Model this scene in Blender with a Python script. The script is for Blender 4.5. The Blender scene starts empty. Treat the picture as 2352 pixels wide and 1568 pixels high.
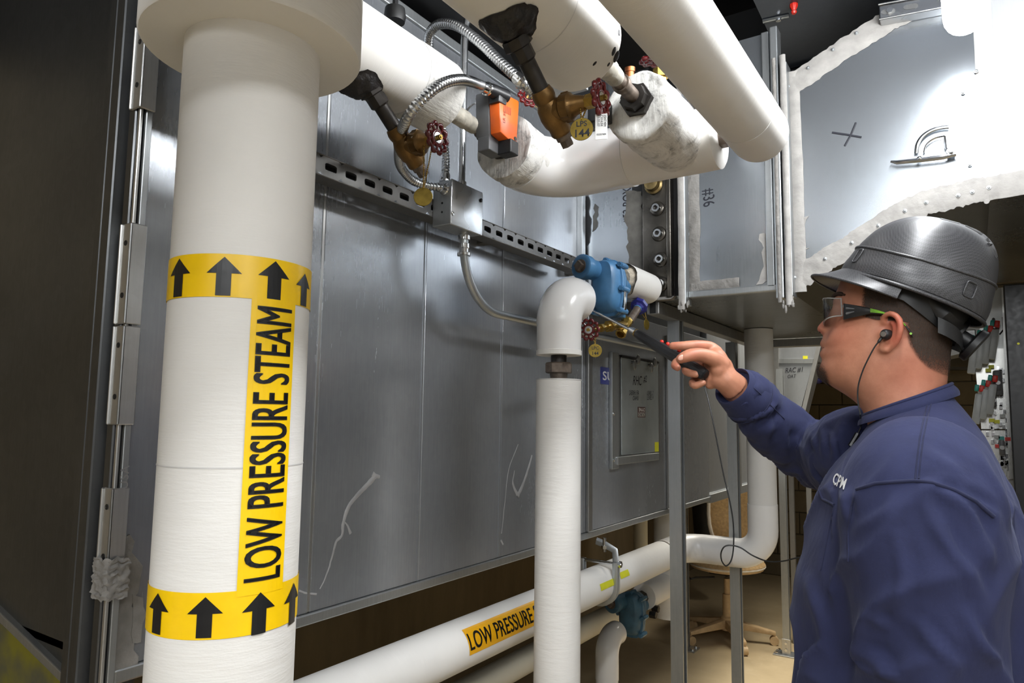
import bpy, bmesh, math, random
import numpy as np
from mathutils import Vector, Matrix, noise as mnoise
random.seed(4)
PI = math.pi
SC = bpy.context.scene
COL = SC.collection
# ------------------------------------------------------------------ camera
FPX, IW, IH = 1600.0, 2352.0, 1568.0
CAMZ = 1.48
_y, _p, _r = math.radians(33.5), math.radians(5.9), math.radians(0.75)
FWD = Vector((-math.sin(_y) * math.cos(_p), math.cos(_y) * math.cos(_p), math.sin(_p)))
_rt = Vector((math.cos(_y), math.sin(_y), 0)); _up = _rt.cross(FWD)
RGT = math.cos(_r) * _rt + math.sin(_r) * _up
UPV = RGT.cross(FWD)
CAM = Vector((0, 0, CAMZ))
cd = bpy.data.cameras.new('camera'); cam = bpy.data.objects.new('camera', cd); COL.objects.link(cam)
cam.matrix_world = Matrix(((RGT.x, UPV.x, -FWD.x, CAM.x), (RGT.y, UPV.y, -FWD.y, CAM.y), (RGT.z, UPV.z, -FWD.z, CAM.z), (0, 0, 0, 1)))
cd.sensor_width = 36.0; cd.lens = FPX * 36.0 / IW; cd.clip_start = 0.02; cd.clip_end = 60
SC.camera = cam
# ------------------------------------------------------------------ world, lamps, exposure
SC.view_settings.view_transform = 'Standard'; SC.view_settings.look = 'None'
SC.view_settings.exposure = 0.18; SC.view_settings.gamma = 1.0
SC.view_settings.use_curve_mapping = False
try:
    SC.cycles.use_denoising = True
    SC.cycles.max_bounces = 8; SC.cycles.transparent_max_bounces = 12
    SC.cycles.sample_clamp_indirect = 6.0
    SC.cycles.caustics_reflective = False; SC.cycles.caustics_refractive = False
except Exception:
    pass
wd = bpy.data.worlds.new('world'); SC.world = wd; wd.use_nodes = True
wd.node_tree.nodes['Background'].inputs[0].default_value = (0.9, 0.95, 1.0, 1)
wd.node_tree.nodes['Background'].inputs[1].default_value = 0.02
def area(name, loc, target, size, sy, power, color=(1, 1, 1)):
    l = bpy.data.lights.new(name, 'AREA'); l.shape = 'RECTANGLE'; l.size = size; l.size_y = sy
    l.energy = power; l.color = color
    o = bpy.data.objects.new(name, l); COL.objects.link(o); o.location = loc
    d = Vector(target) - Vector(loc); o.rotation_euler = d.to_track_quat('-Z', 'Y').to_euler()
    return o
LAMP_E = 52.0          # emission of the fluorescent tubes (they are built with their fixtures)
# added soft fill from behind the camera, then the lamps of the far room
area('fill_light_aisle', (0.25, -1.9, 2.55), (-0.6, 0.6, 1.4), 1.6, 0.6, 30, (0.96, 0.985, 1.0))
area('ceiling_lamp_light_far', (-0.75, 4.3, 2.6), (-0.85, 4.1, 0.0), 0.5, 1.4, 32, (1.0, 0.93, 0.80)).data.spread = 1.9
area('ceiling_lamp_light_right', (1.0, 3.9, 2.5), (0.6, 4.5, 0.6), 0.3, 1.0, 5, (1.0, 0.95, 0.86))
# ------------------------------------------------------------------ pixel / plane helpers
def ray(px, py): return FWD + RGT * ((px - IW / 2) / FPX) - UPV * ((py - IH / 2) / FPX)
def on(ax, val, px, py):
    i = 'xyz'.index(ax); r = ray(px, py); return CAM + r * ((val - CAM[i]) / r[i])
def at(px, py, d): return CAM + ray(px, py) * d
def proj(P):
    d = Vector(P) - CAM; z = d.dot(FWD); return (IW / 2 + FPX * d.dot(RGT) / z, IH / 2 - FPX * d.dot(UPV) / z, z)
# ------------------------------------------------------------------ objects
ORIG = {}
def tag(o, label=None, cat=None, group=None, kind=None):
    if label: o['label'] = label
    if cat: o['category'] = cat
    if group: o['group'] = group
    if kind: o['kind'] = kind
    return o
def thing(name, loc, label, cat, group=None):
    o = bpy.data.objects.new(name, None); COL.objects.link(o); o.location = Vector(loc); o.empty_display_size = 0.05
    ORIG[o.name] = Vector(loc)
    return tag(o, label, cat, group)
def link_mesh(me, name, mats, parent=None, orig=None):
    o = bpy.data.objects.new(name, me); COL.objects.link(o)
    for m in (mats if isinstance(mats, (list, tuple)) else [mats]): me.materials.append(m)
    if parent is not None:
        o.parent = parent; base = ORIG[parent.name]
    else:
        base = Vector(orig) if orig is not None else Vector((0, 0, 0)); o.location = base
    ORIG[o.name] = base
    if base.length > 0: me.transform(Matrix.Translation(-base))
    return o
def frame(d):
    d = Vector(d).normalized(); a = Vector((0, 0, 1)) if abs(d.z) < 0.9 else Vector((1, 0, 0))
    u = d.cross(a).normalized(); return u, d.cross(u).normalized(), d
class MB:
    def __init__(s): s.v = []; s.f = []; s.mi = []
    def _add(s, vs, fs, mi=0):
        o = len(s.v); s.v += [tuple(x) for x in vs]; s.f += [tuple(i + o for i in f) for f in fs]; s.mi += [mi] * len(fs); return s
    def box(s, c, d, ax=None, mi=0):
        c = Vector(c); X, Y, Z = ax if ax else (Vector((1, 0, 0)), Vector((0, 1, 0)), Vector((0, 0, 1)))
        vs = [c + X * (i * d[0] / 2) + Y * (j * d[1] / 2) + Z * (k * d[2] / 2) for i in (-1, 1) for j in (-1, 1) for k in (-1, 1)]
        return s._add(vs, [(0, 1, 3, 2), (4, 6, 7, 5), (0, 4, 5, 1), (2, 3, 7, 6), (0, 2, 6, 4), (1, 5, 7, 3)], mi)
    def bb(s, x0, x1, y0, y1, z0, z1, mi=0):
        return s.box(((x0 + x1) / 2, (y0 + y1) / 2, (z0 + z1) / 2), (abs(x1 - x0), abs(y1 - y0), abs(z1 - z0)), None, mi)
    def prism(s, poly, d, mi=0):
        n = len(poly); d = Vector(d); P = [Vector(p) for p in poly]
        return s._add(P + [p + d for p in P], [tuple(range(n))[::-1], tuple(range(n, 2 * n))] + [(i, (i + 1) % n, n + (i + 1) % n, n + i) for i in range(n)], mi)
    def lathe(s, prof, o, d, n=24, mi=0, ang0=0.0, up=None):
        u, w, d = frame(d); o = Vector(o); vs = []; fs = []; k = len(prof)
        for (t, r) in prof:
            for j in range(n):
                a = ang0 + 2 * PI * j / n; vs.append(o + d * t + (u * math.cos(a) + w * math.sin(a)) * r)
        for i in range(k - 1):
            for j in range(n):
                fs.append((i * n + j, i * n + (j + 1) % n, (i + 1) * n + (j + 1) % n, (i + 1) * n + j))
        fs.append(tuple(range(n))[::-1]); fs.append(tuple((k - 1) * n + j for j in range(n)))
        return s._add(vs, fs, mi)
    def cyl(s, a, b, r, n=16, mi=0, r2=None):
        a = Vector(a); b = Vector(b); return s.lathe([(0, r), ((b - a).length, r if r2 is None else r2)], a, b - a, n, mi)
    def hexa(s, c, d, r, h, mi=0): return s.lathe([(-h / 2, r), (h / 2, r)], c, d, 6, mi)
    def tube(s, pts, r, n=12, mi=0, closed=False, cap=True, flat=None):
        P = [Vector(p) for p in pts]; m = len(P); R = r if isinstance(r, (list, tuple)) else [r] * m
        T = []
        for i in range(m):
            if closed: t = P[(i + 1) % m] - P[i - 1]
            else: t = P[min(i + 1, m - 1)] - P[max(i - 1, 0)]
            T.append(t.normalized())
        u, w, _ = frame(T[0]) if flat is None else (None, None, None)
        vs = []; fs = []
        for i in range(m):
            if flat is not None:
                nrm = Vector(flat).normalized(); w = nrm; u = T[i].cross(nrm).normalized()
            elif i:
                u = (u - T[i] * u.dot(T[i])).normalized(); w = T[i].cross(u)
            for j in range(n):
                a = 2 * PI * j / n
                k2 = 0.3 if flat is not None else 1.0
                vs.append(P[i] + (u * math.cos(a) + w * math.sin(a) * k2) * R[i])
        for i in range(m if closed else m - 1):
            i2 = (i + 1) % m
            for j in range(n): fs.append((i * n + j, i * n + (j + 1) % n, i2 * n + (j + 1) % n, i2 * n + j))
        if cap and not closed: fs.append(tuple(range(n))[::-1]); fs.append(tuple((m - 1) * n + j for j in range(n)))
        return s._add(vs, fs, mi)
    def ball(s, c, r, n=12, m=8, mi=0, sc=(1, 1, 1), ax=None):
        X, Y, Z = ax if ax else (Vector((1, 0, 0)), Vector((0, 1, 0)), Vector((0, 0, 1))); c = Vector(c)
        vs = [c - Z * r * sc[2]]; fs = []
        for i in range(1, m):
            ph = -PI / 2 + PI * i / m
            for j in range(n):
                a = 2 * PI * j / n
                vs.append(c + X * (math.cos(a) * math.cos(ph) * r * sc[0]) + Y * (math.sin(a) * math.cos(ph) * r * sc[1]) + Z * (math.sin(ph) * r * sc[2]))
        vs.append(c + Z * r * sc[2]); L = len(vs) - 1
        for j in range(n): fs.append((0, 1 + (j + 1) % n, 1 + j))
        for i in range(m - 2):
            for j in range(n): fs.append((1 + i * n + j, 1 + i * n + (j + 1) % n, 1 + (i + 1) * n + (j + 1) % n, 1 + (i + 1) * n + j))
        for j in range(n): fs.append((1 + (m - 2) * n + j, 1 + (m - 2) * n + (j + 1) % n, L))
        return s._add(vs, fs, mi)
    def grid(s, fn, nu, nv, mi=0, cu=False, cv=False):
        vs = [fn(i / (nu if cu else nu - 1), j / (nv if cv else nv - 1)) for i in range(nu) for j in range(nv)]
        fs = [(i * nv + j, ((i + 1) % nu) * nv + j, ((i + 1) % nu) * nv + (j + 1) % nv, i * nv + (j + 1) % nv)
              for i in range(nu if cu else nu - 1) for j in range(nv if cv else nv - 1)]
        return s._add(vs, fs, mi)
    def build(s, name, mats, parent=None, orig=None, smooth=35, bevel=0.0, seg=2, label=None, cat=None, group=None, kind=None, fixn=True):
        me = bpy.data.meshes.new(name); me.from_pydata(s.v, [], s.f)
        if len(set(s.mi)) > 1:
            me.polygons.foreach_set('material_index', s.mi)
        if fixn or bevel:
            bm = bmesh.new(); bm.from_mesh(me)
            if fixn: bmesh.ops.recalc_face_normals(bm, faces=bm.faces)
            if bevel:
                es = [e for e in bm.edges if len(e.link_faces) == 2 and e.calc_face_angle(0) > 0.6]
                bmesh.ops.bevel(bm, geom=es, offset=bevel, segments=seg, profile=0.5, affect='EDGES', clamp_overlap=True)
            bm.to_mesh(me); bm.free()
        if smooth:
            me.polygons.foreach_set('use_smooth', [True] * len(me.polygons))
            me.set_sharp_from_angle(angle=math.radians(smooth))
        o = link_mesh(me, name, mats, parent, orig)
        return tag(o, label, cat, group, kind)
def dup(root, delta=(0, 0, 0), label=None, group=None):
    r = root.copy(); COL.objects.link(r); r.location = root.location + Vector(delta); ORIG[r.name] = ORIG[root.name]
    if label: r['label'] = label
    if group: r['group'] = group
    for ch in list(root.children):
        c = ch.copy(); COL.objects.link(c); c.parent = r; ORIG[c.name] = ORIG[root.name]
        for g in list(ch.children):
            d = g.copy(); COL.objects.link(d); d.parent = c; ORIG[d.name] = ORIG[root.name]
    return r
def arc(c, a, b, r, n=8):
    """quarter turn about corner c: comes from direction -a, leaves along b (unit vectors)"""
    a = Vector(a); b = Vector(b); c = Vector(c); o = c - a * r + b * r
    return [o - b * r * math.cos(t) + a * r * math.sin(t) for t in [PI / 2 * i / n for i in range(n + 1)]]
def spline(P, k=6):
    P = [Vector(p) for p in P]; Q = [2 * P[0] - P[1]] + P + [2 * P[-1] - P[-2]]; out = []
    for i in range(1, len(Q) - 2):
        for j in range(k):
            t = j / k; a, b, c, d = Q[i - 1], Q[i], Q[i + 1], Q[i + 2]
            out.append(0.5 * ((2 * b) + (c - a) * t + (2 * a - 5 * b + 4 * c - d) * t * t + (3 * b - a - 3 * c + d) * t ** 3))
    return out + [P[-1]]
# ------------------------------------------------------------------ text
def text2d(txt, size=1.0, bold=0.0, xs=1.0, shear=0.0, space=1.0, line=1.0, align='LEFT'):
    cu = bpy.data.curves.new('t', 'FONT'); cu.body = txt; cu.size = size; cu.offset = bold * size; cu.shear = shear
    cu.space_character = space; cu.space_line = line; cu.align_x = align; cu.resolution_u = 4
    o = bpy.data.objects.new('t', cu); COL.objects.link(o)
    bpy.context.view_layer.update()
    me = bpy.data.meshes.new_from_object(o.evaluated_get(bpy.context.evaluated_depsgraph_get()))
    bpy.data.objects.remove(o); bpy.data.curves.remove(cu)
    bm = bmesh.new(); bm.from_mesh(me); bpy.data.meshes.remove(me)
    for v in bm.verts: v.co.x *= xs
    return bm
def cut(bm, axis, step):
    i = 'xyz'.index(axis); n = Vector([1.0 if k == i else 0.0 for k in range(3)])
    lo = min(v.co[i] for v in bm.verts); hi = max(v.co[i] for v in bm.verts); t = lo + step
    while t < hi:
        bmesh.ops.bisect_plane(bm, geom=bm.verts[:] + bm.edges[:] + bm.faces[:], plane_co=n * t, plane_no=n); t += step
def put(bm, fn, name, mat, parent):
    for v in bm.verts: v.co = fn(v.co.x, v.co.y)
    me = bpy.data.meshes.new(name); bm.to_mesh(me); bm.free()
    return link_mesh(me, name, mat, parent)
def write(txt, o, X, Y, size, name, mat, parent, **k):
    o = Vector(o); X = Vector(X).normalized(); Y = Vector(Y).normalized()
    return put(text2d(txt, size, **k), lambda a, b: o + X * a + Y * b, name, mat, parent)
def write_fit(txt, o, X, Y, w, h, name, mat, parent, **k):
    bm = text2d(txt, 1.0, **k); xs = [v.co.x for v in bm.verts]; ys = [v.co.y for v in bm.verts]; x0, x1, y0, y1 = min(xs), max(xs), min(ys), max(ys)
    o = Vector(o); X = Vector(X).normalized(); Y = Vector(Y).normalized()
    return put(bm, lambda a, b: o + X * ((a - x0) / (x1 - x0) * w) + Y * ((b - y0) / (y1 - y0) * h), name, mat, parent)
def embolden(bm, dx, dy):
    me = bpy.data.meshes.new('e'); bm.to_mesh(me); bm.free(); out = bmesh.new()
    for i, (a, b) in enumerate(((-dx, -dy), (dx, -dy), (dx, dy), (-dx, dy), (0, 0))):
        k = len(out.verts); out.from_mesh(me); out.verts.ensure_lookup_table()
        for v in out.verts[k:]: v.co.x += a; v.co.y += b
    bpy.data.meshes.remove(me); return out
# ------------------------------------------------------------------ materials
class NT:
    def __init__(s, name):
        s.m = bpy.data.materials.new(name); s.m.use_nodes = True; s.t = s.m.node_tree; s.b = s.t.nodes['Principled BSDF']; s.out = s.t.nodes['Material Output']
        s.tc = s.n('ShaderNodeTexCoord')
    def n(s, kind, **k):
        x = s.t.nodes.new(kind)
        for a, b in k.items(): setattr(x, a, b)
        return x
    def l(s, a, b): s.t.links.new(a, b)
    def noise(s, scale=5, detail=4, rough=0.55, st=(1, 1, 1), dist=0.0):
        mp = s.n('ShaderNodeMapping'); mp.inputs['Scale'].default_value = st; s.l(s.tc.outputs['Object'], mp.inputs['Vector'])
        x = s.n('ShaderNodeTexNoise'); x.inputs['Scale'].default_value = scale; x.inputs['Detail'].default_value = detail
        x.inputs['Roughness'].default_value = rough; x.inputs['Distortion'].default_value = dist; s.l(mp.outputs[0], x.inputs['Vector']); return x.outputs['Fac']
    def vor(s, scale, st=(1, 1, 1), out='Color'):
        mp = s.n('ShaderNodeMapping'); mp.inputs['Scale'].default_value = st; s.l(s.tc.outputs['Object'], mp.inputs['Vector'])
        x = s.n('ShaderNodeTexVoronoi'); x.inputs['Scale'].default_value = scale; s.l(mp.outputs[0], x.inputs['Vector']); return x.outputs[out]
    def wave(s, scale, axis='Z', dist=0.0, st=(1, 1, 1)):
        mp = s.n('ShaderNodeMapping'); mp.inputs['Scale'].default_value = st; s.l(s.tc.outputs['Object'], mp.inputs['Vector'])
        x = s.n('ShaderNodeTexWave', bands_direction=axis); x.inputs['Scale'].default_value = scale; x.inputs['Distortion'].default_value = dist; x.inputs['Detail'].default_value = 2
        s.l(mp.outputs[0], x.inputs['Vector']); return x.outputs['Fac']
    def ramp(s, f, a, b, lo=0.0, hi=1.0):
        x = s.n('ShaderNodeMapRange'); x.inputs[1].default_value = a; x.inputs[2].default_value = b; x.inputs[3].default_value = lo; x.inputs[4].default_value = hi
        s.l(f, x.inputs[0]); return x.outputs[0]
    def mul(s, a, b, op='MULTIPLY'):
        x = s.n('ShaderNodeMath', operation=op); s.l(a, x.inputs[0])
        if isinstance(b, (int, float)): x.inputs[1].default_value = b
        else: s.l(b, x.inputs[1])
        return x.outputs[0]
    def mix(s, f, a, b):
        x = s.n('ShaderNodeMix', data_type='RGBA')
        if isinstance(f, (int, float)): x.inputs[0].default_value = f
        else: s.l(f, x.inputs[0])
        for i, c in ((6, a), (7, b)):
            if isinstance(c, (tuple, list)): x.inputs[i].default_value = (c[0], c[1], c[2], 1)
            else: s.l(c, x.inputs[i])
        return x.outputs[2]
    def bump(s, f, strength=0.3, dist=0.002, prev=None):
        x = s.n('ShaderNodeBump'); x.inputs['Strength'].default_value = strength; x.inputs['Distance'].default_value = dist; s.l(f, x.inputs['Height'])
        if prev is not None: s.l(prev, x.inputs['Normal'])
        return x.outputs[0]
    def set(s, color=None, rough=None, metal=None, normal=None, **k):
        for nm, v in (('Base Color', color), ('Roughness', rough), ('Metallic', metal), ('Normal', normal)):
            if v is None: continue
            if isinstance(v, (tuple, list)): s.b.inputs[nm].default_value = (v[0], v[1], v[2], 1)
            elif isinstance(v, (int, float)): s.b.inputs[nm].default_value = v
            else: s.l(v, s.b.inputs[nm])
        for a, v in k.items():
            nm = a.replace('_', ' ')
            if isinstance(v, (tuple, list)): s.b.inputs[nm].default_value = (v[0], v[1], v[2], 1) if len(s.b.inputs[nm].default_value) == 4 else v
            else: s.b.inputs[nm].default_value = v
        return s.m
def srgb(r, g, b):
    f = lambda c: ((c / 255) / 12.92) if c <= 10 else (((c / 255) + 0.055) / 1.055) ** 2.4
    return (f(r), f(g), f(b))
def plain(name, c, rough=0.5, metal=0.0, var=0.12, scale=30, bump=0.0, bs=120, bd=0.001, **k):
    t = NT(name); n = t.noise(scale, 3)
    c2 = tuple(x * (1 - 2 * var) for x in c); c3 = tuple(min(1, x * (1 + var)) for x in c)
    nrm = t.bump(t.noise(bs, 3), bump, bd) if bump else None
    return t.set(t.mix(t.ramp(n, 0.3, 0.7), c2, c3), t.ramp(t.noise(scale * 1.7, 2), 0.3, 0.7, max(0.02, rough - 0.06), min(1, rough + 0.06)), metal, nrm, **k)
def galv(name, lo=(0.30, 0.32, 0.345), hi=(0.44, 0.46, 0.49), r0=0.26, r1=0.42, streak=0.5, scuff=0.0, spang=60, st=(1, 1, 0.05), met=0.88):
    t = NT(name)
    sp = t.n('ShaderNodeSeparateColor'); t.l(t.vor(spang), sp.inputs[0])
    a = t.noise(1.6, 3); s = t.noise(220, 2, 0.6, st)
    f = t.mul(t.mul(a, 0.62), t.mul(t.mul(sp.outputs[0], 0.05), t.mul(s, 0.26 * streak + 0.05), 'ADD'), 'ADD')
    c = t.mix(t.ramp(f, 0.25, 0.65), lo, hi)
    rg = t.ramp(f, 0.2, 0.75, r1, r0)
    if scuff:
        m = t.mul(t.ramp(t.noise(3.5, 5, 0.7, (1, 1, 0.35), 1.2), 0.60, 0.74), t.ramp(t.noise(40, 4, 0.7, (1, 1, 0.15)), 0.42, 0.7))
        m = t.mul(m, scuff * .5); c = t.mix(m, c, (0.62, 0.62, 0.63)); rg = t.mul(rg, t.mul(m, .3), 'ADD')
    nb = t.bump(t.noise(2.2, 2), 0.06, 0.02, t.bump(s, 0.04, 0.0004))
    return t.set(c, rg, met, nb)
WALLM = galv('casing_steel', (0.30, 0.32, 0.35), (0.45, 0.47, 0.50), 0.18, 0.32, 0.9, 0.5, met=0.62)
DUCTM = galv('duct_steel', (0.40, 0.44, 0.48), (0.54, 0.57, 0.61), 0.18, 0.30, 0.6, 0.15)
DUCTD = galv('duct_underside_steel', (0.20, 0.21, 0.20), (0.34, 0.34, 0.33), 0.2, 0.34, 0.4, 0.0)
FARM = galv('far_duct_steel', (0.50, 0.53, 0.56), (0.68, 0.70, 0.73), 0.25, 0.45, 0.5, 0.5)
DARKM = galv('reflection_darkened_steel', (0.10, 0.105, 0.11), (0.19, 0.195, 0.20), 0.26, 0.38, 0.5, 0.15)  # galvanised steel with the reflection of dark surroundings put into its colour
STRUT = galv('strut_steel', (0.24, 0.24, 0.24), (0.42, 0.42, 0.41), 0.32, 0.5, 0.5, 0.0)
RAILM = galv('weathered_rail_steel', (0.10, 0.098, 0.094), (0.17, 0.166, 0.16), 0.34, 0.48, 0.5, 0.0, met=.6)
STRUTL = galv('post_steel', (0.36, 0.38, 0.39), (0.52, 0.54, 0.55), 0.30, 0.5, 0.8, 0.1)
CLEAT = galv('cleat_steel', (0.46, 0.46, 0.45), (0.70, 0.70, 0.69), 0.25, 0.4, 0.6, 0.2)
ZINC = plain('zinc_plate', (0.56, 0.57, 0.58), 0.27, 1.0, 0.08, 8)
CHROME = plain('bright_zinc', (0.72, 0.73, 0.74), 0.16, 1.0, 0.05)
UCH = plain('bronzed_channel', srgb(92, 88, 82), 0.30, 0.85, 0.2, 12)
def canvas(name, c=(0.80, 0.785, 0.755), axis='Z', dirt=0.0, wr=0.22, rough=0.6):
    t = NT(name)
    b1 = t.noise(14, 5, 0.6, {'Z': (1, 1, 6), 'Y': (1, 6, 1), 'X': (6, 1, 1)}[axis])
    b2 = t.wave(95, axis, 1.5)
    nb = t.bump(b1, wr, 0.006, t.bump(b2, 0.05, 0.0005, t.bump(t.noise(420, 2), 0.12, 0.0006)))
    cc = t.mix(t.ramp(t.noise(5, 4), 0.35, 0.7), tuple(x * 0.95 for x in c), tuple(min(1, x * 1.03) for x in c))
    if dirt:
        m = t.mul(t.ramp(t.noise(9, 6, 0.75, (1, 1, 1), 1.5), 0.47, 0.62), t.ramp(t.noise(60, 5, 0.7), 0.35, 0.65)); cc = t.mix(t.mul(m, dirt), cc, (0.10, 0.095, 0.09))
    return t.set(cc, rough, 0.0, nb)
CANV = canvas('white_canvas_jacket'); CANH = canvas('white_canvas_jacket_horizontal', axis='Y', wr=0.10)
CANX = canvas('white_canvas_jacket_cross', axis='X', wr=0.1)
MASTIC = canvas('smudged_white_mastic', (0.74, 0.73, 0.70), 'X', 0.95, 0.55)
CREAM = canvas('cream_jacket', (0.74, 0.70, 0.58), 'Y')
PVC = plain('white_pvc', (0.80, 0.79, 0.78), 0.22, 0, 0.03, 6)
PVCG = plain('greyed_pvc', (0.62, 0.61, 0.60), 0.3, 0, 0.06, 9)
CUTINS = plain('cut_insulation_edge', (0.50, 0.44, 0.35), 0.9, 0, 0.25, 60, 0.6, 150, 0.004)
IRON = plain('black_iron', (0.030, 0.026, 0.023), 0.42, 0.5, 0.3, 40, 0.2)
RUST = plain('brown_iron', srgb(112, 100, 90), 0.5, 0.5, 0.25, 50, 0.2)
TAR = plain('black_mastic', (0.012, 0.010, 0.010), 0.5, 0, 0.3, 40, 0.8, 60, 0.006)
BRONZE = plain('cast_bronze', srgb(114, 86, 48), 0.38, 0.75, 0.22, 35, 0.35, 200, 0.001)
BRASS = plain('brass', srgb(166, 136, 66), 0.3, 0.9, 0.12, 40)
BRASSL = plain('old_brass_tag', srgb(132, 112, 48), 0.42, 0.8, 0.15, 60, 0.15)
COPPER = plain('copper', srgb(150, 92, 58), 0.35, 0.9, 0.15, 40)
MAROON = plain('maroon_enamel', srgb(92, 22, 24), 0.22, 0, 0.15, 30)
BLUE = plain('blue_enamel', srgb(74, 124, 168), 0.38, 0, 0.10, 25, 0.12, 260, 0.0006)
NAVYP = plain('dark_blue_plastic', srgb(38, 40, 120), 0.35, 0, 0.1)
BLUED = plain('dull_blue_enamel', srgb(66, 104, 128), 0.42, 0, 0.15, 25, 0.2)
ORANGE = plain('orange_plastic', srgb(236, 104, 30), 0.35, 0, 0.05)
DGREY = plain('dark_grey_plastic', srgb(96, 97, 99), 0.42, 0, 0.06)
BLACKP = plain('black_plastic', (0.012, 0.012, 0.013), 0.38, 0, 0.1)
BLACKR = plain('black_rubber', (0.010, 0.010, 0.010), 0.5, 0, 0.2)
BEIGE = plain('beige_sealed_fitting', (0.50, 0.47, 0.40), 0.55, 0, 0.2, 45, 0.5, 90, 0.002)
YELLOW = plain('yellow_tape', srgb(250, 204, 8), 0.34, 0, 0.04, 20, 0.08, 40, 0.002)
YELLOWD = plain('amber_tape', srgb(232, 170, 18), 0.34, 0, 0.04, 20)
BLACK = plain('black_print', (0.010, 0.010, 0.011), 0.32, 0, 0.05)
INK = plain('marker_ink', (0.012, 0.013, 0.022), 0.55, 0, 0.1)
WHITEP = plain('white_print', (0.80, 0.80, 0.80), 0.5, 0, 0.03)
SEAL = plain('grey_duct_sealant', srgb(168, 165, 161), 0.62, 0, 0.10, 26, 0.5, 60, 0.004)
SEALD = plain('darker_duct_sealant', srgb(140, 137, 133), 0.62, 0, 0.14, 26, 0.9, 45, 0.006)
REDP = plain('red_plastic', srgb(214, 44, 30), 0.4, 0, 0.08)
TEAL = plain('teal_plastic', srgb(40, 160, 150), 0.4, 0, 0.08)
LGREY = plain('light_grey_plastic', srgb(176, 180, 180), 0.4, 0, 0.06)
STICK = plain('yellow_sticker', srgb(222, 222, 50), 0.5, 0, 0.05)
TAN = plain('tan_plastic', srgb(196, 168, 128), 0.5, 0, 0.08)
TANF = plain('tan_fabric', srgb(186, 156, 112), 0.95, 0, 0.12, 60, 0.5, 500, 0.001)
PIPING = plain('pale_piping', srgb(214, 208, 196), 0.7, 0, 0.05)
WOOD = None
def make_wood():
    t = NT('plywood'); w = t.noise(3, 6, 0.6, (14, 2, 14), 0.8)
    return t.set(t.mix(t.ramp(w, 0.3, 0.7), srgb(132, 84, 38), srgb(196, 138, 74)), 0.6, 0)
WOOD = make_wood()
def make_floor():
    t = NT('concrete_floor'); a = t.noise(1.3, 6, 0.65); b = t.noise(14, 5, 0.7)
    c = t.mix(t.ramp(a, 0.3, 0.7), srgb(168, 150, 118), srgb(204, 186, 152))
    c = t.mix(t.mul(t.ramp(b, 0.55, 0.75), 0.35), c, srgb(208, 196, 170))
    return t.set(c, t.ramp(a, 0.3, 0.7, 0.42, 0.65), 0, t.bump(b, 0.15, 0.004))
def make_conc(name, c0, c1, st=(1, 1, 0.25)):
    t = NT(name); a = t.noise(2.2, 6, 0.65, st); b = t.noise(60, 4, 0.7)
    return t.set(t.mix(t.ramp(a, 0.3, 0.7), c0, c1), 0.85, 0, t.bump(b, 0.3, 0.003))
FLOORM = make_floor()
CONC = make_conc('poured_concrete', srgb(96, 84, 62), srgb(138, 122, 94))
CONCR = make_conc('pale_painted_wall', srgb(196, 197, 196), srgb(214, 214, 212))
CONCF = make_conc('grey_concrete', srgb(150, 149, 146), srgb(170, 168, 165))
BLOCK = make_conc('concrete_block', srgb(98, 88, 68), srgb(120, 108, 84), (1, 1, 1))
MORTAR = make_conc('mortar', srgb(100, 91, 72), srgb(116, 105, 84), (1, 1, 1))
SOFFIT = plain('dark_ceiling', srgb(40, 40, 42), 0.7, 0, 0.1, 3)
BLACKD = plain('black_duct_wrap', srgb(26, 27, 29), 0.55, 0.0, 0.15, 4)
BLUED2 = galv('dark_upper_duct', (0.060, 0.068, 0.082), (0.11, 0.12, 0.145), 0.3, 0.42, 0.3, met=.7)
PALEM = galv('glare_paled_steel', (0.62, 0.64, 0.66), (0.74, 0.75, 0.76), 0.3, 0.45, 0.4, 0.2, met=.35)  # duct steel made paler, with the lamp's glare put into its colour
def emit(name, c, e):
    t = NT(name); t.set((0.8, 0.8, 0.8), 0.4, 0, None, Emission_Color=c, Emission_Strength=e); return t.m
LAMP = emit('lit_tube', (0.965, 0.985, 1.0), LAMP_E)
# ================================================================== the room
X0, X1, Y0, Y1, ZC = -2.35, 2.3, -2.6, 7.0, 3.25
def slab(name, a, m): return MB().bb(*a).build(name, m, None, (a[0], a[2], a[4]), smooth=0, kind='structure')
slab('floor', (X0 - .1, X1 + .1, Y0 - .1, Y1 + .4, -0.1, 0.0), FLOORM)
slab('ceiling', (X0 - .1, X1 + .1, Y0 - .1, Y1 + .4, ZC, ZC + 0.1), SOFFIT)
slab('wall_left', (X0 - .1, X0, Y0, Y1, 0, ZC), CONC)
slab('wall_right', (X1, X1 + .1, Y0, Y1, 0, ZC), CONCR)
slab('wall_front', (X0 - .1, X1 + .1, Y0 - .1, Y0, 0, ZC), CONCF)
wb = slab('wall_back', (X0 - .1, X1 + .1, Y1 + 0.02, Y1 + .15, 0, ZC), MORTAR)
_bm = None
for r in range(14):
    for c in range(9):
        x = -2.2 + c * 0.40 + (0.2 if r % 2 else 0)
        if _bm is None:
            b = MB().bb(x, x + .392, Y1, Y1 + .03, r * .2 + .004, r * .2 + .196).build('block', BLOCK, wb, smooth=0, bevel=0.004, seg=1)
            _bm = (b, x, r)
        else:
            b = _bm[0].copy(); COL.objects.link(b); b.parent = wb; b.location = (x - _bm[1], random.uniform(-.002, .002), (r - _bm[2]) * .2)
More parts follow.
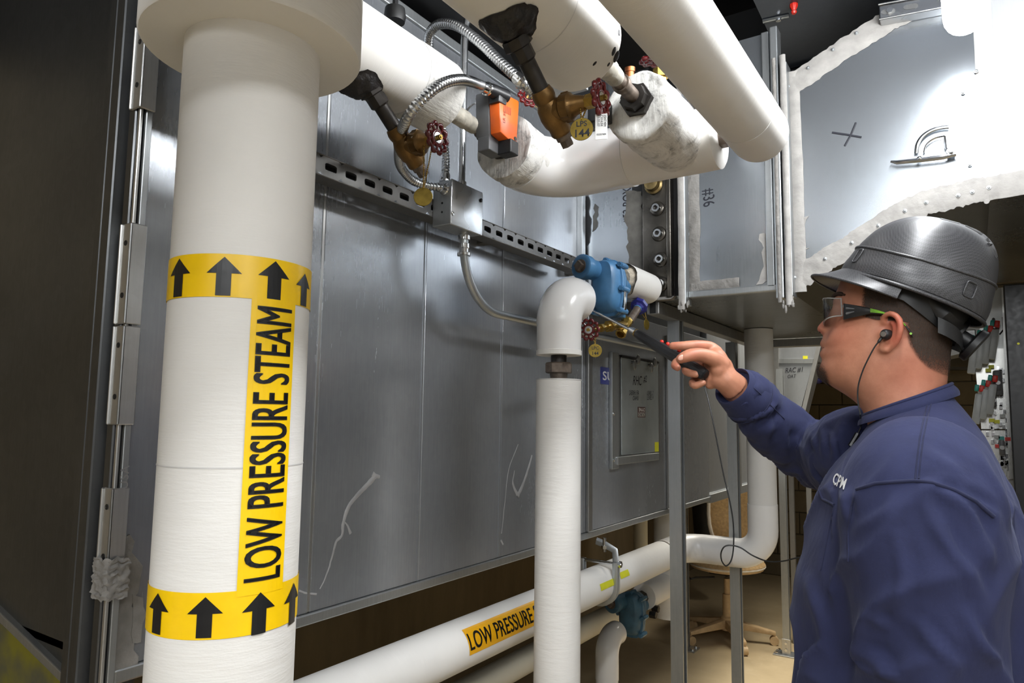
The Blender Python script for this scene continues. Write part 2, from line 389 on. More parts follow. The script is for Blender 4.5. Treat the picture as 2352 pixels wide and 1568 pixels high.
# ================================================================== the air handler (big galvanised casing on the left)
WX = -1.09
ahu = thing('air_handling_unit', (WX, .55, 1.07), 'long galvanised sheet metal air handler casing filling the left half of the room', 'air handler')
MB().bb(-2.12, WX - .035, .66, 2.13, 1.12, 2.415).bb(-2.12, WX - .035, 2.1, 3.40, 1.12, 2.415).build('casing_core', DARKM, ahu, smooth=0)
seams = [.574, .948, 1.265, 1.597, 2.075]
for a, b in zip(seams[:-1], seams[1:]):
    MB().bb(WX - .03, WX, a + .0015, b - .0015, 1.092, 2.417).build('casing_panel', WALLM, ahu, smooth=30, bevel=.002, seg=1)
for a, b in ((2.075, 2.88), (2.88, 3.40)):
    MB().bb(WX - .03, WX, a + .0015, b - .0015, 1.092, 1.86).build('casing_panel', WALLM, ahu, smooth=30, bevel=.002, seg=1)
for y in seams[1:-1]:
    MB().bb(WX, WX + .0018, y - .006, y - .0005, 1.095, 2.415).build('seam_strip', CLEAT if y < 1 else WALLM, ahu, smooth=0)
MB().bb(WX - .03, WX + .004, .58, 3.40, 1.070, 1.0915).build('bottom_rail', STRUTL, ahu, smooth=0, bevel=.003)
MB().bb(-2.12, WX - .002, .60, 3.40, 1.078, 1.09).build('underside_panel', DUCTD, ahu, smooth=0)
MB().bb(WX - .035, WX + .006, .58, 2.08, 2.417, 2.445).build('top_rail', STRUTL, ahu, smooth=0, bevel=.003)
MB().bb(WX, WX + .02, 2.035, 2.06, 1.86, 2.415).build('corner_angle', STRUTL, ahu, smooth=0, bevel=.002)
# lower panels: vertical angle bars between panels under the branch duct
for y, w in ((2.10, .03), (2.83, .02), (2.905, .03), (3.0, .02)):
    MB().bb(WX, WX + .012, y, y + w, 1.095, 1.82).build('vertical_bar', STRUT, ahu, smooth=0, bevel=.002, seg=1)
# end of the casing receding to the left, with its slanting lower edge
EY = .60
def E(px, py, y=EY): p = on('y', y, px, py); return (p.x, y, p.z)
pr = on('y', EY, 182, 1568); pl = on('y', EY, 0, 1394); sl = (pl.z - pr.z) / (pl.x - pr.x)
xs0, xs1 = WX - .03, -2.1
zb = lambda x: pr.z + sl * (x - pr.x)
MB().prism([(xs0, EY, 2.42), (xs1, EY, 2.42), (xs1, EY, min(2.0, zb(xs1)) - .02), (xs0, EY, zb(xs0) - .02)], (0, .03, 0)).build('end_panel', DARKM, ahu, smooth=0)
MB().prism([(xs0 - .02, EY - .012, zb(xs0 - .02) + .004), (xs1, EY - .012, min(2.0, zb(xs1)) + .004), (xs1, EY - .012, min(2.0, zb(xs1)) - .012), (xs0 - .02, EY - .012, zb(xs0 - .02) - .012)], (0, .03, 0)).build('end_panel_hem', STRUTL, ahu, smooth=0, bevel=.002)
def stained():
    t = NT('stained_transition_steel'); n = t.noise(6, 4)
    return t.set(t.mix(t.ramp(n, .42, .6), (0.13, .13, .12), srgb(150, 146, 56)), .5, .5)
MB().prism([(xs0 - .02, EY + .012, zb(xs0) - .012), (xs1, EY + .012, zb(xs1) - .012), (xs1, EY + .012, zb(xs1) - .4), (xs0 - .02, EY + .012, zb(xs0) - .14)], (0, .02, 0)).build('stained_transition_panel', stained(), ahu, smooth=0)
# raised duct flange on the corner, ridged, with drive cleats
FX = WX + .012
fl = [(-.150, .0), (-.150, -.018), (-.128, -.018), (-.122, -.040), (-.100, -.040), (-.094, -.022), (-.072, -.022), (-.066, -.056), (-.040, -.056), (-.034, -.030), (-.022, -.030), (-.016, -.050), (.004, -.050), (.004, -.026), (-.02, -.026), (-.02, .02), (-.150, .02)]
MB().prism([(FX + a - .006, .600 + b, .9) for a, b in fl], (0, 0, 1.52)).build('corner_flange', DARKM, ahu, smooth=0, bevel=.002, seg=1)
MB().bb(FX + .003, FX + .010, .551, .556, 1.0, 2.42).build('flange_lip', CLEAT, ahu, smooth=0, bevel=.001, seg=1)
MB().bb(FX + .003, FX + .010, .561, .571, 1.0, 2.42).build('flange_lip', STRUTL, ahu, smooth=0, bevel=.001, seg=1)
def zz(py, px): return on('x', FX, px, py).z
for i, (pt, pb, px) in enumerate(((60, 255, 322), (512, 745, 285), (747, 975, 266), (1120, 1335, 248))):
    z1, z0 = zz(pt, px), zz(pb, px)
    c = MB().bb(FX - .010, FX + .016, .546, .550, z0, z1).bb(FX + .012, FX + .016, .546, .572, z0, z1).bb(FX - .012, FX - .007, .543, .552, z0, z1).build('drive_cleat', CLEAT, ahu, smooth=30, bevel=.0015, seg=1)
    for k in (.28, .80):
        zc = z0 + (z1 - z0) * k
        MB().lathe([(0, .0042), (.0012, .0042), (.0012, .0034), (.0004, .003)], (FX + .004, .5462, zc), (0, -1, 0), 14).build('rivet_hole', BLACKR, c, smooth=0)
    if i == 3: write('MADE IN USA', (FX + .0164, .568, z0 + .05), (0, 0, 1), (0, -1, 0), .018, 'embossed_lettering', CLEAT, c, space=1.1)
# duct sealant smears on the casing
def patch(name, pts, mat, parent, ax='x', val=WX, th=.0025, lumps=.0015, n=26, seed=0, rough=.12):
    """thin brushed-on layer of sealant on a plane; outline given by points on that plane, ragged"""
    P = [Vector(p) for p in pts]; out = []
    for i in range(len(P)):
        a, b = P[i], P[(i + 1) % len(P)]; m = max(2, int((b - a).length / .012))
        for k in range(m):
            q = a.lerp(b, k / m); d = (b - a).normalized(); s = mnoise.noise(q * 60 + Vector((seed, 0, 0))) * .010 * rough / .12 + mnoise.noise(q * 200 + Vector((seed, 3, 0))) * .004 * rough / .12
            nrm = Vector((1, 0, 0)) if ax == 'x' else Vector((0, -1, 0)); out.append(q + d.cross(nrm) * s)
    up = Vector((th, 0, 0)) if ax == 'x' else Vector((0, -th, 0))
    return MB().prism(out, up).build(name, mat, parent, smooth=0)
def X_(px, py, v=WX): return on('x', v, px, py)
patch('sealant_smear', [X_(262, 1330), X_(270, 1240), X_(300, 1225), X_(322, 1300), X_(318, 1350), X_(305, 1370), X_(310, 1510), X_(316, 1535), X_(252, 1548), X_(258, 1400)], SEALD, ahu, seed=2)
patch('sealant_smear', [X_(300, 1370, WX + .001), X_(326, 1372, WX + .001), X_(334, 1410, WX + .001), X_(322, 1470, WX + .001), X_(304, 1475, WX + .001)], SEALD, ahu, seed=5)
fs = MB()
def fs_(u, v):
    z = zz(1372, 245) + (zz(1278, 245) - zz(1372, 245)) * v
    n = .0035 * mnoise.noise(Vector((u * 6, v * 16, 1))) + .003 * abs(mnoise.noise(Vector((u * 3, v * 30, 5))))
    w = .004 * mnoise.noise(Vector((v * 9, 3, 2)))
    if u < .5: return Vector((FX - .016 + w + .035 * u / .5, .5425 - n, z + .004 * mnoise.noise(Vector((u * 9, 1, 2)))))
    return Vector((FX + .0205 + n, .5425 + (.034 + w) * (u - .5) / .5, z + .004 * mnoise.noise(Vector((u * 9, 1, 2)))))
fs.grid(fs_, 16, 28)
fs.build('sealant_smear', SEALD, ahu, smooth=60)
def streak(pts, r, mat=SEAL, name='sealant_drip', jit=.0008, parent=ahu, off=.0006):
    P = spline([X_(a, b, WX + off) for a, b in pts], 4)
    R = [max(.0006, r[0] + (r[1] - r[0]) * i / (len(P) - 1)) * (1 + .3 * mnoise.noise(P[i] * 90)) for i in range(len(P))]
    P = [p + Vector((0, mnoise.noise(p * 70) * jit * 2, 0)) for p in P]
    return MB().tube(P, R, 8, flat=(1, 0, 0)).build(name, mat, parent, smooth=60)
GREYS = plain('dried_sealant_wipe', srgb(168, 168, 170), .6, 0, .1)
streak([(864, 1092), (845, 1112), (820, 1138), (800, 1165), (788, 1205), (785, 1230), (772, 1245), (762, 1280), (750, 1320), (735, 1352)], (.0065, .0012), GREYS)
streak([(855, 1088), (862, 1092), (872, 1095)], (.006, .004), GREYS)
streak([(790, 1195), (800, 1210), (806, 1225)], (.001, .004), GREYS)
streak([(686, 1356), (705, 1362), (727, 1364)], (.002, .002), GREYS)
streak([(1222, 1045), (1212, 1080), (1198, 1120), (1188, 1140)], (.003, .008), GREYS)
streak([(1190, 1020), (1168, 1080), (1160, 1150), (1152, 1225)], (.0015, .0015), GREYS)
streak([(1188, 1135), (1178, 1110), (1182, 1080)], (.006, .001), GREYS)
streak([(1150, 1240), (1156, 1250)], (.003, .003), GREYS)
# the access door in the lower panel
door = thing('access_door', (WX, 2.53, 1.27), 'small galvanised access door with wing nuts and handwriting in the casing', 'access door')
DX = WX + .010
def D_(px, py, x=DX): return on('x', x, px, py)
a, b = D_(1428, 828), D_(1514, 1048)
fr0, fr1, z0, z1 = D_(1404, 822).y, D_(1516, 828).y, D_(1425, 1062).z, D_(1430, 820).z
MB().bb(WX, DX - .006, fr0, fr1 + .01, z0, z1 + .005).build('door_frame', STRUT, door, smooth=0, bevel=.002)
MB().bb(WX, DX + .004, fr0, fr0 + .055, z0 - .02, z1 + .012).build('hinge_strip', STRUTL, door, smooth=0, bevel=.002)
MB().bb(DX - .006, DX, a.y, b.y, z0 + .025, z1).build('door_panel', plain('brushed_door_steel', srgb(158, 164, 164), .42, .35, .08, 8), door, smooth=0, bevel=.003)
MB().bb(DX - .004, DX + .012, fr0 + .03, b.y - .03, z0 - .006, z0 + .022).build('bottom_latch_strip', STRUTL, door, smooth=0, bevel=.002)
for px, py in ((1455, 832), (1494, 838)):
    c = D_(px, py, DX + .008); k = MB()
    k.cyl(c - Vector((.01, 0, 0)), c + Vector((.018, 0, 0)), .006, 12)
    for s in (-1, 1): k.ball(c + Vector((.012, s * .018, s * .012)), .015, 10, 6, 0, (.4, 1, 1.3))
    k.build('wing_nut', STRUT, door, smooth=50)
MB().bb(WX, DX + .001, a.y, b.y + .005, z1, z1 + .008).build('top_gasket', BLACKR, door, smooth=0)
for px, py in ((1409, 950), (1409, 1056), (1503, 1052)):
    c = D_(px, py, DX + .004); MB().lathe([(0, .006), (.003, .006), (.005, .003)], c, (1, 0, 0), 8).build('screw', CHROME, door)
yd = Vector((0, 1, 0)); zu = Vector((0, 0, 1))
def ink(txt, px, py, size, **k): write(txt, D_(px, py, DX + .0006), yd + Vector((0, 0, .03)), zu, size, 'handwriting', INK, door, shear=.3, xs=.8, **k)
ink('RHC', 1453, 884, .052); ink('#2', 1478, 877, .038)
ink('2-EXH. FA', 1445, 907, .026); ink('LEVEL 2', 1486, 907, .024); ink('OAHU', 1453, 919, .024); ink('LEVEL 9', 1486, 918, .024)
c = D_(1465, 958, DX + .0005)
MB().bb(DX, DX + .0008, c.y, D_(1482, 945).y, c.z, D_(1465, 934).z).build('maker_label', plain('maker_label_red', srgb(92, 62, 60), .6), door, smooth=0)
hy = D_(1482, 945).y - c.y; hz = D_(1465, 934).z - c.z
MB().bb(DX, DX + .0010, c.y + .004, c.y + hy - .004, c.z + .003, c.z + hz * .47).build('maker_label_band', plain('maker_label_pale', srgb(206, 200, 196), .6), door, smooth=0)
write_fit('DYNE', (DX + .0014, c.y + hy - .007, c.z + hz * .90), (0, -1, 0), (0, 0, -1), hy - .014, hz * .34, 'label_lettering', WHITEP, door, bold=.02)
write_fit('DURO', (DX + .0014, c.y + hy - .007, c.z + hz * .42), (0, -1, 0), (0, 0, -1), hy - .014, hz * .30, 'label_lettering', BLACK, door, bold=.02)
c = D_(1504, 1036, DX); MB().bb(DX, DX + .0008, c.y, c.y + .04, c.z - .002, c.z + .036).build('sticker', STICK, door, smooth=0)
# blue sign next to the door
s0, s1 = X_(1379, 842), X_(1406, 884)
sg = MB().bb(WX, WX + .002, s0.y, s1.y, s1.z, s0.z).build('wall_sign', plain('blue_sign', srgb(58, 66, 138), .4), None, (WX, s0.y, s1.z), smooth=0, label='small blue sign with white letters beside the access door', cat='sign')
ORIG[sg.name] = Vector((WX, s0.y, s1.z))
write_fit('SU', (WX + .0026, s0.y + .014, s1.z + (s0.z - s1.z) * .24), (0, 1, 0), (0, 0, 1), .085, (s0.z - s1.z) * .52, 'sign_lettering', WHITEP, sg, bold=.012)
# ================================================================== slotted strut rail along the casing
rail = thing('slotted_strut_rail', (WX, .62, 1.957), 'slotted steel strut channel bolted level along the casing behind the junction box', 'strut channel')
RX = -1.012; ry0, ry1 = .76, on('x', RX, 1330, 597).y; rz0, rz1 = on('x', RX, 1200, 575).z, on('x', RX, 1109, 504).z
def slotted(name, x, y0, y1, zc, h, pitch, sl, sh, mat, parent):
    k = MB(); n = int((y1 - y0) / pitch); pitch = (y1 - y0) / n
    for i in range(n):
        ya = y0 + i * pitch; yc = ya + pitch / 2; M = 16
        inn = []; outp = []
        for j in range(M):
            t = 2 * PI * (j + .5) / M; cx = math.cos(t); sx = math.sin(t)
            e = .45
            inn.append((yc + sl / 2 * math.copysign(abs(cx) ** e, cx), zc + sh / 2 * math.copysign(abs(sx) ** e, sx)))
            m = max(abs(cx) , abs(sx)); outp.append((yc + pitch / 2 * cx / m, zc + h / 2 * sx / m))
        vs = [(x, a, b) for a, b in inn] + [(x, a, b) for a, b in outp] + [(x - .0025, a, b) for a, b in inn]
        fs = []
        for j in range(M):
            j2 = (j + 1) % M; fs += [(j, j2, M + j2, M + j), (j, 2 * M + j, 2 * M + j2, j2)]
        k._add(vs, fs)
    return k.build(name, mat, parent, smooth=0)
slotted('slotted_web', RX, ry0, ry1, (rz0 + rz1) / 2, rz1 - rz0, .0508, .030, .015, RAILM, rail)
MB().bb(RX - .041, RX + .001, ry0, ry1, rz1 - .002, rz1 + .001).bb(RX - .0412, RX - .039, ry0, ry1, rz1 - .009, rz1).build('upper_flange', RAILM, rail, smooth=0, bevel=.0012, seg=1)
MB().bb(RX - .041, RX + .001, ry0, ry1, rz0 - .001, rz0 + .002).bb(RX - .0412, RX - .039, ry0, ry1, rz0, rz0 + .009).build('lower_flange', RAILM, rail, smooth=0, bevel=.0012, seg=1)
for y in (.80, 1.47, 1.95): MB().bb(WX, RX - .041, y, y + .03, rz0 + .006, rz1 - .006).build('standoff', RAILM, rail, smooth=0)
# ================================================================== junction box on the rail
JX = RX + .055
p0, p1 = on('x', JX, 1038, 405), on('x', JX, 1108, 545)
jy0, jy1 = p0.y, p1.y; jz1 = on('x', JX, 1072, 425).z; jz0 = on('x', JX, 1072, 528).z
jb = thing('junction_box', (RX, (jy0 + jy1) / 2, jz0), 'square galvanised electrical junction box with blank cover on the strut rail', 'junction box')
MB().bb(RX, JX - .003, jy0 + .001, jy1 - .001, jz0 + .001, jz1 - .001).build('box_body', STRUTL, jb, smooth=0, bevel=.002)
MB().bb(JX - .0035, JX, jy0, jy1, jz0, jz1).build('cover_plate', ZINC, jb, smooth=30, bevel=.006, seg=3)
for (u, v) in ((.93, .80), (.04, .24)):
    q = Vector((JX, jy0 + (jy1 - jy0) * u, jz0 + (jz1 - jz0) * v)); s = MB()
    s.lathe([(0, .0048), (.0018, .0046), (.0026, .002)], q, (1, 0, 0), 12); s.build('cover_screw', BLACKR if u > .5 else CHROME, jb)
for v in (.30, .50, .72):
    q = Vector((RX + .028, jy0 + .0012, jz0 + (jz1 - jz0) * v)); MB().lathe([(0, .0026), (.001, .0026)], q, (0, -1, 0), 10).build('side_hole', BLACKR, jb)
MB().lathe([(0, .0125), (.0012, .012)], (RX + .036, jy0 + .0012, jz1 - .022), (0, -1, 0), 20).build('knockout', STRUT, jb)
# ================================================================== rigid conduits (EMT)
def conduit(name, path, r, label, mat=ZINC, couplings=()):
    o = thing(name, path[0], label, 'conduit', 'rigid steel conduits')
    MB().tube(path, r, 16).build('tube', mat, o, smooth=50)
    for q, d, rr in couplings:
        k = MB(); d = Vector(d); q = Vector(q)
        k.lathe([(-.006, rr * 1.25), (.004, rr * 1.25), (.006, rr * 1.05), (.014, rr * 1.05), (.016, rr * 1.5), (.022, rr * 1.5)], q, d, 20)
        u, w, _ = frame(d); k.cyl(q + w * rr * .9, q + w * rr * 1.6, .003, 8); k.build('connector', CHROME, o, smooth=40)
    return o
JC = (JX + RX) / 2
top = Vector((JC + .008, (jy0 + jy1) / 2 + .0, jz1)); tz = on('x', JC, 1050, 95).z
conduit('steel_conduit', [top, top + Vector((0, 0, .12))] + spline([Vector((top.x, top.y, tz)), Vector((top.x + .004, top.y + .004, tz + .06)), Vector((top.x + .03, top.y + .02, tz + .12)), Vector((top.x + .10, top.y + .06, tz + .26)), Vector((top.x + .16, top.y + .10, tz + .44))], 5), .0090, 'straight shiny steel conduit rising from the junction box', ZINC, [(top + Vector((0, 0, .006)), (0, 0, -1), .0095)])
lo = Vector((JC, on('x', JC, 1066, 548).y, jz0)); cz = on('x', WX + .03, 1215, 752).z
pth = [lo, Vector((lo.x, lo.y, cz + .16))] + arc((lo.x, lo.y, cz), (0, 0, -1), (0, 1, 0), .145, 12) + [Vector((lo.x, lo.y + .5, cz)), Vector((lo.x, 2.95, cz))]
conduit('steel_conduit', pth, .0105, 'steel conduit dropping from the junction box and bending along the casing', STRUTL, [(lo - Vector((0, 0, .008)), (0, 0, 1), .0115), (lo - Vector((0, 0, .030)), (0, 0, -1), .0105)])
# ================================================================== branch duct on the right
DY = 2.06
duct = thing('branch_duct', (-.45, DY, 1.85), 'galvanised duct with sealed seams and a marker cross at upper right', 'duct')
D2 = lambda px, py, y=DY: on('y', y, px, py)
DB = 3.36
# short straight box next to the casing ("#36")
MB().bb(-.715, -.440, DY, DY + .02, 1.848, 2.62).build('box_panel', DUCTM, duct, smooth=0)
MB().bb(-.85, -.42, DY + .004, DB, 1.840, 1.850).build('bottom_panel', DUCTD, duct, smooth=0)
MB().bb(WX - .03, -.905, DY + .012, DY + .03, 1.846, 2.62).build('collar_panel', DUCTM, duct, smooth=0)
# transition: flat face and curved underside
bot = [(-.425, 1.862), (-.36, 1.892), (-.28, 1.942), (-.20, 1.992), (-.13, 2.026), (-.06, 2.040), (.06, 2.042), (.9, 2.034)]
topc = [(-.415, 2.47), (-.30, 2.535), (-.17, 2.60), (-.03, 2.63), (.9, 2.63)]
bot = [(D2(a, b).x, D2(a, b).z) for a, b in ((1818, 672), (1850, 650), (1895, 622), (1950, 590), (2010, 552), (2070, 517), (2130, 490), (2200, 472), (2270, 458), (2352, 446))] + [(.9, 2.03)]
topc = [(D2(a, b).x, D2(a, b).z) for a, b in ((1800, 186), (1855, 148), (1926, 98), (2015, 40), (2080, 5))] + [(.02, 2.63), (.9, 2.63)]
bc = spline([Vector((a, DY, b)) for a, b in bot], 5)
tcv = [Vector((a, DY, b)) for a, b in topc]
xs_ = .055
bl_ = [p for p in bc if p.x < xs_ - .004] + [Vector((xs_ - .003, DY, 2.042))]; br_ = [Vector((xs_ + .003, DY, 2.042))] + [p for p in bc if p.x > xs_ + .004]
MB().prism([*bl_, Vector((xs_ - .003, DY, 2.63)), *[q for q in reversed(tcv) if q.x < xs_]], (0, .015, 0)).build('transition_face', DUCTM, duct, smooth=0)
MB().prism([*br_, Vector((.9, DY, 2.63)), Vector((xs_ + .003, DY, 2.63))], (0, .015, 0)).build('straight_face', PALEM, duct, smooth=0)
n_ = len(bc)
und = MB(); und._add([(p.x, DY + .004, p.z) for p in bc] + [(p.x, DB, p.z) for p in bc], [(i, i + 1, n_ + i + 1, n_ + i) for i in range(n_ - 1)])
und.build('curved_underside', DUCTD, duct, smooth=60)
MB().prism([Vector((p.x, DB, p.z)) for p in bc] + [Vector((.9, DB, 2.63)), Vector((-.42, DB, 2.47))], (0, .01, 0)).build('rear_face', DUCTM, duct, smooth=0)
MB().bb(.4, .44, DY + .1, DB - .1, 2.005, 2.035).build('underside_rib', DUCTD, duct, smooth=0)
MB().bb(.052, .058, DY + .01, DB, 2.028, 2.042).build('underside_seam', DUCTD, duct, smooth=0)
MB().lathe([(0, .006), (.002, .006)], (0.05, DY - .001, 2.02), (0, -1, 0), 8).build('seam_clip', SEAL, duct)
# flanges
MB().bb(-.452, -.430, DY - .030, DY + .02, 1.812, 2.62).build('flange_bar', STRUTL, duct, smooth=0, bevel=.003)
MB().bb(-.425, -.405, DY - .036, DY + .02, 1.815, 2.50).build('flange_bar', STRUTL, duct, smooth=0, bevel=.003)
MB().bb(-.480, -.458, DY - .012, DY + .01, 1.85, 2.62).build('flange_bar', STRUTL, duct, smooth=0, bevel=.003)
MB().bb(-.735, -.712, DY - .034, DY + .02, 1.815, 2.62).build('flange_bar', STRUTL, duct, smooth=0, bevel=.003)
MB().bb(-.712, -.440, DY - .012, DY + .01, 1.838, 1.858).build('bottom_hem', STRUTL, duct, smooth=0, bevel=.003)
# sealant on the joints: ragged brushed bands
def band(pts, w0, w1, mat=SEAL, th=.004, step=.004, seed=0, y=DY, name='sealant_band', amp=1.0):
    P = spline([Vector(p) for p in pts], 10); L = []
    d = 0; Q = [P[0]]
    for i in range(1, len(P)):
        d += (P[i] - P[i - 1]).length
        if d > step: Q.append(P[i]); d = 0
    k = MB(); V = []; nx = 5
    for i, q in enumerate(Q):
        t = (Q[min(i + 1, len(Q) - 1)] - Q[max(i - 1, 0)]).normalized(); nn = Vector((t.z, 0, -t.x))
        a = w0 * (1 + amp * .12 * mnoise.noise(q * 30 + Vector((seed, 0, 0))) + amp * .14 * mnoise.noise(q * 160 + Vector((seed, 0, 0))))
        b = w1 * (1 + amp * .12 * mnoise.noise(q * 30 + Vector((seed, 9, 0))) + amp * .14 * mnoise.noise(q * 160 + Vector((seed, 9, 0))))
        for j in range(nx):
            f = j / (nx - 1); o = -a + (a + b) * f
            h = th * (0.15 if j in (0, nx - 1) else 1 + .5 * mnoise.noise((q + nn * o) * 90))
            V.append(q + nn * o + Vector((0, -h, 0)))
    m = len(Q)
    k._add(V, [(i * nx + j, (i + 1) * nx + j, (i + 1) * nx + j + 1, i * nx + j + 1) for i in range(m - 1) for j in range(nx - 1)])
    return k.build(name, mat, duct, smooth=70, fixn=True)
yb = DY - .001
off = lambda L, dz: [Vector((p[0], yb, p[1] + dz)) for p in L]
band(off(bot, .030), .030, .034, seed=1)
band(off(topc[:-1], -.030), .032, .032, seed=2)
band([(-.387, yb, 1.83), (-.387, yb, 2.1), (-.39, yb, 2.48)], .024, .012, seed=3)
band([(-.4405, DY - .0305, 1.80), (-.441, DY - .0305, 2.1), (-.441, DY - .0305, 2.52)], .006, .005, SEALD, .003, seed=4)
band([(-.415, DY - .0365, 1.79), (-.415, DY - .0365, 2.1), (-.415, DY - .0365, 2.52)], .009, .009, SEAL, .005, seed=5)
band([(-.700, DY - .0005, 1.85), (-.698, DY - .0005, 2.1), (-.70, DY - .0005, 2.5)], .014, .022, SEALD, .003, seed=6, amp=1.6)
band([(-.725, DY - .0345, 1.80), (-.724, DY - .0345, 2.1), (-.727, DY - .0345, 2.5)], .010, .010, SEAL, .003, seed=7)
band([(-.705, yb, 1.872), (-.66, yb, 1.872), (-.56, yb, 1.873)], .016, .013, SEALD, .003, seed=8)
band([(.055, yb, 2.05), (.055, yb, 2.3), (.055, yb, 2.6)], .012, .028, plain('pale_sealant', srgb(214, 212, 208), .5, 0, .06), .002, seed=9, amp=.4)
patch('sealant_band', [D2(1745, 540), D2(1778, 535), D2(1772, 640), D2(1740, 655), D2(1752, 600)], SEAL, duct, ax='y', seed=3)
patch('sealant_band', [D2(1820, 520), D2(1850, 495), D2(1838, 555), D2(1860, 570), D2(1835, 590), D2(1818, 600)], SEAL, duct, ax='y', seed=7, rough=.2)
for i in range(12):      # drips hanging from the flange corners
    for (x, y, z, s) in ((-.722, DY - .03, 1.80, .012), (-.41, DY - .03, 1.795, .013)):
        pass
dr = MB()
for i in range(40):
    x, y, z = random.choice(((-.722, DY - .028, 1.812), (-.413, DY - .03, 1.80)))
    q = Vector((x + random.gauss(0, .007), y + random.uniform(-.01, .01), z + random.gauss(0, .008)))
    dr.ball(q, random.uniform(.002, .0042), 6, 5, 0, (1, 1, random.uniform(1.5, 3.2)))
dr.build('sealant_drips', SEALD, duct, smooth=70, kind='stuff')
# sheet metal screws along the bands
def screw(x, z, y=DY - .006, r=.0046, mat=STRUTL, name='screw'):
    MB().lathe([(0, r * 1.15), (.0014, r * 1.1), (.0016, r * .72), (.0052, r * .70), (.0056, r * .45)], (x, y, z), (0, -1, 0), 8).build(name, mat, duct, smooth=30)
for px, py in ((1826, 638), (1896, 595), (1957, 558), (2018, 519), (2079, 485), (2128, 466), (2201, 450), (2233, 442), (2271, 432), (2228, 380), (2212, 215), (2242, 166), (1968, 78), (1914, 116), (1857, 158), (1812, 200), (1818, 488), (1793, 664)):
    q = D2(px, py); screw(q.x, q.z, DY - .006)
# marker cross, numbers
def mark(pts, r=.0022, y=DY - .0012, name='marker_stroke'):
    MB().tube([D2(a, b, y) for a, b in pts], r, 8, flat=(0, 1, 0)).build(name, INK, duct, smooth=0)
mark([(1911, 304), (1945, 309), (1979, 315)], .0026); mark([(1966, 281), (1955, 308), (1940, 335)], .0026)
y3 = DY - .001
write('#36', on('y', y3, 1615, 436), (0, 0, -1), (1, 0, 0), .050, 'handwriting', INK, duct, xs=.72, shear=-.2)
write('#52 BOX', on('y', DY + .011, 1449, 512), (0, 0, 1), (-1, 0, 0), .042, 'handwriting', INK, duct, xs=.72, shear=.1)
# dark gasket smears on the collar panel and its right-hand channel
patch('gasket_smear', [D2(1366, 470, DY + .012), D2(1376, 475, DY + .012), D2(1372, 520, DY + .012), D2(1364, 532, DY + .012)], plain('old_gasket', srgb(88, 88, 86), .6), duct, ax='y', seed=1)
patch('gasket_smear', [D2(1329, 450, DY + .012), D2(1352, 452, DY + .012), D2(1356, 520, DY + .012), D2(1348, 600, DY + .012), D2(1329, 600, DY + .012)], plain('black_gasket', srgb(30, 31, 33), .6), duct, ax='y', seed=2, th=.004)
patch('gasket_smear', [D2(1438, 440, DY + .011), D2(1476, 440, DY + .011), D2(1486, 660, DY + .011), D2(1446, 660, DY + .011)], plain('taupe_gasket', srgb(104, 102, 97), .6, 0, .15), duct, ax='y', seed=4, th=.006)
# bolted channel
MB().bb(-.905, -.845, DY + .010, DY + .03, 1.846, 2.62).build('recessed_edge', BLACKD, duct, smooth=0)
bx0, bx1 = -.862, -.762
MB().bb(bx0, bx1 - .014, DY - .010, DY + .006, 1.846, 2.40).bb(bx1 - .016, bx1, DY - .022, DY + .006, 1.843, 2.40).build('bolted_channel', UCH, duct, smooth=30, bevel=.004, seg=3)
MB().bb(-.762, -.735, DY + .005, DY + .02, 1.846, 2.62).build('recessed_edge', BLACKD, duct, smooth=0)
MB().prism([(-.86, DY - .012, 1.848), (-.755, DY - .012, 1.848), (-.765, DY - .02, 1.838), (-.85, DY - .02, 1.838)], (0, .03, 0)).build('sealant_band', SEALD, duct, smooth=0)
for px, py, r in ((1509, 479, .0148), (1513, 537, .0148), (1517, 596, .0148), (1519, 652, .0148)):
    q = D2(px, py, DY - .012); k = MB()
    k.lathe([(0, .024), (.002, .023), (.004, .019), (.0042, .012)], q, (0, -1, 0), 24); d_ = k.build('embossed_boss', UCH, duct, smooth=50)
    k = MB(); k.lathe([(.002, r), (.013, r), (.016, r * .86), (.016, r * .5), (.009, r * .46), (.009, .001)], q, (0, -1, 0), 20)
    b_ = k.build('cap_bolt', CHROME, duct, smooth=35)
    MB().lathe([(.0095, r * .46), (.0100, r * .46)], q, (0, -1, 0), 6).build('bolt_socket', IRON, b_)
q = D2(1502, 425, DY - .014)
MB().lathe([(0, .030), (.006, .030), (.010, .024), (.028, .022), (.030, .014)], q, (0, -1, 0), 24).build('stud_cap', plain('yellow_chromate', srgb(128, 110, 72), .35, .8, .3, 40), duct)
# damper quadrant
dq = thing('damper_quadrant', D2(2190, 355, DY - .01), 'chrome damper handle with curved quadrant on the bright duct face', 'damper handle')
qy = DY - .012; cen = D2(2185, 350, qy)
MB().tube([D2(2046, 371, qy - .008), D2(2060, 373, qy - .010), D2(2110, 368, qy - .012), D2(2165, 361, qy - .012), D2(2196, 354, qy - .012)], [.003, .0055, .006, .0065, .005], 10).build('handle', CHROME, dq)
ar = [D2(2105, 352, qy), D2(2108, 330, qy), D2(2120, 312, qy), D2(2140, 299, qy), D2(2162, 293, qy), D2(2180, 291, qy)]
MB().tube(spline(ar, 4), .005, 8, flat=(0, 1, 0)).build('quadrant_arc', CHROME, dq)
ar2 = [D2(2122, 350, qy), D2(2128, 332, qy), D2(2146, 318, qy), D2(2170, 312, qy)]
MB().tube(spline(ar2, 4), .0022, 6).build('quadrant_arc', CHROME, dq)
MB().tube([D2(2170, 312, qy), D2(2172, 340, qy), D2(2182, 348, qy)], .003, 6).build('quadrant_leg', CHROME, dq)
MB().hexa(cen - Vector((0, .006, 0)), (0, -1, 0), .011, .016).cyl(cen, cen - Vector((0, .022, 0)), .006, 12).build('pivot_nut', CHROME, dq)
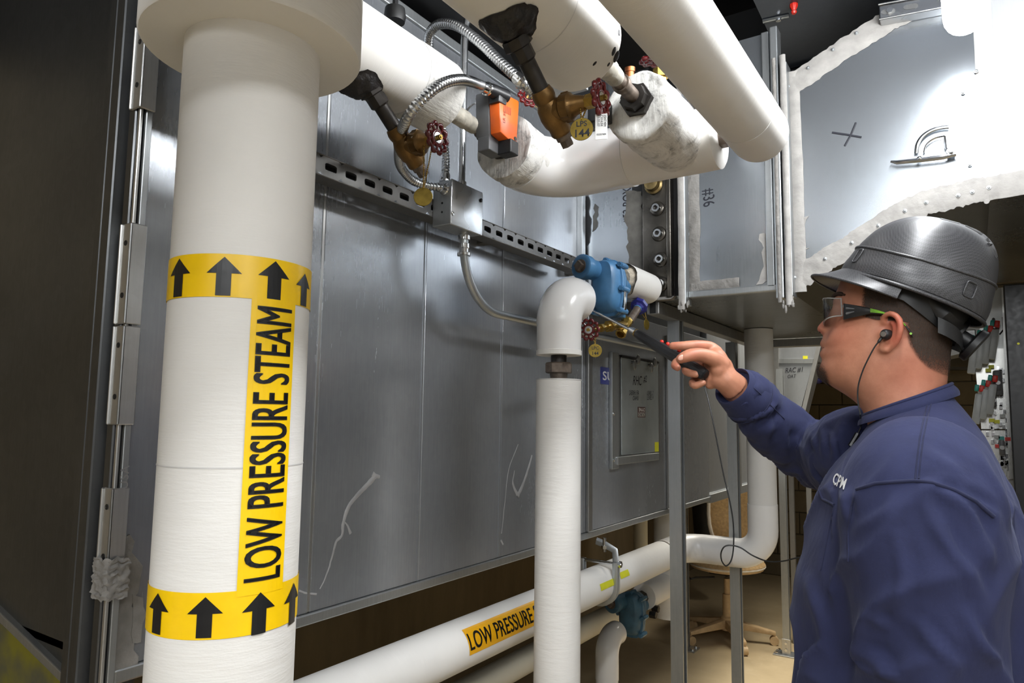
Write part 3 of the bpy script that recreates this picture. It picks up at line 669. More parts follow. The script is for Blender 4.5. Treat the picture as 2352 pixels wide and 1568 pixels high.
q = D2(2112, 364, qy - .014); MB().ball(q, .007, 8, 6).cyl(q, q + Vector((0, .012, 0)), .004, 8).build('wing_screw', CHROME, dq)
# ================================================================== beam under the duct and strut posts
beam = thing('duct_support_beam', (-.83, DY, 1.795), 'dull strut beam running back under the galvanised duct', 'beam')
MB().bb(-.852, -.811, DY - .0, 3.38, 1.797, 1.838).build('channel', STRUT, beam, smooth=0, bevel=.003)
MB().bb(-.842, -.822, DY - .001, 3.3805, 1.800, 1.8385).build('channel_slot', BLACKR, beam, smooth=0)
e = on('x', -.82, 1742, 790)
MB().cyl(e + Vector((0, 0, -.01)), e + Vector((0, 0, .03)), .006, 8).hexa(e, (0, 0, 1), .012, .012).build('end_bolt', CHROME, beam)
beam2 = thing('duct_support_beam', (-.5, 3.37, 1.80), 'dark cross beam under the far edge of the duct', 'beam')
MB().bb(-.86, .02, 3.362, 3.402, 1.802, 1.842).build('channel', STRUT, beam2, smooth=0, bevel=.003)
def post(x, y, z1, label, base=True, w=.041):
    o = thing('strut_post', (x, y, 0), label, 'post', 'strut posts under the ducts')
    h = w / 2; t = .0035; lip = .008
    pr_ = [(-h, -h), (h, -h), (h, -h + lip), (h - t, -h + lip), (h - t, -h + t), (-h + t, -h + t), (-h + t, h - t), (h - t, h - t), (h - t, h - lip), (h, h - lip), (h, h), (-h, h)]
    ca, sa = math.cos(-.5), math.sin(-.5)
    MB().prism([(x + a, y + b, .008) for a, b in pr_], (0, 0, z1 - .008)).build('channel', STRUTL, o, smooth=0)
    # punched slots down the back of the channel
    k = MB()
    z = .10
    while z < z1 - .06:
        k.bb(x - .007, x + .007, y - h - .0004, y - h + .001, z, z + .028); z += .0508
    if base:
        MB().bb(x - .075, x + .075, y - .055, y + .055, 0, .008).build('base_plate', STRUTL, o, smooth=0, bevel=.001, seg=1)
        MB().bb(x - .026, x + .026, y - h - .005, y - h, .008, .10).build('post_base_clip', CLEAT, o, smooth=0, bevel=.001, seg=1)
        for s, u in ((-1, -1), (1, -1), (-1, 1), (1, 1)): MB().hexa((x + s * .055, y + u * .035, .013), (0, 0, 1), .009, .010).build('anchor_bolt', CHROME, o)
        for zz_ in (.035, .075): MB().hexa((x, y - h - .008, zz_), (0, -1, 0), .009, .008).build('clip_bolt', CHROME, o)
    return o
post(-.83, 2.255, 1.797, 'steel strut post nearest the white riser, holding up the duct beam')
post(-.87, 3.05, 1.80, 'steel strut post just behind the white pipe elbow and cord')
q = on('z', .03, 1808, 1492); post(q.x, q.y, 1.79, 'steel strut post with bolted foot plate beside the man, at the far duct')
q = on('z', .03, 1575, 1478); post(q.x, q.y, 1.0, 'short steel strut post with foot plate behind the front post')
# ================================================================== background beyond the duct
far = thing('far_duct', on('y', 4.9, 1830, 900), 'far galvanised duct end with slanting edge and yellow sticker behind the arm', 'duct')
FY = 4.9
F_ = lambda px, py, y=FY: on('y', y, px, py)
MB().prism([F_(1787, 700), F_(1902, 700), F_(1869, 826), F_(1787, 826)], (0, .3, 0)).build('upper_face', FARM, far, smooth=0)
MB().prism([F_(1787, 832), F_(1867, 832), F_(1808, 1062), F_(1787, 1062)], (0, .3, 0)).build('lower_face', FARM, far, smooth=0)
MB().prism([F_(1785, 824, FY - .015), F_(1868, 824, FY - .015), F_(1866, 834, FY - .015), F_(1785, 834, FY - .015)], (0, .1, 0)).build('joint_strip', STRUTL, far, smooth=0)
MB().prism([F_(1898, 700, FY - .01), F_(1908, 700, FY - .01), F_(1822, 1062, FY - .01), F_(1812, 1062, FY - .01)], (0, .02, 0)).build('edge_flange', CLEAT, far, smooth=0)
MB().prism([F_(1776, 700, FY - .03), F_(1788, 700, FY - .03), F_(1788, 1062, FY - .03), F_(1776, 1062, FY - .03)], (0, .06, 0)).build('edge_flange', CLEAT, far, smooth=0)
MB().prism([F_(1844, 817, FY - .002), F_(1855, 817, FY - .002), F_(1855, 828, FY - .002), F_(1844, 828, FY - .002)], (0, .002, 0)).build('sticker', STICK, far, smooth=0)
MB().prism([F_(1822, 779, FY - .002), F_(1834, 779, FY - .002), F_(1834, 784, FY - .002), F_(1822, 784, FY - .002)], (0, .002, 0)).build('paper_label', WHITEP, far, smooth=0)
write('RAC #1', F_(1803, 856, FY - .003), (1, 0, .05), (0, 0, 1), .046, 'handwriting', INK, far, xs=.75, shear=.2)
write('OAT', F_(1808, 868, FY - .003), (1, 0, .05), (0, 0, 1), .032, 'handwriting', INK, far, xs=.8, shear=.2)
ahu2 = thing('far_casing', (-1.11, 3.5, 1.1), 'pale sheet metal casing panels beyond the duct support', 'air handler')
for a, b in ((3.43, 3.86), (3.88, 4.25), (4.27, 4.62)):
    MB().bb(-2.1, -1.10, a, b, 1.10, 2.4).build('casing_panel', FARM, ahu2, smooth=0, bevel=.006)
for y in (3.87, 4.26):
    MB().bb(-1.10, -1.07, y - .03, y + .03, 1.08, 2.3).build('joint_bar', STRUTL, ahu2, smooth=0, bevel=.003)
MB().bb(-2.1, -1.085, 3.41, 4.64, 1.06, 1.10).build('bottom_rail', STRUTL, ahu2, smooth=0)
# dark plastic bucket-like pipe behind the chair
t_ = thing('black_drain_pipe', on('y', 5.6, 1625, 1300), 'thick dark pipe standing behind the office chair back', 'pipe')
q0 = on('y', 5.6, 1612, 1130); q1 = on('y', 5.6, 1624, 1290)
MB().tube([Vector((q0.x - .02, 5.6, ZC)), q0, q1], .085, 16).build('pipe', BLACKR, t_, smooth=50)
MB().cyl(q0 + Vector((0, 0, -.02)), q0 + Vector((0, 0, .03)), .095, 16).build('coupling', IRON, t_)
# white stub with blue tag fitting far behind the chin
st = thing('far_white_pipe', F_(1870, 855, 5.6), 'short white insulated pipe behind the chin with blue drain fitting', 'pipe')
a_ = on('y', 5.6, 1856, 855); b_ = on('y', 5.6, 1950, 850)
MB().cyl(a_, b_, .062, 20).build('insulation', CREAM, st, smooth=40)
c_ = on('y', 5.58, 1876, 874); MB().ball(c_, .035, 12, 8, 0, (1.2, 1, .7)).build('blue_fitting', NAVYP, st)
d_ = on('y', 5.58, 1850, 893); MB().cyl(c_, d_, .018, 10).ball(d_, .035, 8, 6).ball(d_ + Vector((-.03, 0, -.02)), .025, 8, 6).build('copper_tail', COPPER, st)
fb = thing('far_overhead_duct', on('y', 6.0, 1885, 780), 'distant grey duct under the far ceiling behind the face', 'duct')
MB().prism([on('y', 6.0, 1872, 770), on('y', 6.0, 1960, 770), on('y', 6.0, 1960, 835), on('y', 6.0, 1862, 835)], (0, .3, 0)).build('face', FARM, fb, smooth=0)
MB().prism([on('y', 5.98, 1862, 832), on('y', 5.98, 1960, 818), on('y', 5.98, 1960, 824), on('y', 5.98, 1862, 842)], (0, .02, 0)).build('edge_flange', CLEAT, fb, smooth=0)
for dx in (.05, .25): MB().cyl((on('y', 6.0, 1872, 770).x + dx, 6.15, on('y', 6.0, 1872, 772).z), (on('y', 6.0, 1872, 770).x + dx, 6.15, ZC), .01, 8).build('hanger_rod', STRUT, fb)
MB().prism([on('y', 5.97, 1890, 776), on('y', 5.97, 1905, 776), on('y', 5.97, 1903, 822), on('y', 5.97, 1888, 818)], (0, .03, 0)).build('dark_opening', BLACKR, fb, smooth=0)
fc = thing('far_lintel_beam', on('y', 6.3, 2150, 846), 'dark beam across the far block wall behind the neck', 'beam')
MB().prism([on('y', 6.85, 1880, 842), on('y', 6.85, 2300, 842), on('y', 6.85, 2300, 849), on('y', 6.85, 1880, 849)], (0, .1, 0)).build('beam', plain('dark_beam', srgb(70, 66, 56), .6), fc, smooth=0)
cb = thing('pale_far_duct', on('y', 5.0, 2200, 790), 'pale slanting duct seen behind the hard hat ratchet', 'duct')
MB().prism([on('y', 5.2, 2160, 600), on('y', 5.2, 2262, 600), on('y', 5.2, 2262, 800), on('y', 5.2, 2160, 822)], (0, .3, 0)).build('face', FARM, cb, smooth=0)
for dx in (.05, .28): MB().cyl((on('y', 5.2, 2160, 600).x + dx, 5.35, on('y', 5.2, 2160, 604).z), (on('y', 5.2, 2160, 600).x + dx, 5.35, ZC), .01, 8).build('hanger_rod', STRUT, cb)
MB().cyl((b_.x - .1, 5.6, a_.z + .05), (b_.x - .1, 5.6, ZC), .006, 8).build('hanger_rod', STRUT, st)
for dx in (.03, .14): MB().bb(F_(1787, 900).x + dx, F_(1787, 900).x + dx + .03, 5.0, 5.03, 0, F_(1787, 1062).z + .05).build('support_leg', STRUT, far, smooth=0)
# ------------------------------------------------------------------ office chair
cc = on('z', .0, 1672, 1470); ch = thing('office_chair', (cc.x, cc.y, 0), 'tan swivel office chair on a five spoke base behind the pipes', 'chair')
cx, cy = cc.x, cc.y
view = Vector((cx, cy, 0)).normalized(); side = Vector((view.y, -view.x, 0))
for k in range(5):
    a = 2 * PI * k / 5 + .30; d = Vector((math.cos(a), math.sin(a), 0)); n2 = Vector((-d.y, d.x, 0)); k_ = MB()
    o = Vector((cx, cy, 0))
    A = [o + d * .03 + n2 * s * .028 + Vector((0, 0, z)) for s, z in ((-1, .085), (1, .085), (1, .14), (-1, .14))]
    B = [o + d * .30 + n2 * s * .018 + Vector((0, 0, z)) for s, z in ((-1, .062), (1, .062), (1, .085), (-1, .085))]
    k_._add(A + B, [(0, 1, 2, 3), (4, 5, 6, 7), (0, 1, 5, 4), (1, 2, 6, 5), (2, 3, 7, 6), (3, 0, 4, 7)])
    k_.build('base_spoke', TAN, ch, smooth=30, bevel=.005)
    w_ = o + d * .29; cst = MB(); cst.cyl(w_ + n2 * -.022 + Vector((0, 0, .028)), w_ + n2 * .022 + Vector((0, 0, .028)), .028, 16); cst.cyl(w_ + Vector((0, 0, .03)), w_ + Vector((0, 0, .07)), .008, 8)
    cst.build('caster', TAN, ch, smooth=40)
MB().lathe([(.07, .045), (.15, .045), (.16, .032), (.30, .030), (.30, .020), (.40, .020)], (cx, cy, 0), (0, 0, 1), 16).build('gas_column', TAN, ch)
MB().box((cx, cy, .45), (.20, .14, .04)).build('seat_mechanism', IRON, ch, bevel=.006)
lv = Vector((cx, cy, .40)); MB().tube([lv - side * .08, lv - side * .20 - view * .05, lv - side * .23 - view * .06 + Vector((0, 0, -.01))], .007, 8).ball(lv - side * .25 - view * .06 + Vector((0, 0, -.012)), .020, 10, 8).build('tilt_lever', BLACKP, ch)
seat = MB(); seat.ball((cx, cy, .505), 1, 28, 12, 0, (.25, .25, .05)); seat.build('seat', TANF, ch, smooth=60)
MB().lathe([(.465, .20), (.475, .236), (.495, .242), (.50, .22)], (cx, cy, 0), (0, 0, 1), 32).build('seat_shell', TAN, ch)
MB().tube([(cx + .243 * math.cos(a), cy + .243 * math.sin(a), .496) for a in [2 * PI * i / 32 for i in range(32)]], .008, 8, closed=True).build('seat_piping', PIPING, ch)
bk = Vector((cx, cy, .80)) + view * .20 + side * .10
def bo(u, v, d):     # back cushion outline: rounded shield
    a = 2 * PI * u; ca, sa = math.cos(a), math.sin(a)
    x = .215 * math.copysign(abs(ca) ** .65, ca) * (1 - .10 * max(0, -sa)); z = .27 * math.copysign(abs(sa) ** .75, sa)
    return bk + side * x * v + Vector((0, 0, z * v)) + view * (d - .05 * (x * v / .2) ** 2 - .03 * abs(z * v))
bm_ = MB()
bm_.grid(lambda u, v: bo(u, v, -.045 * (1 - v ** 4)), 36, 8, cu=True); bm_.grid(lambda u, v: bo(u, v, .03 * (1 - v ** 4)), 36, 8, cu=True)
bm_.build('backrest', TANF, ch, smooth=60)
MB().tube([bo(i / 36, 1.0, 0) for i in range(36)], .014, 8, closed=True).build('back_piping', PIPING, ch)
MB().tube([Vector((cx, cy, .41)) + view * .1, Vector((cx, cy, .42)) + view * .24, Vector((cx, cy, .62)) + view * .27, Vector((cx, cy, .75)) + view * .235], .022, 10).build('back_support', IRON, ch)
# ------------------------------------------------------------------ terminal panel at far right
TY = 3.4
tp = thing('electrical_backboard', on('y', TY, 2290, 900), 'open electrical panel of metal backplates with grey relays behind the hard hat', 'control panel')
A0, A1 = on('y', TY, 2278, 662), on('y', TY, 2352, 1200)
tz1 = A0.z; plates = [(2268, 2300), (2302, 2322)]
T_ = lambda px, py, y=TY: on('y', y, px, py)
PANW = plain('white_backplate', srgb(206, 208, 206), .35, .5, .06, 10); PANM = galv('panel_backplate', (.5, .5, .48), (.75, .75, .72), .2, .34, .4)
MB().prism([T_(2272, 662), T_(2305, 660), T_(2308, 800), T_(2240, 800)], (0, .02, 0)).build('upper_backplate', PANW, tp, smooth=0)
MB().prism([T_(2236, 800), T_(2312, 800), T_(2322, 985), T_(2254, 985)], (0, .02, 0)).build('backplate', PANM, tp, smooth=0)
MB().prism([T_(2254, 988), T_(2324, 988), T_(2352, 1250), T_(2300, 1250)], (0, .02, 0)).build('backplate', PANM, tp, smooth=0)
MB().prism([T_(2300, 660, TY - .02), T_(2307, 660, TY - .02), T_(2330, 1100, TY - .02), T_(2318, 1100, TY - .02)], (0, .02, 0)).build('edge_strip', PANM, tp, smooth=0)
relay = []
def relay_block(px, py, n, lab):
    r = thing('relay_block', T_(px, py, TY - .03), lab, 'relay', 'relay clusters on the electrical backboard')
    for i in range(n):
        ox = T_(px + i * 15, py - i * 11, TY - .02 - .0 * i); X = Vector((1, 0, 0)); tl = Vector((.16, 0, .98)).normalized(); sd = tl.cross(Vector((0, 1, 0)))
        MB().box(ox + tl * -.06 + Vector((0, -.03, 0)), (.028, .05, .12), (sd, Vector((0, 1, 0)), tl)).build('relay_socket', LGREY, r, smooth=30, bevel=.004)
        m2 = REDP if i % 3 != 1 or n < 4 else TEAL
        MB().box(ox + tl * .022 + Vector((0, -.035, 0)) - sd * .004, (.017, .04, .026), (sd, Vector((0, 1, 0)), tl)).build('relay_cap', m2, r, smooth=30, bevel=.003)
        MB().box(ox + tl * .022 + Vector((0, -.034, 0)) + sd * .012, (.014, .04, .026), (sd, Vector((0, 1, 0)), tl)).build('relay_cap', TEAL, r, smooth=30, bevel=.003)
    return r
relay_block(2240, 792, 4, 'upper cluster of grey relay sockets with red and teal caps by the hard hat')
relay_block(2250, 905, 3, 'lower cluster of grey relay sockets with red and teal caps by the shoulder')
def module(px0, py0, px1, py1, mat, lab, y=TY - .05, screwm=STRUT):
    r = thing('control_module', T_((px0 + px1) / 2, py1, y), lab, 'module', 'modules on the electrical backboard')
    a, b = T_(px0, py0, y), T_(px1, py1, y)
    MB().bb(a.x, b.x, y, y + .05, b.z, a.z).build('housing', mat, r, smooth=30, bevel=.006)
    MB().bb(a.x + .008, b.x - .008, y - .006, y, b.z + .02, a.z - .02).build('front_cover', mat, r, smooth=30, bevel=.003)
    MB().lathe([(0, .009), (.004, .008)], ((a.x + b.x) / 2, y - .006, (a.z + b.z) / 2), (0, -1, 0), 12).build('cover_screw', screwm, r)
module(2262, 770, 2282, 802, LGREY, 'pale grey round faced module on the upper panel')
module(2278, 729, 2288, 770, DGREY, 'narrow dark grey module at top of the electrical panel')
module(2280, 850, 2305, 908, DGREY, 'large dark grey module in the middle of the electrical panel')
module(2276, 903, 2290, 935, DGREY, 'small dark grey module beside the lower relay cluster')
module(2294, 1010, 2310, 1046, DGREY, 'dark module low on the panel near the shoulder')
tb = MB()
for i in range(90):
    px, py = random.uniform(2262, 2322), random.uniform(845, 1090)
    if px < 2262 + (py - 985) * .35: continue
    q = T_(px, py, TY - .012); tb.bb(q.x - .005, q.x + .005, TY - .016, TY, q.z - .008, q.z + .008)
tb.build('terminal_screws', CHROME, tp, smooth=0, kind='stuff')
for px, py, m2 in ((2270, 850, STICK), (2277, 842, STICK), (2278, 965, STICK), (2290, 968, STICK), (2303, 955, LGREY), (2290, 1003, LGREY), (2300, 1006, TEAL), (2315, 1008, REDP), (2292, 1024, REDP)):
    q = T_(px, py, TY - .02); MB().bb(q.x - .009, q.x + .009, TY - .022, TY, q.z - .007, q.z + .007).build('terminal_block', m2, tp, smooth=0)
MB().cyl(T_(2303, 728, TY - .002), T_(2305, 757, TY - .002), .003, 6).cyl(T_(2296, 768, TY - .002), T_(2307, 754, TY - .002), .003, 6).build('wiring', BLACKR, tp)
dk = thing('dark_cabinet_door', on('y', 2.9, 2340, 900), 'tall black cabinet door at the right edge of view', 'cabinet')
q0, q1 = on('y', 2.9, 2305, 654), on('y', 2.9, 2400, 700)
MB().prism([on('y', 2.9, 2304, 654), Vector((1.3, 2.9, on('y', 2.9, 2352, 650).z)), Vector((1.3, 2.9, .03)), Vector((on('y', 2.9, 2348, 1500).x, 2.9, .03))], (0, .03, 0)).build('door_leaf', plain('black_cabinet', srgb(20, 20, 22), .4, .2, .1), dk, smooth=0, bevel=.004)
MB().lathe([(0, .004), (.002, .004)], on('y', 2.899, 2339, 789), (0, -1, 0), 8).build('indicator', STICK, dk)
# ================================================================== overhead
od = thing('dark_overhead_duct', (-.3, 2.4, 2.9), 'dark bluish duct overhead between the white pipe and the lamp', 'duct')
O_ = lambda px, py, z: on('z', z, px, py)
OZ = 2.72
pts = [O_(1730, 0, OZ), O_(1800, 150, OZ), O_(1812, 158, OZ), Vector((.9, O_(1812, 158, OZ).y - .0, OZ)), Vector((.9, 1.0, OZ)), O_(1690, -160, OZ)]
MB().prism(pts, (0, 0, .25)).build('duct_body', BLUED2, od, smooth=0)
a_, b_ = O_(1752, 50, OZ - .003), O_(1812, 37, OZ - .003)
MB().tube([a_, b_], .012, 8, flat=(0, 0, 1)).build('standing_seam', STRUTL, od)
q = O_(1788, 44, OZ - .006); MB().lathe([(0, .008), (.006, .008)], q, (0, 0, -1), 8).build('seam_screw', CHROME, od)
q = O_(1823, 10, OZ); MB().lathe([(0, .012), (.008, .012), (.02, .006), (.024, .009), (.03, .006)], q, (0, 0, -1), 8).build('red_fastener', REDP, od)
ob = thing('black_overhead_duct', (-1.6, 1.6, 2.46), 'black wrapped duct above the casing top', 'duct')
MB().bb(-2.2, -1.0, .2, 2.05, 2.47, 2.9).build('duct_body', BLACKD, ob, smooth=0)
ob2 = thing('black_overhead_duct', (-.75, 1.9, 2.75), 'black duct crossing overhead behind the white insulated pipes', 'duct')
MB().bb(-1.0, .9, O_(1812, 158, OZ).y + .02, 3.3, 2.66, 3.0).build('duct_body', BLACKD, ob2, smooth=0)
# strut bracket beside the lamp
br = thing('strut_bracket', D2(2095, 20, DY - .05), 'short slotted strut bracket on the duct top beside the lamp', 'bracket')
by = DY - .04
P = [D2(2018, 12, by), D2(2165, -14, by), D2(2165, 18, by), D2(2020, 46, by)]
MB().prism(P, (0, .04, 0)).build('channel', ZINC, br, smooth=0, bevel=.003)
d_ = (P[1] - P[0]).normalized(); u_ = (P[3] - P[0]).normalized()
for px, py in ((2040, 26), (2092, 15)):
    q = D2(px, py, by - .0008); k = MB()
    k.prism([q + d_ * (.017 * math.copysign(abs(math.cos(t)) ** .5, math.cos(t))) + u_ * (.007 * math.sin(t)) for t in [2 * PI * i / 20 for i in range(20)]], (0, -.0006, 0)); k.build('slot', STRUT, br, smooth=0)
MB().tube([P[0] + Vector((0, -.003, 0)), P[1] + Vector((0, -.003, 0))], .003, 8).build('upper_lip', CHROME, br); MB().tube([P[3] + Vector((0, -.003, 0)), P[2] + Vector((0, -.003, 0))], .003, 8).build('lower_lip', CHROME, br)
q = D2(2044, 24, by - .004); MB().hexa(q, (0, -1, 0), .008, .01).build('bolt', CHROME, br)
# red clips under the duct by the brim
for px, py, wh in ((1851, 664, 'uppermost'), (1868, 684, 'middle'), (1884, 698, 'lowest')):
    q = on('y', 2.6, px, py); k = MB()
    k.ball(q, .010, 8, 6).cyl(q, q + Vector((0, 0, .03)), .006, 8).build('duct_fastener', REDP, None, q, label=wh + ' of the three red fasteners hanging under the duct beside the brim', cat='fastener', group='red fasteners under the duct')
# tube lamp: vapour tight fitting hung near the duct, another behind the camera
def lamp(x, y0, y1, z, label, top=None):
    o = thing('tube_lamp', (x, y1, z), label, 'lamp', 'tube lamps')
    r = .041; P = [Vector((x, y0, z))] + [Vector((x, y1 - .05, z))]
    R = [r, r]
    for i in range(1, 7):
        a = PI / 2 * i / 6; P.append(Vector((x, y1 - .05 + .045 * math.sin(a), z))); R.append(max(.004, r * math.cos(a) ** .6))
    MB().tube(P, R, 20).build('diffuser', LAMP, o, smooth=60)
    MB().bb(x - .03, x + .03, y0, y1 - .10, z + .036, z + .065).build('housing', LGREY, o, bevel=.006)
    for y in (y0 + .15, y1 - .3): MB().cyl((x, y, z + .07), (x, y, top or ZC), .006, 8).build('hanger_rod', CHROME, o)
    return o
lq = on('y', 1.79, 2214, 34)
lamp(lq.x, .55, 1.84, lq.z, 'bright glowing tube lamp at the top right corner in front of the duct', OZ)
lamp(lq.x + .05, -1.7, -.45, lq.z + .08, 'second lit tube lamp in the row, behind the camera')
lamp(1.40, -1.3, -.05, 2.46, 'unseen tube lamp added on the right behind the camera as fill light')  # added lamp, out of view, to brighten the upper steam riser

# plank under the casing corner, lower left
pk = MB().bb(WX - .04, WX + .03, .60, .80, .985, 1.03).build('plywood_board', WOOD, None, (WX - .1, .6, .985), smooth=0, bevel=.002, label='edge of a plywood board under the casing at lower left', cat='board')
ps = thing('board_trestle', (WX - .1, .8, 0), 'steel leg holding the plywood board, mostly hidden behind the steam pipe', 'stand')
MB().bb(WX - .08, WX - .04, .66, .70, 0, .985).build('leg', STRUT, ps, smooth=0)
# ================================================================== pipes
def cyl_hit(px, py, c, d, r):
    """first hit of a view ray with the cylinder (axis point c, unit direction d)"""
    c = Vector(c); d = Vector(d).normalized(); q = ray(px, py); o = CAM - c
    a = q - d * q.dot(d); b = o - d * o.dot(d)
    A = a.dot(a); B = 2 * a.dot(b); Cc = b.dot(b) - r * r; D = max(0, B * B - 4 * A * Cc)
    p = CAM + q * ((-B - math.sqrt(D)) / (2 * A)); return p
def cyl_map(c, d, r):
    u, w, d = frame(d); c = Vector(c)
    def to(p): v = Vector(p) - c; return math.atan2(v.dot(w), v.dot(u)), v.dot(d)
    def fr(a, t, rr=None): return c + d * t + (u * math.cos(a) + w * math.sin(a)) * (r if rr is None else rr)
    return to, fr
def cyl_poly(poly, fr, rr, name, mat, parent, step=.006, r=1.0):
    """flat print wrapped on a cylinder; poly in (arc length about angle 0, axial)"""
    bm = bmesh.new()
    for q in poly: bm.faces.new([bm.verts.new((a, b, 0)) for a, b in q])
    cut(bm, 'x', step)
    return put(bm, lambda a, b: fr(a / r, b, rr), name, mat, parent)
# ------------------------------------------------------------------ big low pressure steam riser
SX, SY, SR = -.80, .56, .0872
LPS = thing('steam_riser_pipe', (SX, SY, 0), 'thick white insulated riser pipe with yellow LOW PRESSURE STEAM marker and arrows', 'pipe')
MB().tube([(SX, SY, z) for z in np.linspace(0, 1.99, 40)], SR, 64, cap=False).build('insulation_jacket', CANV, LPS, smooth=60)
zj = cyl_hit(510, 1075, (SX, SY, 0), (0, 0, 1), SR).z
MB().tube([(SX, SY, zj - .0008), (SX, SY, zj + .0008)], SR + .0006, 64, cap=False).build('jacket_joint', PVCG, LPS, smooth=60)
col_ = MB(); col_.lathe([(0, SR - .004), (0, .1405), (.003, .1425), (.9, .1425)], (SX, SY, 1.965), (0, 0, 1), 64); col_.build('insulation_collar', CANV, LPS, smooth=40)
to, fr = cyl_map((SX, SY, 0), (0, 0, 1), SR)
sg_ = 1 if to(cyl_hit(560, 700, (SX, SY, 0), (0, 0, 1), SR))[0] > to(cyl_hit(520, 700, (SX, SY, 0), (0, 0, 1), SR))[0] else -1
def hz(px, py): return to(cyl_hit(px, py, (SX, SY, 0), (0, 0, 1), SR))
def tape(name, pt, pb):
    z1 = hz(*pt)[1]; z0 = hz(*pb)[1]
    o = MB().tube([(SX, SY, z) for z in (z0, z0 + .0002, z1 - .0002, z1)], SR + .0009, 96, cap=False).build(name, YELLOW, LPS, smooth=60)
    return o
tU = tape('arrow_tape', (540, 584), (540, 683)); tL = tape('arrow_tape', (470, 1361), (470, 1469))
def arrow(px, ptop, pbot, tape_):
    a0, z1 = hz(px, ptop); _, z0 = hz(px, pbot); h = z1 - z0
    hw, sw, hh = .0215 * h / .05, .0092 * h / .05, h * .42
    cyl_poly([[(-sw, z0), (sw, z0), (sw, z1 - hh), (-sw, z1 - hh)], [(-hw, z1 - hh), (hw, z1 - hh), (0, z1)]], lambda a, t, rr=None: fr(a0 + a, t, rr), SR + .0016, 'arrow', BLACK, tape_, .006, SR)
a1 = hz(415, 640)[0]; a2 = hz(517, 635)[0]; a3 = hz(632, 645)[0]
for px, t, b in ((415, 594, 681), (517, 590, 679), (632, 600, 688), (698, 628, 704)): arrow(px, t, b, tU)
for px, t, b in ((366, 1361, 1456), (473, 1370, 1464), (597, 1359, 1454), (672, 1338, 1428)): arrow(px, t, b, tL)
aL, aR = hz(544, 1340)[0], hz(648, 1330)[0]; zt = hz(600, 675)[1]; zb_ = hz(600, 1362)[1]
bm = bmesh.new(); vs = [bm.verts.new(p) for p in ((0, zb_, 0), (abs(aR - aL) * SR, zb_, 0), (abs(aR - aL) * SR, zt, 0), (0, zt, 0))]; bm.faces.new(vs); cut(bm, 'x', .006)
mk = put(bm, lambda a, b: fr(aL + sg_ * a / SR, b, SR + .0013), 'marker_strip', YELLOW, LPS)
zx0, zx1 = hz(600, 1331)[1], hz(620, 706)[1]
bm = text2d('LOW PRESSURE STEAM', .066); x0 = min(v.co.x for v in bm.verts); x1 = max(v.co.x for v in bm.verts); y1 = max(v.co.y for v in bm.verts); y0 = min(v.co.y for v in bm.verts)
ab_, at_ = hz(640, 1325)[0], hz(559, 1325)[0]
for v in bm.verts: v.co.x = zx0 + (v.co.x - x0) / (x1 - x0) * (zx1 - zx0); v.co.y = (v.co.y - y0) / (y1 - y0) * abs(at_ - ab_) * SR
cut(bm, 'y', .005); bm = embolden(bm, .0007, .0005)
put(bm, lambda a, b: fr(ab_ - sg_ * b / SR, a, SR + .0020), 'lettering', BLACK, mk)
# ------------------------------------------------------------------ insulated headers A, B and line C overhead
def blob_hole(c, r, ax, name, parent, n=26, mat=TAR, seed=0, depth=.03):
    """ragged black opening in the jacket: lumpy disc that follows the pipe wall"""
    u, w, d = frame(ax); c = Vector(c)
    def f(i, j):
        a = 2 * PI * i; rr = r * (1 + .16 * mnoise.noise(Vector((math.cos(a) * 1.7 + seed, math.sin(a) * 1.7, 2))) + .05 * mnoise.noise(Vector((math.cos(a) * 6, math.sin(a) * 6, seed)))) * (j ** .8)
        return c + (u * math.cos(a) + w * math.sin(a)) * rr + d * (depth * (1 - j ** 3) + .004 * mnoise.noise(Vector((math.cos(a) * rr * 90, math.sin(a) * rr * 90, seed))))
    return MB().grid(f, n, 8, cu=True).build(name, mat, parent, smooth=50)
def hole_patch(parent, cx, cz, r, px, py, ra, rt, seed):
    to, fr = cyl_map((cx, 0, cz), (0, 1, 0), r); a0, t0 = to(cyl_hit(px, py, (cx, 0, cz), (0, 1, 0), r))
    def f(i, j):
        a = 2 * PI * i; k = (1 + .16 * mnoise.noise(Vector((math.cos(a) * 1.7 + seed, math.sin(a) * 1.7, 2))) + .06 * mnoise.noise(Vector((math.cos(a) * 7, math.sin(a) * 7, seed)))) * j
        x, y = math.cos(a) * k * ra / r, math.sin(a) * k * rt
        h = .0012 + .016 * max(0, 1 - j * 1.15) ** .7 + .004 * mnoise.noise(Vector((x * 8, y * 90, seed))) * (1 - j ** 4)
        return fr(a0 + x, t0 + y, r + max(.0006, h))
    return MB().grid(f, 48, 14, cu=True).build('ragged_opening', TAR, parent, smooth=60)
def ends(y0, y1, r, rnd=.012):
    P = [(y0, r), (y1 - rnd * 1.4, r)]
    for i in range(1, 6): t = PI / 2 * i / 5; P.append((y1 - rnd * 1.4 + rnd * 1.4 * math.sin(t), r - rnd * (1 - math.cos(t))))
    return P
AX, AZ, AR_, AE = -.85, 2.095, .0705, 1.006
hA = thing('steam_header_pipe', (AX, .56, AZ), 'white insulated pipe with smudged end running back from the thick riser collar', 'pipe')
k = MB(); k.lathe([(t - .56, r) for t, r in ends(.56, AE, AR_)], (AX, .56, AZ), (0, 1, 0), 48); k.build('insulation_jacket', CANH, hA, smooth=40)
MB().lathe([(0, AR_ + .0006), (.004, AR_ + .0012), (.10, AR_ + .0012), (.103, AR_ - .004)], (AX, AE - .10, AZ), (0, 1, 0), 48).build('end_cap', MASTIC, hA, smooth=40)
MB().tube([(AX, .905, AZ), (AX, .9064, AZ)], AR_ + .0005, 48, cap=False).build('jacket_joint', PVCG, hA)
BX, BZ, BR_, BE = -.50, 2.064, .0735, .95
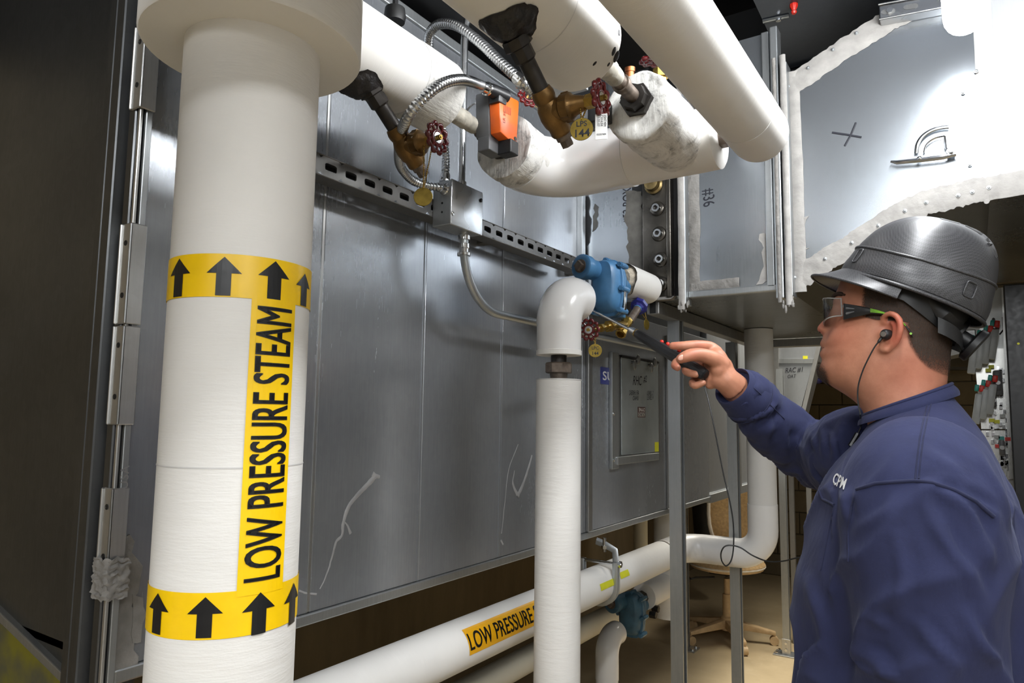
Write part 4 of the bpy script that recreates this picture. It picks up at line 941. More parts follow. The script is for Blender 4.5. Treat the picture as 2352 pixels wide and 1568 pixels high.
hB = thing('steam_header_pipe', (BX, -.9, BZ), 'white insulated pipe overhead at top centre with ragged black opening and soot spots', 'pipe')
k = MB(); k.lathe([(t + .9, r) for t, r in ends(-.9, BE, BR_)], (BX, -.9, BZ), (0, 1, 0), 48); k.build('insulation_jacket', CANH, hB, smooth=40)
MB().tube([(BX, .80, BZ), (BX, .8014, BZ)], BR_ + .0005, 48, cap=False).build('jacket_joint', PVCG, hB)
for px, py, s in ((1416, 130, .008), (1410, 118, .006), (1398, 148, .003), (1422, 75, .0045), (1366, 146, .0035)):
    q = cyl_hit(px, py, (BX, 0, BZ), (0, 1, 0), BR_); nn = Vector((q.x - BX, 0, q.z - BZ)).normalized()
    MB().ball(q, s, 10, 6, 0, (.8, 1.2, .18), (frame(nn)[0], frame(nn)[1], nn)).build('soot_spot', TAR, hB, smooth=60)
CX, CZ, CR_, CE = -.335, 2.045, .0565, 1.435
hC = thing('condensate_pipe', (CX, -.8, CZ), 'long white insulated pipe with rounded closed end in front of the marked duct', 'pipe')
k = MB(); k.lathe([(t + .8, r) for t, r in ends(-.8, CE, CR_, .03)], (CX, -.8, CZ), (0, 1, 0), 48); k.build('insulation_jacket', CANH, hC, smooth=40)
MB().lathe([(0, CR_ + .0004), (.001, CR_ + .0008), (.002, CR_ + .0004)], (CX, 1.28, CZ), (0, 1, 0), 48).build('cap_joint', PVCG, hC, smooth=40)
MB().tube([(CX + CR_ * .72, y, CZ + CR_ * .70) for y in (-.8, 0, .6, 1.27)], .0014, 6).build('lap_seam', CANH, hC)
# ------------------------------------------------------------------ elbowed cross pipe D with branch E
DZ, DYc, DR = 2.065, 1.42, .0700
hD = thing('elbowed_branch_pipe', (AX, 1.24, DZ), 'white elbowed pipe joining the two control valves below the overhead pipes', 'pipe')
path = [Vector((AX, 1.30, DZ))] + arc((AX, DYc, DZ), (0, 1, 0), (1, 0, 0), .105, 12) + [Vector((-.62, DYc, DZ))]
MB().tube(path, DR, 44).build('elbow_cover', PVC, hD, smooth=60)
MB().lathe([(0, DR - .003), (.16, DR - .003), (.196, DR - .004), (.20, DR - .010)], (-.62, DYc, DZ), (1, 0, 0), 44).build('insulation_jacket', CANX, hD, smooth=40)
def lumpy(o, d, L, r, seed, name, parent, face=True, mat=MASTIC, amp=.004):
    u, w, d = frame(d); o = Vector(o)
    def f(i, j):
        a = 2 * PI * i
        if j < .35: t = 0; rr = r * (.25 + .75 * (j / .35)) if face else r
        else: t = L * (j - .35) / .65; rr = r
        q = o + d * t + (u * math.cos(a) + w * math.sin(a)) * rr
        nrm = (u * math.cos(a) + w * math.sin(a)) if j >= .3 else -d
        return q + nrm * amp * (mnoise.noise(q * 28 + Vector((seed, 0, 0))) + .4 * mnoise.noise(q * 80))
    return MB().grid(f, 48, 26, cu=True).build(name, mat, parent, smooth=60)
lumpy((AX, 1.24, DZ + .008), (0, 1, -.04), .085, DR + .002, 3, 'mastic_end', hD)
lumpy((AX, 1.322, DZ + .003), (0, 1, 0), .05, DR - .002, 8, 'mastic_end', hD, False)
EX = -.505
lumpy((EX, 1.185, DZ - .002), (0, 1, 0), .20, .0675, 12, 'branch_mastic', hD)
# iron bushing + union toward C
un = MB(); un.hexa((-.415, DYc, DZ - .002), (1, 0, 0), .022, .020).cyl((-.43, DYc, DZ - .002), (-.38, DYc, DZ - .002), .014, 16)
un.hexa((-.398, DYc, DZ - .002), (1, 0, 0), .018, .012); un.build('union', RUST, hD, smooth=30)
# ------------------------------------------------------------------ bronze valves with iron drop nipples
def handwheel(c, d, R, name, parent, up=(0, 0, 1)):
    u, w, d = frame(d); c = Vector(c); k = MB()
    ringp = lambda r, a, h=0: c + d * h + (u * math.cos(a) + w * math.sin(a)) * r
    N = 60
    k.tube([ringp(R * (.90 + .07 * math.cos(10 * 2 * PI * i / N)), 2 * PI * i / N) for i in range(N)], [R * (.135 + .035 * math.cos(10 * 2 * PI * i / N)) for i in range(N)], 8, closed=True)
    k.tube([ringp(R * .46, 2 * PI * i / 30, -R * .02) for i in range(30)], R * .13, 8, closed=True)
    for i in range(10):
        a = 2 * PI * (i + .5) / 10; k.tube([ringp(R * .45, a), ringp(R * .85, a)], [R * .10, R * .085], 6)
    k.lathe([(-R * .22, R * .34), (R * .02, R * .36), (R * .06, R * .30)], c, d, 20)
    o = k.build(name, MAROON, parent, smooth=55)
    MB().lathe([(R * .06, R * .36), (R * .10, R * .36)], c, d, 20).build('washer', CHROME, o)
    MB().hexa(c + d * R * .22, d, R * .17, R * .22).cyl(c + d * R * .1, c + d * R * .38, R * .08, 8).build('hub_nut', BRASS, o)
    return o
def angle_valve(hole, nd, Ln, stem_t, sd, s, wheelR, label, ragged, seed, bonnet=BRONZE):
    hole = Vector(hole); nd = Vector(nd).normalized(); sd = Vector(sd).normalized()
    b0 = hole + nd * Ln
    o = thing('bronze_gate_valve', b0, label, 'valve', 'bronze valves under the overhead pipes')
    k = MB(); k.lathe([(-.05 * s, .0125 * s), (Ln + .005, .0125 * s)], hole, nd, 20)
    k.build('iron_nipple', IRON, o, smooth=40)
    k = MB(); k.lathe([(0.000, .021 * s), (.014 * s, .022 * s), (.016 * s, .0165 * s), (.034 * s, .0165 * s), (.037 * s, .0135 * s)], hole, nd, 8); k.build('iron_coupling', IRON, o, smooth=30)
    k = MB()
    k.lathe([(-.008 * s, .0150 * s), (.0, .0172 * s), (.006 * s, .0172 * s), (.012 * s, .0155 * s), (.020 * s, .0190 * s), (.034 * s, .0205 * s), (.046 * s, .0190 * s), (.052 * s, .0160 * s), (.062 * s, .0165 * s), (.066 * s, .0145 * s)], b0, nd, 24)
    cb_ = b0 + nd * (.028 * s)
    k.lathe([(0, .0175 * s), (.018 * s, .0175 * s), (.021 * s, .0205 * s), (.034 * s, .0205 * s), (.036 * s, .017 * s), (.040 * s, .0150 * s), (stem_t * .72, .0098 * s)], cb_, sd, 24)
    k.build('valve_body', BRONZE, o, smooth=38)
    MB().hexa(cb_ + sd * (.0278 * s), sd, .0222 * s, .011 * s).build('bonnet_nut', BRONZE, o, smooth=20)
    MB().hexa(cb_ + sd * (stem_t * .80), sd, .0108 * s, stem_t * .17).cyl(cb_ + sd * stem_t * .7, cb_ + sd * stem_t, .0042 * s, 10).build('packing_nut', BRASS, o, smooth=20)
    pq = b0 + nd * (.066 * s)
    MB().lathe([(-.004, .0125 * s), (.008 * s, .0120 * s)], pq, nd, 20).hexa(pq + nd * .013 * s, nd, .0100 * s, .014 * s).build('drain_plug', RUST, o, smooth=25)
    handwheel(cb_ + sd * stem_t, sd, wheelR, 'handwheel', o)
    return o, cb_
ndA = Vector((.18, 1, -1)).normalized(); hAq = on('x', -.755, 1003, 315) - Vector((.072, 0, 0)) - ndA * (.028 + .088)
vA, cA = angle_valve(hAq, ndA, .088, .072, (1, 0, 0), 1.05, .0272, 'bronze valve with dark red handwheel under the smudged pipe at left', True, 1)
hole_patch(hA, AX, AZ, AR_, 818, 202, .046, .040, 1)
ndB = Vector((.16, 1, -1)).normalized(); hBq = on('x', -.405, 1380, 226) - Vector((.078, 0, 0)) - ndB * (.028 * .95 + .084)
vB, cB = angle_valve(hBq, ndB, .084, .078, (1, 0, 0.0), .95, .0245, 'bronze valve with dark red handwheel and hanging tags under the overhead pipe', True, 2)
hole_patch(hB, BX, BZ, BR_, 1168, 64, .044, .038, 5)
# ------------------------------------------------------------------ valve tags on bead chains
def chain_tag(p, q, ctr, r, label, mat=BRASSL, face=(.55, -.8, 0), lines=None):
    o = thing('valve_tag', ctr, label, 'tag', 'brass valve tags on chains')
    f = Vector(face).normalized(); sd = Vector((0, 0, 1)).cross(f).normalized() * -1; sd = f.cross(Vector((0, 0, 1))).normalized() * -1
    k = MB(); k.lathe([(-.0005, r * .98), (0, r), (.0006, r), (.0010, r * .97)], ctr, f, 32); k.build('tag_disc', mat, o, smooth=30)
    k = MB(); topc_ = Vector(ctr) + Vector((0, 0, r * .82))
    for a, b in ((topc_, Vector(p)), (topc_, Vector(q))):
        n = max(3, int((b - a).length / .0034))
        for i in range(n + 1):
            t = i / n; k.ball(a.lerp(b, t) + Vector((0, 0, -.006 * math.sin(PI * t))) * (.2), .00165, 6, 4)
    k.build('bead_chain', BRASS, o, smooth=60, kind='stuff')
    if lines:
        X = Vector((0, 0, 1)).cross(f).normalized()
        for txt, size, dz in lines:
            bm = text2d(txt, size, .02, align='CENTER'); ct = Vector(ctr) + f * .0013 + Vector((0, 0, dz))
            put(bm, lambda a, b: ct + X * a + Vector((0, 0, b)), 'stamped_lettering', INK, o)
    return o
g = on('x', cA.x + .050, 972, 452)
chain_tag(cA + Vector((.048, -.006, -.010)), cA + Vector((.056, .006, -.010)), g, .0165, 'blank brass disc tag on a long bead chain beside the junction box')
g = on('x', cB.x + .052, 1336, 297)
chain_tag(cB + Vector((.048, -.006, .004)), cB + Vector((.056, .006, .004)), g, .0160, 'round brass tag stamped LPS 144 hanging from the right bronze valve', face=(.30, -.95, 0), lines=(('LPS', .0105, .004), ('144', .0155, -.011)))
pt = thing('paper_valve_tag', on('x', cB.x + .080, 1381, 290), 'white rectangular label tag behind the round brass tag', 'tag')
f_ = Vector((.35, -.93, 0)).normalized(); Xp = Vector((0, 0, 1)).cross(f_).normalized(); pc = on('x', cB.x + .080, 1381, 291)
MB().box(pc, (.0165, .001, .036), (Xp, f_, Vector((0, 0, 1)))).build('label_card', WHITEP, pt, smooth=0, bevel=.0004, seg=1)
for i, t in enumerate(('25HT484', 'CV=4.84', '15-05-07')):
    write(t, pc + f_ * .0009 + Xp * (.0035 - .0045 * i) + Vector((0, 0, .0165)), (0, 0, -1), Xp, .0052, 'label_lettering', INK, pt, xs=.85)
write('02257484', pc + f_ * .0009 + Xp * -.0062 + Vector((0, 0, -.0120)), Xp, (0, 0, 1), .0032, 'label_lettering', INK, pt, bold=.02)
# ------------------------------------------------------------------ control valves between headers and branches
def control_valve(P0, P1, label):
    P0 = Vector(P0); P1 = Vector(P1); d = (P1 - P0).normalized(); L = (P1 - P0).length
    o = thing('control_valve', P0, label, 'valve', 'control valves')
    k = MB(); k.lathe([(-.01, .0130), (.020, .0130)], P0, d, 20).lathe([(.010, .017), (.016, .018), (.020, .017)], P0, d, 20); k.build('iron_nipple', IRON, o)
    k = MB(); k.lathe([(.020, .0165), (.024, .020), (.046, .020), (.048, .0225), (.056, .0225), (.058, .0185), (.10, .0185), (.105, .0160), (.115, .0170), (.130, .0160), (.134, .0140)], P0, d, 20)
    k.build('valve_body', BEIGE, o, smooth=35)
    k = MB(); k.lathe([(.130, .0135), (L - .018, .0135)], P0, d, 20); k.lathe([(.150, .0165), (.156, .0175), (.164, .0165)], P0, d, 20); k.build('nipple', RUST, o)
    k = MB(); k.lathe([(L - .028, .024), (L - .004, .027), (L + .004, .027)], P0, d, 8); k.lathe([(L - .012, .032), (L + .006, .032)], P0, d, 6); k.build('hex_bushing', IRON, o, smooth=20)
    return o
control_valve((AX - .004, AE - .004, AZ - .006), (AX, 1.238, DZ + .008), 'beige sealed control valve body under the orange actuator')
control_valve((BX + .006, BE - .004, BZ + .006), (EX, 1.183, DZ + .006), 'beige sealed control valve body entering the smudged branch pipe')
# orange actuator
ac = thing('valve_actuator', on('x', -.79, 1150, 330), 'small orange and grey valve actuator with black connector', 'actuator')
ax_ = -.782
A_ = lambda px, py, x=ax_: on('x', x, px, py)
og = [A_(1146, 207), A_(1193, 232), A_(1187, 337), A_(1150, 303)]
Ya = (og[1] - og[0]).normalized(); Za = (og[1] - og[2]).normalized()
og = [og[3] + (og[0] - og[3]), og[1], og[2], og[3]]
MB().prism(og, (-.026, 0, 0)).build('orange_cover', ORANGE, ac, smooth=30, bevel=.003)
gx = ax_ - .0262
gg = [og[0] + Vector((-.0262, 0, .006)), og[1] + Vector((-.0262, .0, 0)), og[2] + Vector((-.0262, .004, -.006)), og[3] + Vector((-.0262, -.004, -.004))]
MB().prism(gg, (-.034, 0, 0)).build('grey_gear_housing', DGREY, ac, smooth=30, bevel=.003)
q = (og[2] + og[3]) / 2
MB().box(q + Vector((-.010, .012, -.014)), (.034, .030, .030)).build('clamp_base', BLACKP, ac, smooth=0, bevel=.002)
MB().box(q + Vector((-.040, -.010, -.012)), (.030, .050, .030)).build('bracket', DGREY, ac, smooth=0, bevel=.002)
pcn = A_(1128, 208, ax_ - .010); pce = A_(1160, 222, ax_ - .006)
cn = MB(); cn.tube([pcn + (pcn - pce).normalized() * .010, pcn, pce], [.0110, .0145, .0155], 16); cn.build('cable_connector', BLACKP, ac, smooth=40)
MB().box(og[0] + Ya * .012 + Vector((-.010, 0, -.012)), (.026, .030, .028), (Vector((1, 0, 0)), Ya, Za)).build('terminal_cap', BLACKP, ac, smooth=30, bevel=.003)
write('LR 24', og[3] + Ya * .013 + Za * .022 + Vector((.0006, 0, 0)), Za, -Ya, .011, 'printed_lettering', plain('brown_print', srgb(150, 60, 20), .5), ac)
write('U', og[0] + Ya * .020 + Za * -.048 + Vector((.0006, 0, 0)), Ya, Za, .010, 'printed_lettering', plain('brown_print_b', srgb(150, 60, 20), .5), ac)
for i in range(5): MB().box(og[0] + Ya * (.022 + .006 * i) - Za * .034 + Vector((.0003, 0, 0)), (.0005, .0035, .016), (Vector((1, 0, 0)), Ya, Za)).build('scale_mark', plain('mark%d' % i, srgb(170, 70, 24), .5), ac, smooth=0)
MB().lathe([(0, .0045), (.001, .0045)], og[2] - Ya * .008 + Za * .016, (1, 0, 0), 14).build('position_dial', BLACKP, ac)
sv = thing('paper_flag', A_(1088, 243, -.86), 'torn white paper flag on the control valve', 'paper')
MB().grid(lambda u, v: A_(1072 + 32 * u, 250 - 14 * math.sin(u * 2.4) + 8 * v * (1 - u), -.86), 8, 3).build('paper', WHITEP, sv, smooth=60)
# ------------------------------------------------------------------ flexible armoured conduits
def flex(pts, r, label, fit=()):
    P = spline(pts, 24); L = [0]
    for i in range(1, len(P)): L.append(L[-1] + (P[i] - P[i - 1]).length)
    n = int(L[-1] / .0019); Q = []; j = 0
    for i in range(n + 1):
        t = L[-1] * i / n
        while j < len(L) - 2 and L[j + 1] < t: j += 1
        Q.append(P[j].lerp(P[j + 1], (t - L[j]) / max(1e-9, L[j + 1] - L[j])))
    R = [r * (1.0 + .15 * math.sin(2 * PI * i / 4.0 + .4)) for i in range(len(Q))]
    o = thing('flexible_conduit', Q[0], label, 'conduit', 'flexible metal conduits')
    MB().tube(Q, R, 14).build('armoured_hose', ZINC, o, smooth=80)
    for q, d in fit:
        k = MB(); k.lathe([(-.012, r * 1.3), (0, r * 1.35), (.002, r * 1.6), (.006, r * 1.6), (.010, r * 1.2)], q, d, 16)
        u, w, _ = frame(d); k.cyl(Vector(q) + u * r * .9, Vector(q) + u * r * 1.9, .0025, 8); k.cyl(Vector(q) - u * r * .9, Vector(q) - u * r * 1.9, .0025, 8); k.build('connector', CHROME, o, smooth=40)
    return o
jl = Vector((RX + .036, jy0, jz1 - .022))
e0 = pcn + (pcn - pce).normalized() * .010
flex([e0, e0 + (pcn - pce).normalized() * .02 + Vector((0, 0, .002)), at(1062, 183, 1.25), at(1015, 193, 1.19), at(972, 225, 1.16), at(938, 268, 1.17), at(922, 305, 1.24), at(916, 345, 1.36), at(920, 382, 1.46), at(945, 412, 1.53), at(978, 426, 1.56), jl + Vector((0, -.012, 0)), jl], .0088, 'flexible metal conduit looping from the orange actuator to the box side', [(e0 + (pcn - pce).normalized() * .006, (pce - pcn)), (jl - Vector((0, .006, 0)), (0, 1, 0))])
jt = Vector((RX + .018, jy0 + .022, jz1))
flex([jt, jt + Vector((0, 0, .03)), at(1023, 350, 1.62), at(1012, 260, 1.60), at(992, 160, 1.52), at(984, 95, 1.46), at(994, 66, 1.42), at(1018, 54, 1.38), at(1055, 62, 1.34), at(1105, 100, 1.30), at(1155, 148, 1.26), at(1198, 188, 1.24), at(1225, 215, 1.25)], .0088, 'flexible metal conduit arching over the smudged pipe toward the second valve', [(jt + Vector((0, 0, .010)), (0, 0, -1)), (at(1196, 186, 1.24), (at(1200, 190, 1.24) - at(1155, 148, 1.26)))])
# hidden second actuator behind valve B, grey plates, small wheels and the copper stub behind
a2 = thing('valve_actuator', at(1335, 265, 1.33), 'grey actuator partly hidden behind the right bronze valve', 'actuator')
MB().box(at(1322, 268, 1.36), (.06, .06, .045)).build('grey_gear_housing', DGREY, a2, smooth=0, bevel=.003)
MB().box(at(1378, 262, 1.34), (.04, .03, .04)).build('clamp_base', BLACKP, a2, smooth=0, bevel=.003)
MB().box(at(1285, 205, 1.36), (.10, .05, .01)).build('mounting_plate', STRUTL, a2, smooth=0, bevel=.001)
bv = thing('small_valve', at(1212, 225, 1.5), 'dark red handwheel half hidden behind the black nipple', 'valve')
handwheel(at(1214, 222, 1.50), (.8, -.5, .2), .024, 'handwheel', bv); MB().cyl(at(1214, 222, 1.50), at(1235, 240, 1.55), .008, 12).build('stem', BRASS, bv)
tv = thing('top_valve', Vector((EX, 1.33, DZ + .06)), 'dark red handwheel on a brass bonnet above the smudged branch', 'valve')
tc_ = at(1518, 178, 1.36); tw = at(1512, 138, 1.38)
MB().cyl(at(1518, 205, 1.36), tc_, .011, 16).build('valve_body', BRASS, tv)
MB().hexa(tc_ + Vector((0, 0, .008)), (0, 0, 1), .0155, .018).cyl(tc_, tw, .005, 10).build('packing_nut', BRASS, tv, smooth=20)
handwheel(tw, (.05, -.2, 1), .034, 'handwheel', tv)
cs = thing('copper_stub', at(1447, 175, 1.55), 'short copper pipe stub behind the overhead pipe end', 'pipe')
MB().cyl(at(1447, 290, 1.55), at(1447, 156, 1.55), .010, 14).build('stub', COPPER, cs); MB().cyl(at(1447, 166, 1.55), at(1447, 156, 1.55), .012, 14).build('stub_collar', COPPER, cs)
# conduit overhead, running back
e1, e2 = on('z', 2.40, 1398, -40), on('z', 2.36, 1500, 105); e3 = on('z', 2.33, 1600, 238)
conduit('steel_conduit', [e1, e2, e3, e3 + (e3 - e2) * .3], .0125, 'steel conduit overhead slanting back between the white pipes', ZINC)
# black hanger at top left
hg = thing('pipe_hanger_rod', on('x', -.95, 905, 40), 'black hanger rod with grommet above the smudged pipe', 'hanger')
hp = on('x', -.93, 907, 38); MB().cyl(hp, hp + Vector((0, 0, .6)), .006, 10).build('rod', BLACKP, hg)
MB().lathe([(-.012, .020), (.0, .022), (.016, .020), (.022, .010)], hp, (0, 0, 1), 16).build('grommet', BLACKR, hg)
# ------------------------------------------------------------------ drip riser F with iron union and PVC elbow
FXx, FYy, FR = -.84, 1.477, .0545
zF = on('y', FYy, 1282, 872).z; zE0 = on('y', FYy, 1282, 815).z; zE = on('x', FXx, 1300, 637).z - FR + .004
hF = thing('drip_riser_pipe', (FXx, FYy, 0), 'white vertical insulated pipe at centre topped by a glossy elbow and iron union', 'pipe')
MB().tube([(FXx, FYy, z) for z in np.linspace(0, zF, 24)], FR, 48).build('insulation_jacket', CANV, hF, smooth=50)
MB().lathe([(0, FR - .004), (.001, FR + .0008), (.004, FR + .0006)], (FXx, FYy, zF - .003), (0, 0, 1), 48).build('jacket_rim', PVCG, hF, smooth=40)
MB().cyl((FXx, FYy, zF - .02), (FXx, FYy, zE0 + .02), .0195, 24).build('iron_nipple', IRON, hF)
zu_ = on('y', FYy, 1282, 845).z
k = MB(); k.lathe([(-.013, .030), (-.011, .0335), (.010, .0335), (.013, .031)], (FXx, FYy, zu_), (0, 0, 1), 8); k.lathe([(-.026, .020), (-.012, .022)], (FXx, FYy, zu_), (0, 0, 1), 20); k.build('iron_union', RUST, hF, smooth=25)
path = [Vector((FXx, FYy, zE0)), Vector((FXx, FYy, zE - .075))] + arc((FXx, FYy, zE), (0, 0, 1), (0, 1, 0), .070, 14) + [Vector((FXx, FYy + .092, zE))]
MB().tube(path, [FR] * 2 + [FR + .001] * 15 + [FR], 48).build('elbow_cover', PVC, hF, smooth=50)
MB().lathe([(-.001, FR - .012), (-.001, FR + .001), (.010, FR + .0012), (.011, FR)], (FXx, FYy, zE0), (0, 0, 1), 48).build('taped_rim', CANX, hF, smooth=40)
# ------------------------------------------------------------------ steam trap (blue) and stub
def steam_trap(c, s, mat, label, plate=True):
    """c: middle of the bolted flange joint; pipe axis along +Y"""
    c = Vector(c); o = thing('steam_trap', c, label, 'steam trap', 'blue steam traps')
    def sec(t, w, h0, h1, n=24):
        P = []
        for i in range(n):
            a = 2 * PI * i / n; ca, sa = math.cos(a), math.sin(a)
            P.append(c + Vector((w * math.copysign(abs(ca) ** .6, ca), t, (h0 + h1) / 2 + (h1 - h0) / 2 * math.copysign(abs(sa) ** .7, sa))) )
        return P
    def loft(secs):
        k = MB(); n = len(secs[0]); V = [p for s_ in secs for p in s_]
        F = [(i * n + j, i * n + (j + 1) % n, (i + 1) * n + (j + 1) % n, (i + 1) * n + j) for i in range(len(secs) - 1) for j in range(n)]
        F += [tuple(range(n))[::-1], tuple((len(secs) - 1) * n + j for j in range(n))]
        return k._add(V, F)
    lo_, hi_ = -.115 * s, .055 * s
    loft([sec(-.045 * s, .030 * s, lo_ * .6, hi_ * .8), sec(-.035 * s, .040 * s, lo_ * .8, hi_ * .9), sec(-.010 * s, .044 * s, lo_ * .92, hi_ * .95)]).build('body', mat, o, smooth=45)
    loft([sec(-.010 * s, .050 * s, lo_, hi_), sec(.002 * s, .050 * s, lo_, hi_)]).build('body_flange', mat, o, smooth=30, bevel=.0015)
    loft([sec(.003 * s, .050 * s, lo_, hi_), sec(.013 * s, .050 * s, lo_, hi_), ]).build('cover_flange', mat, o, smooth=30, bevel=.0015)
    loft([sec(.013 * s, .042 * s, lo_ * .93, hi_ * .95), sec(.040 * s, .040 * s, lo_ * .9, hi_ * .9), sec(.058 * s, .034 * s, lo_ * .8, hi_ * .75), sec(.064 * s, .024 * s, lo_ * .65, hi_ * .5)]).build('cover', mat, o, smooth=45)
    # side boss with iron plug, toward the camera
    bc_ = c + Vector((-.022 * s, -.005 * s, .020 * s)); dv = Vector((-.22, -1, .05)).normalized()
    k = MB(); k.lathe([(0, .030 * s), (.060 * s, .030 * s), (.068 * s, .036 * s), (.092 * s, .036 * s), (.095 * s, .032 * s), (.095 * s, .024 * s)], bc_, dv, 28); k.build('inlet_boss', mat, o, smooth=40)
    MB().lathe([(.094 * s, .020 * s), (.097 * s, .020 * s)], bc_, dv, 20).lathe([(.097 * s, .016 * s), (.108 * s, .015 * s)], bc_, dv, 4).build('square_plug', RUST, o, smooth=20)
    for (x, z) in ((.045, .035), (-.045, .030), (.050, -.035), (-.05, -.03), (.044, -.098), (-.044, -.098), (0, .052)):
        q = c + Vector((x * s, .0, z * s)); k = MB()
        k.lathe([(-.018 * s, .0085 * s), (.020 * s, .0085 * s)], q, (0, 1, 0), 12).hexa(q + Vector((0, .024 * s, 0)), (0, 1, 0), .0075 * s, .008 * s).hexa(q + Vector((0, -.022 * s, 0)), (0, 1, 0), .0075 * s, .008 * s); k.build('flange_bolt', mat, o, smooth=25)
    if plate:
        MB().box(c + Vector((.0515 * s, .002 * s, -.066 * s)), (.002, .014 * s, .062 * s)).build('name_plate', CHROME, o, smooth=0, bevel=.0006)
    k = MB(); k.lathe([(0, .028 * s), (.035 * s, .028 * s), (.037 * s, .022 * s)], c + Vector((.004 * s, .055 * s, -.012 * s)), (0, 1, 0), 20); k.build('outlet_boss', mat, o, smooth=40)
    MB().lathe([(0, .024 * s), (.008 * s, .022 * s)], c + Vector((.010, .040 * s, lo_ * .93)), (.1, 0, -1), 16).build('bottom_boss', mat, o, smooth=40)
    return o
tcn = on('x', FXx, 1398, 640); TRY = tcn.y; zT = tcn.z; zS = on('x', FXx, 1478, 661).z
steam_trap((FXx, TRY, zT), .95, BLUE, 'bright blue cast steam trap next to the glossy white elbow')
stub = thing('insulated_stub_pipe', (FXx, TRY + .10, zS), 'short white insulated stub with ragged cut end beside the blue trap', 'pipe')
def rag(u, v):
    a = 2 * PI * u; y = TRY + .085 + .030 * mnoise.noise(Vector((math.cos(a) * 1.5, math.sin(a) * 1.5, 3))) + .012 * mnoise.noise(Vector((math.cos(a) * 5, math.sin(a) * 5, 3)))
    yy = y + (2.028 - y) * min(1, v / .85); r = .0475 if v < .85 else .0475 - .02 * ((v - .85) / .15)
    if v > .85: yy += .004 * (v - .85) / .15
    return Vector((FXx + .004 + r * math.cos(a), yy, zS + r * math.sin(a)))
MB().grid(rag, 40, 14, cu=True).build('insulation_jacket', CANH, stub, smooth=60)
MB().lathe([(TRY + .075, .028), (TRY + .10, .044), (TRY + .12, .0465)], (FXx + .004, 0, zS), (0, 1, 0), 32).build('cut_edge', CUTINS, stub, smooth=40)
MB().cyl((FXx, TRY + .06, zS), (FXx, 2.03, zS), .018, 16).build('pipe_core', IRON, stub)
# ------------------------------------------------------------------ drain valve below the blue trap
dv_ = thing('drain_valve', on('x', FXx + .02, 1432, 745), 'small brass drain valve with navy fitting under the blue trap', 'valve')
V_ = lambda px, py, x=FXx + .02: on('x', x, px, py)
nv = V_(1468, 703); nv2 = V_(1446, 738)
dd = (nv2 - nv).normalized()
k = MB(); k.lathe([(-.012, .018), (-.006, .026), (.006, .026), (.008, .018), (.014, .014)], nv, dd, 8); k.build('navy_fitting', NAVYP, dv_, smooth=25)
MB().cyl(nv, nv2, .0115, 16).build('nipple', RUST, dv_); 
MB().lathe([(.012, .0125), (.018, .0125)], nv, dd, 16).build('pale_blue_collar', BLUE, dv_)
bb_ = V_(1438, 742); be = V_(1425, 768)
k = MB(); k.lathe([(-.012, .0165), (.004, .0165), (.010, .0135), (.032, .0135), (.034, .0158), (.052, .0158), (.053, .0115), (.040, .011)], bb_, (be - bb_), 8); k.build('valve_body', BRASS, dv_, smooth=25)
arm = V_(1352, 757); mid = V_(1405, 748)
k = MB(); k.tube([bb_ + dd * .012, mid, V_(1392, 750)], [.0125, .013, .010], 12); k.hexa(V_(1400, 749), (mid - arm), .0170, .012); k.hexa(V_(1380, 753), (mid - arm), .012, .014); k.cyl(V_(1392, 750), arm, .0055, 10); k.build('bonnet', BRASS, dv_, smooth=30)
handwheel(arm, (arm - mid).normalized() + Vector((.35, -.25, 0)), .027, 'handwheel', dv_)
g1 = on('x', FXx + .03, 1367, 805)
chain_tag(V_(1362, 770), V_(1368, 766), g1, .0175, 'round brass tag hanging below the small drain valve', face=(.45, -.89, 0), lines=(('LPC', .011, .003), ('144', .012, -.011)))
g2 = on('x', FXx + .03, 1485, 745)
chain_tag(Vector((FXx - .01, g2.y - .012, zS - .045)), Vector((FXx + .015, g2.y + .01, zS - .045)), g2, .0165, 'brass tag turned edge on hanging from the insulated stub', face=(.95, -.1, 0))
# ------------------------------------------------------------------ lower low pressure steam line G
GX, GZ, GR, GY = -1.06, .926, .0575, 2.95
hG = thing('lower_steam_pipe', (GX, .0, GZ), 'white insulated pipe with amber LOW PRESSURE STEAM marker running low under the casing', 'pipe')
MB().tube([(GX, y, GZ) for y in np.linspace(-.5, 2.70, 30)], GR, 44).build('insulation_jacket', CANH, hG, smooth=50)
MB().tube([Vector((GX, 2.70, GZ))] + arc((GX, GY, GZ), (0, 1, 0), (1, 0, 0), .10, 10) + [Vector((-.84, GY, GZ))], GR + .001, 44).build('elbow_cover', PVCG, hG, smooth=50)
MB().tube([Vector((-.84, GY, GZ))] + arc((-.73, GY, GZ), (1, 0, 0), (0, 0, 1), .10, 12) + [Vector((-.73, GY, 1.13))], GR + .001, 44).build('elbow_cover', PVC, hG, smooth=50)
MB().tube([(-.73, GY, 1.13), (-.73, GY, 1.5), (-.73, GY, 1.838)], GR - .001, 44).build('riser_jacket', canvas('grey_white_jacket', (.70, .69, .67)), hG, smooth=50)
MB().tube([(GX, 2.695, GZ), (GX, 2.702, GZ)], GR + .0016, 44, cap=False).build('joint_line', plain('brown_joint', srgb(96, 82, 60), .7), hG)
gto, gfr = cyl_map((GX, 0, GZ), (0, 1, 0), GR)
def gh(px, py): return gto(cyl_hit(px, py, (GX, 0, GZ), (0, 1, 0), GR))
a0, t0 = gh(1060, 1447); a1_, t1 = gh(1068, 1510); t1e = gh(1318, 1380)[1]
gs = 1 if a1_ > a0 else -1
bm = bmesh.new(); vs = [bm.verts.new(p) for p in ((0, t0, 0), (abs(a1_ - a0) * GR, t0, 0), (abs(a1_ - a0) * GR, t1e, 0), (0, t1e, 0))]; bm.faces.new(vs); cut(bm, 'x', .005)
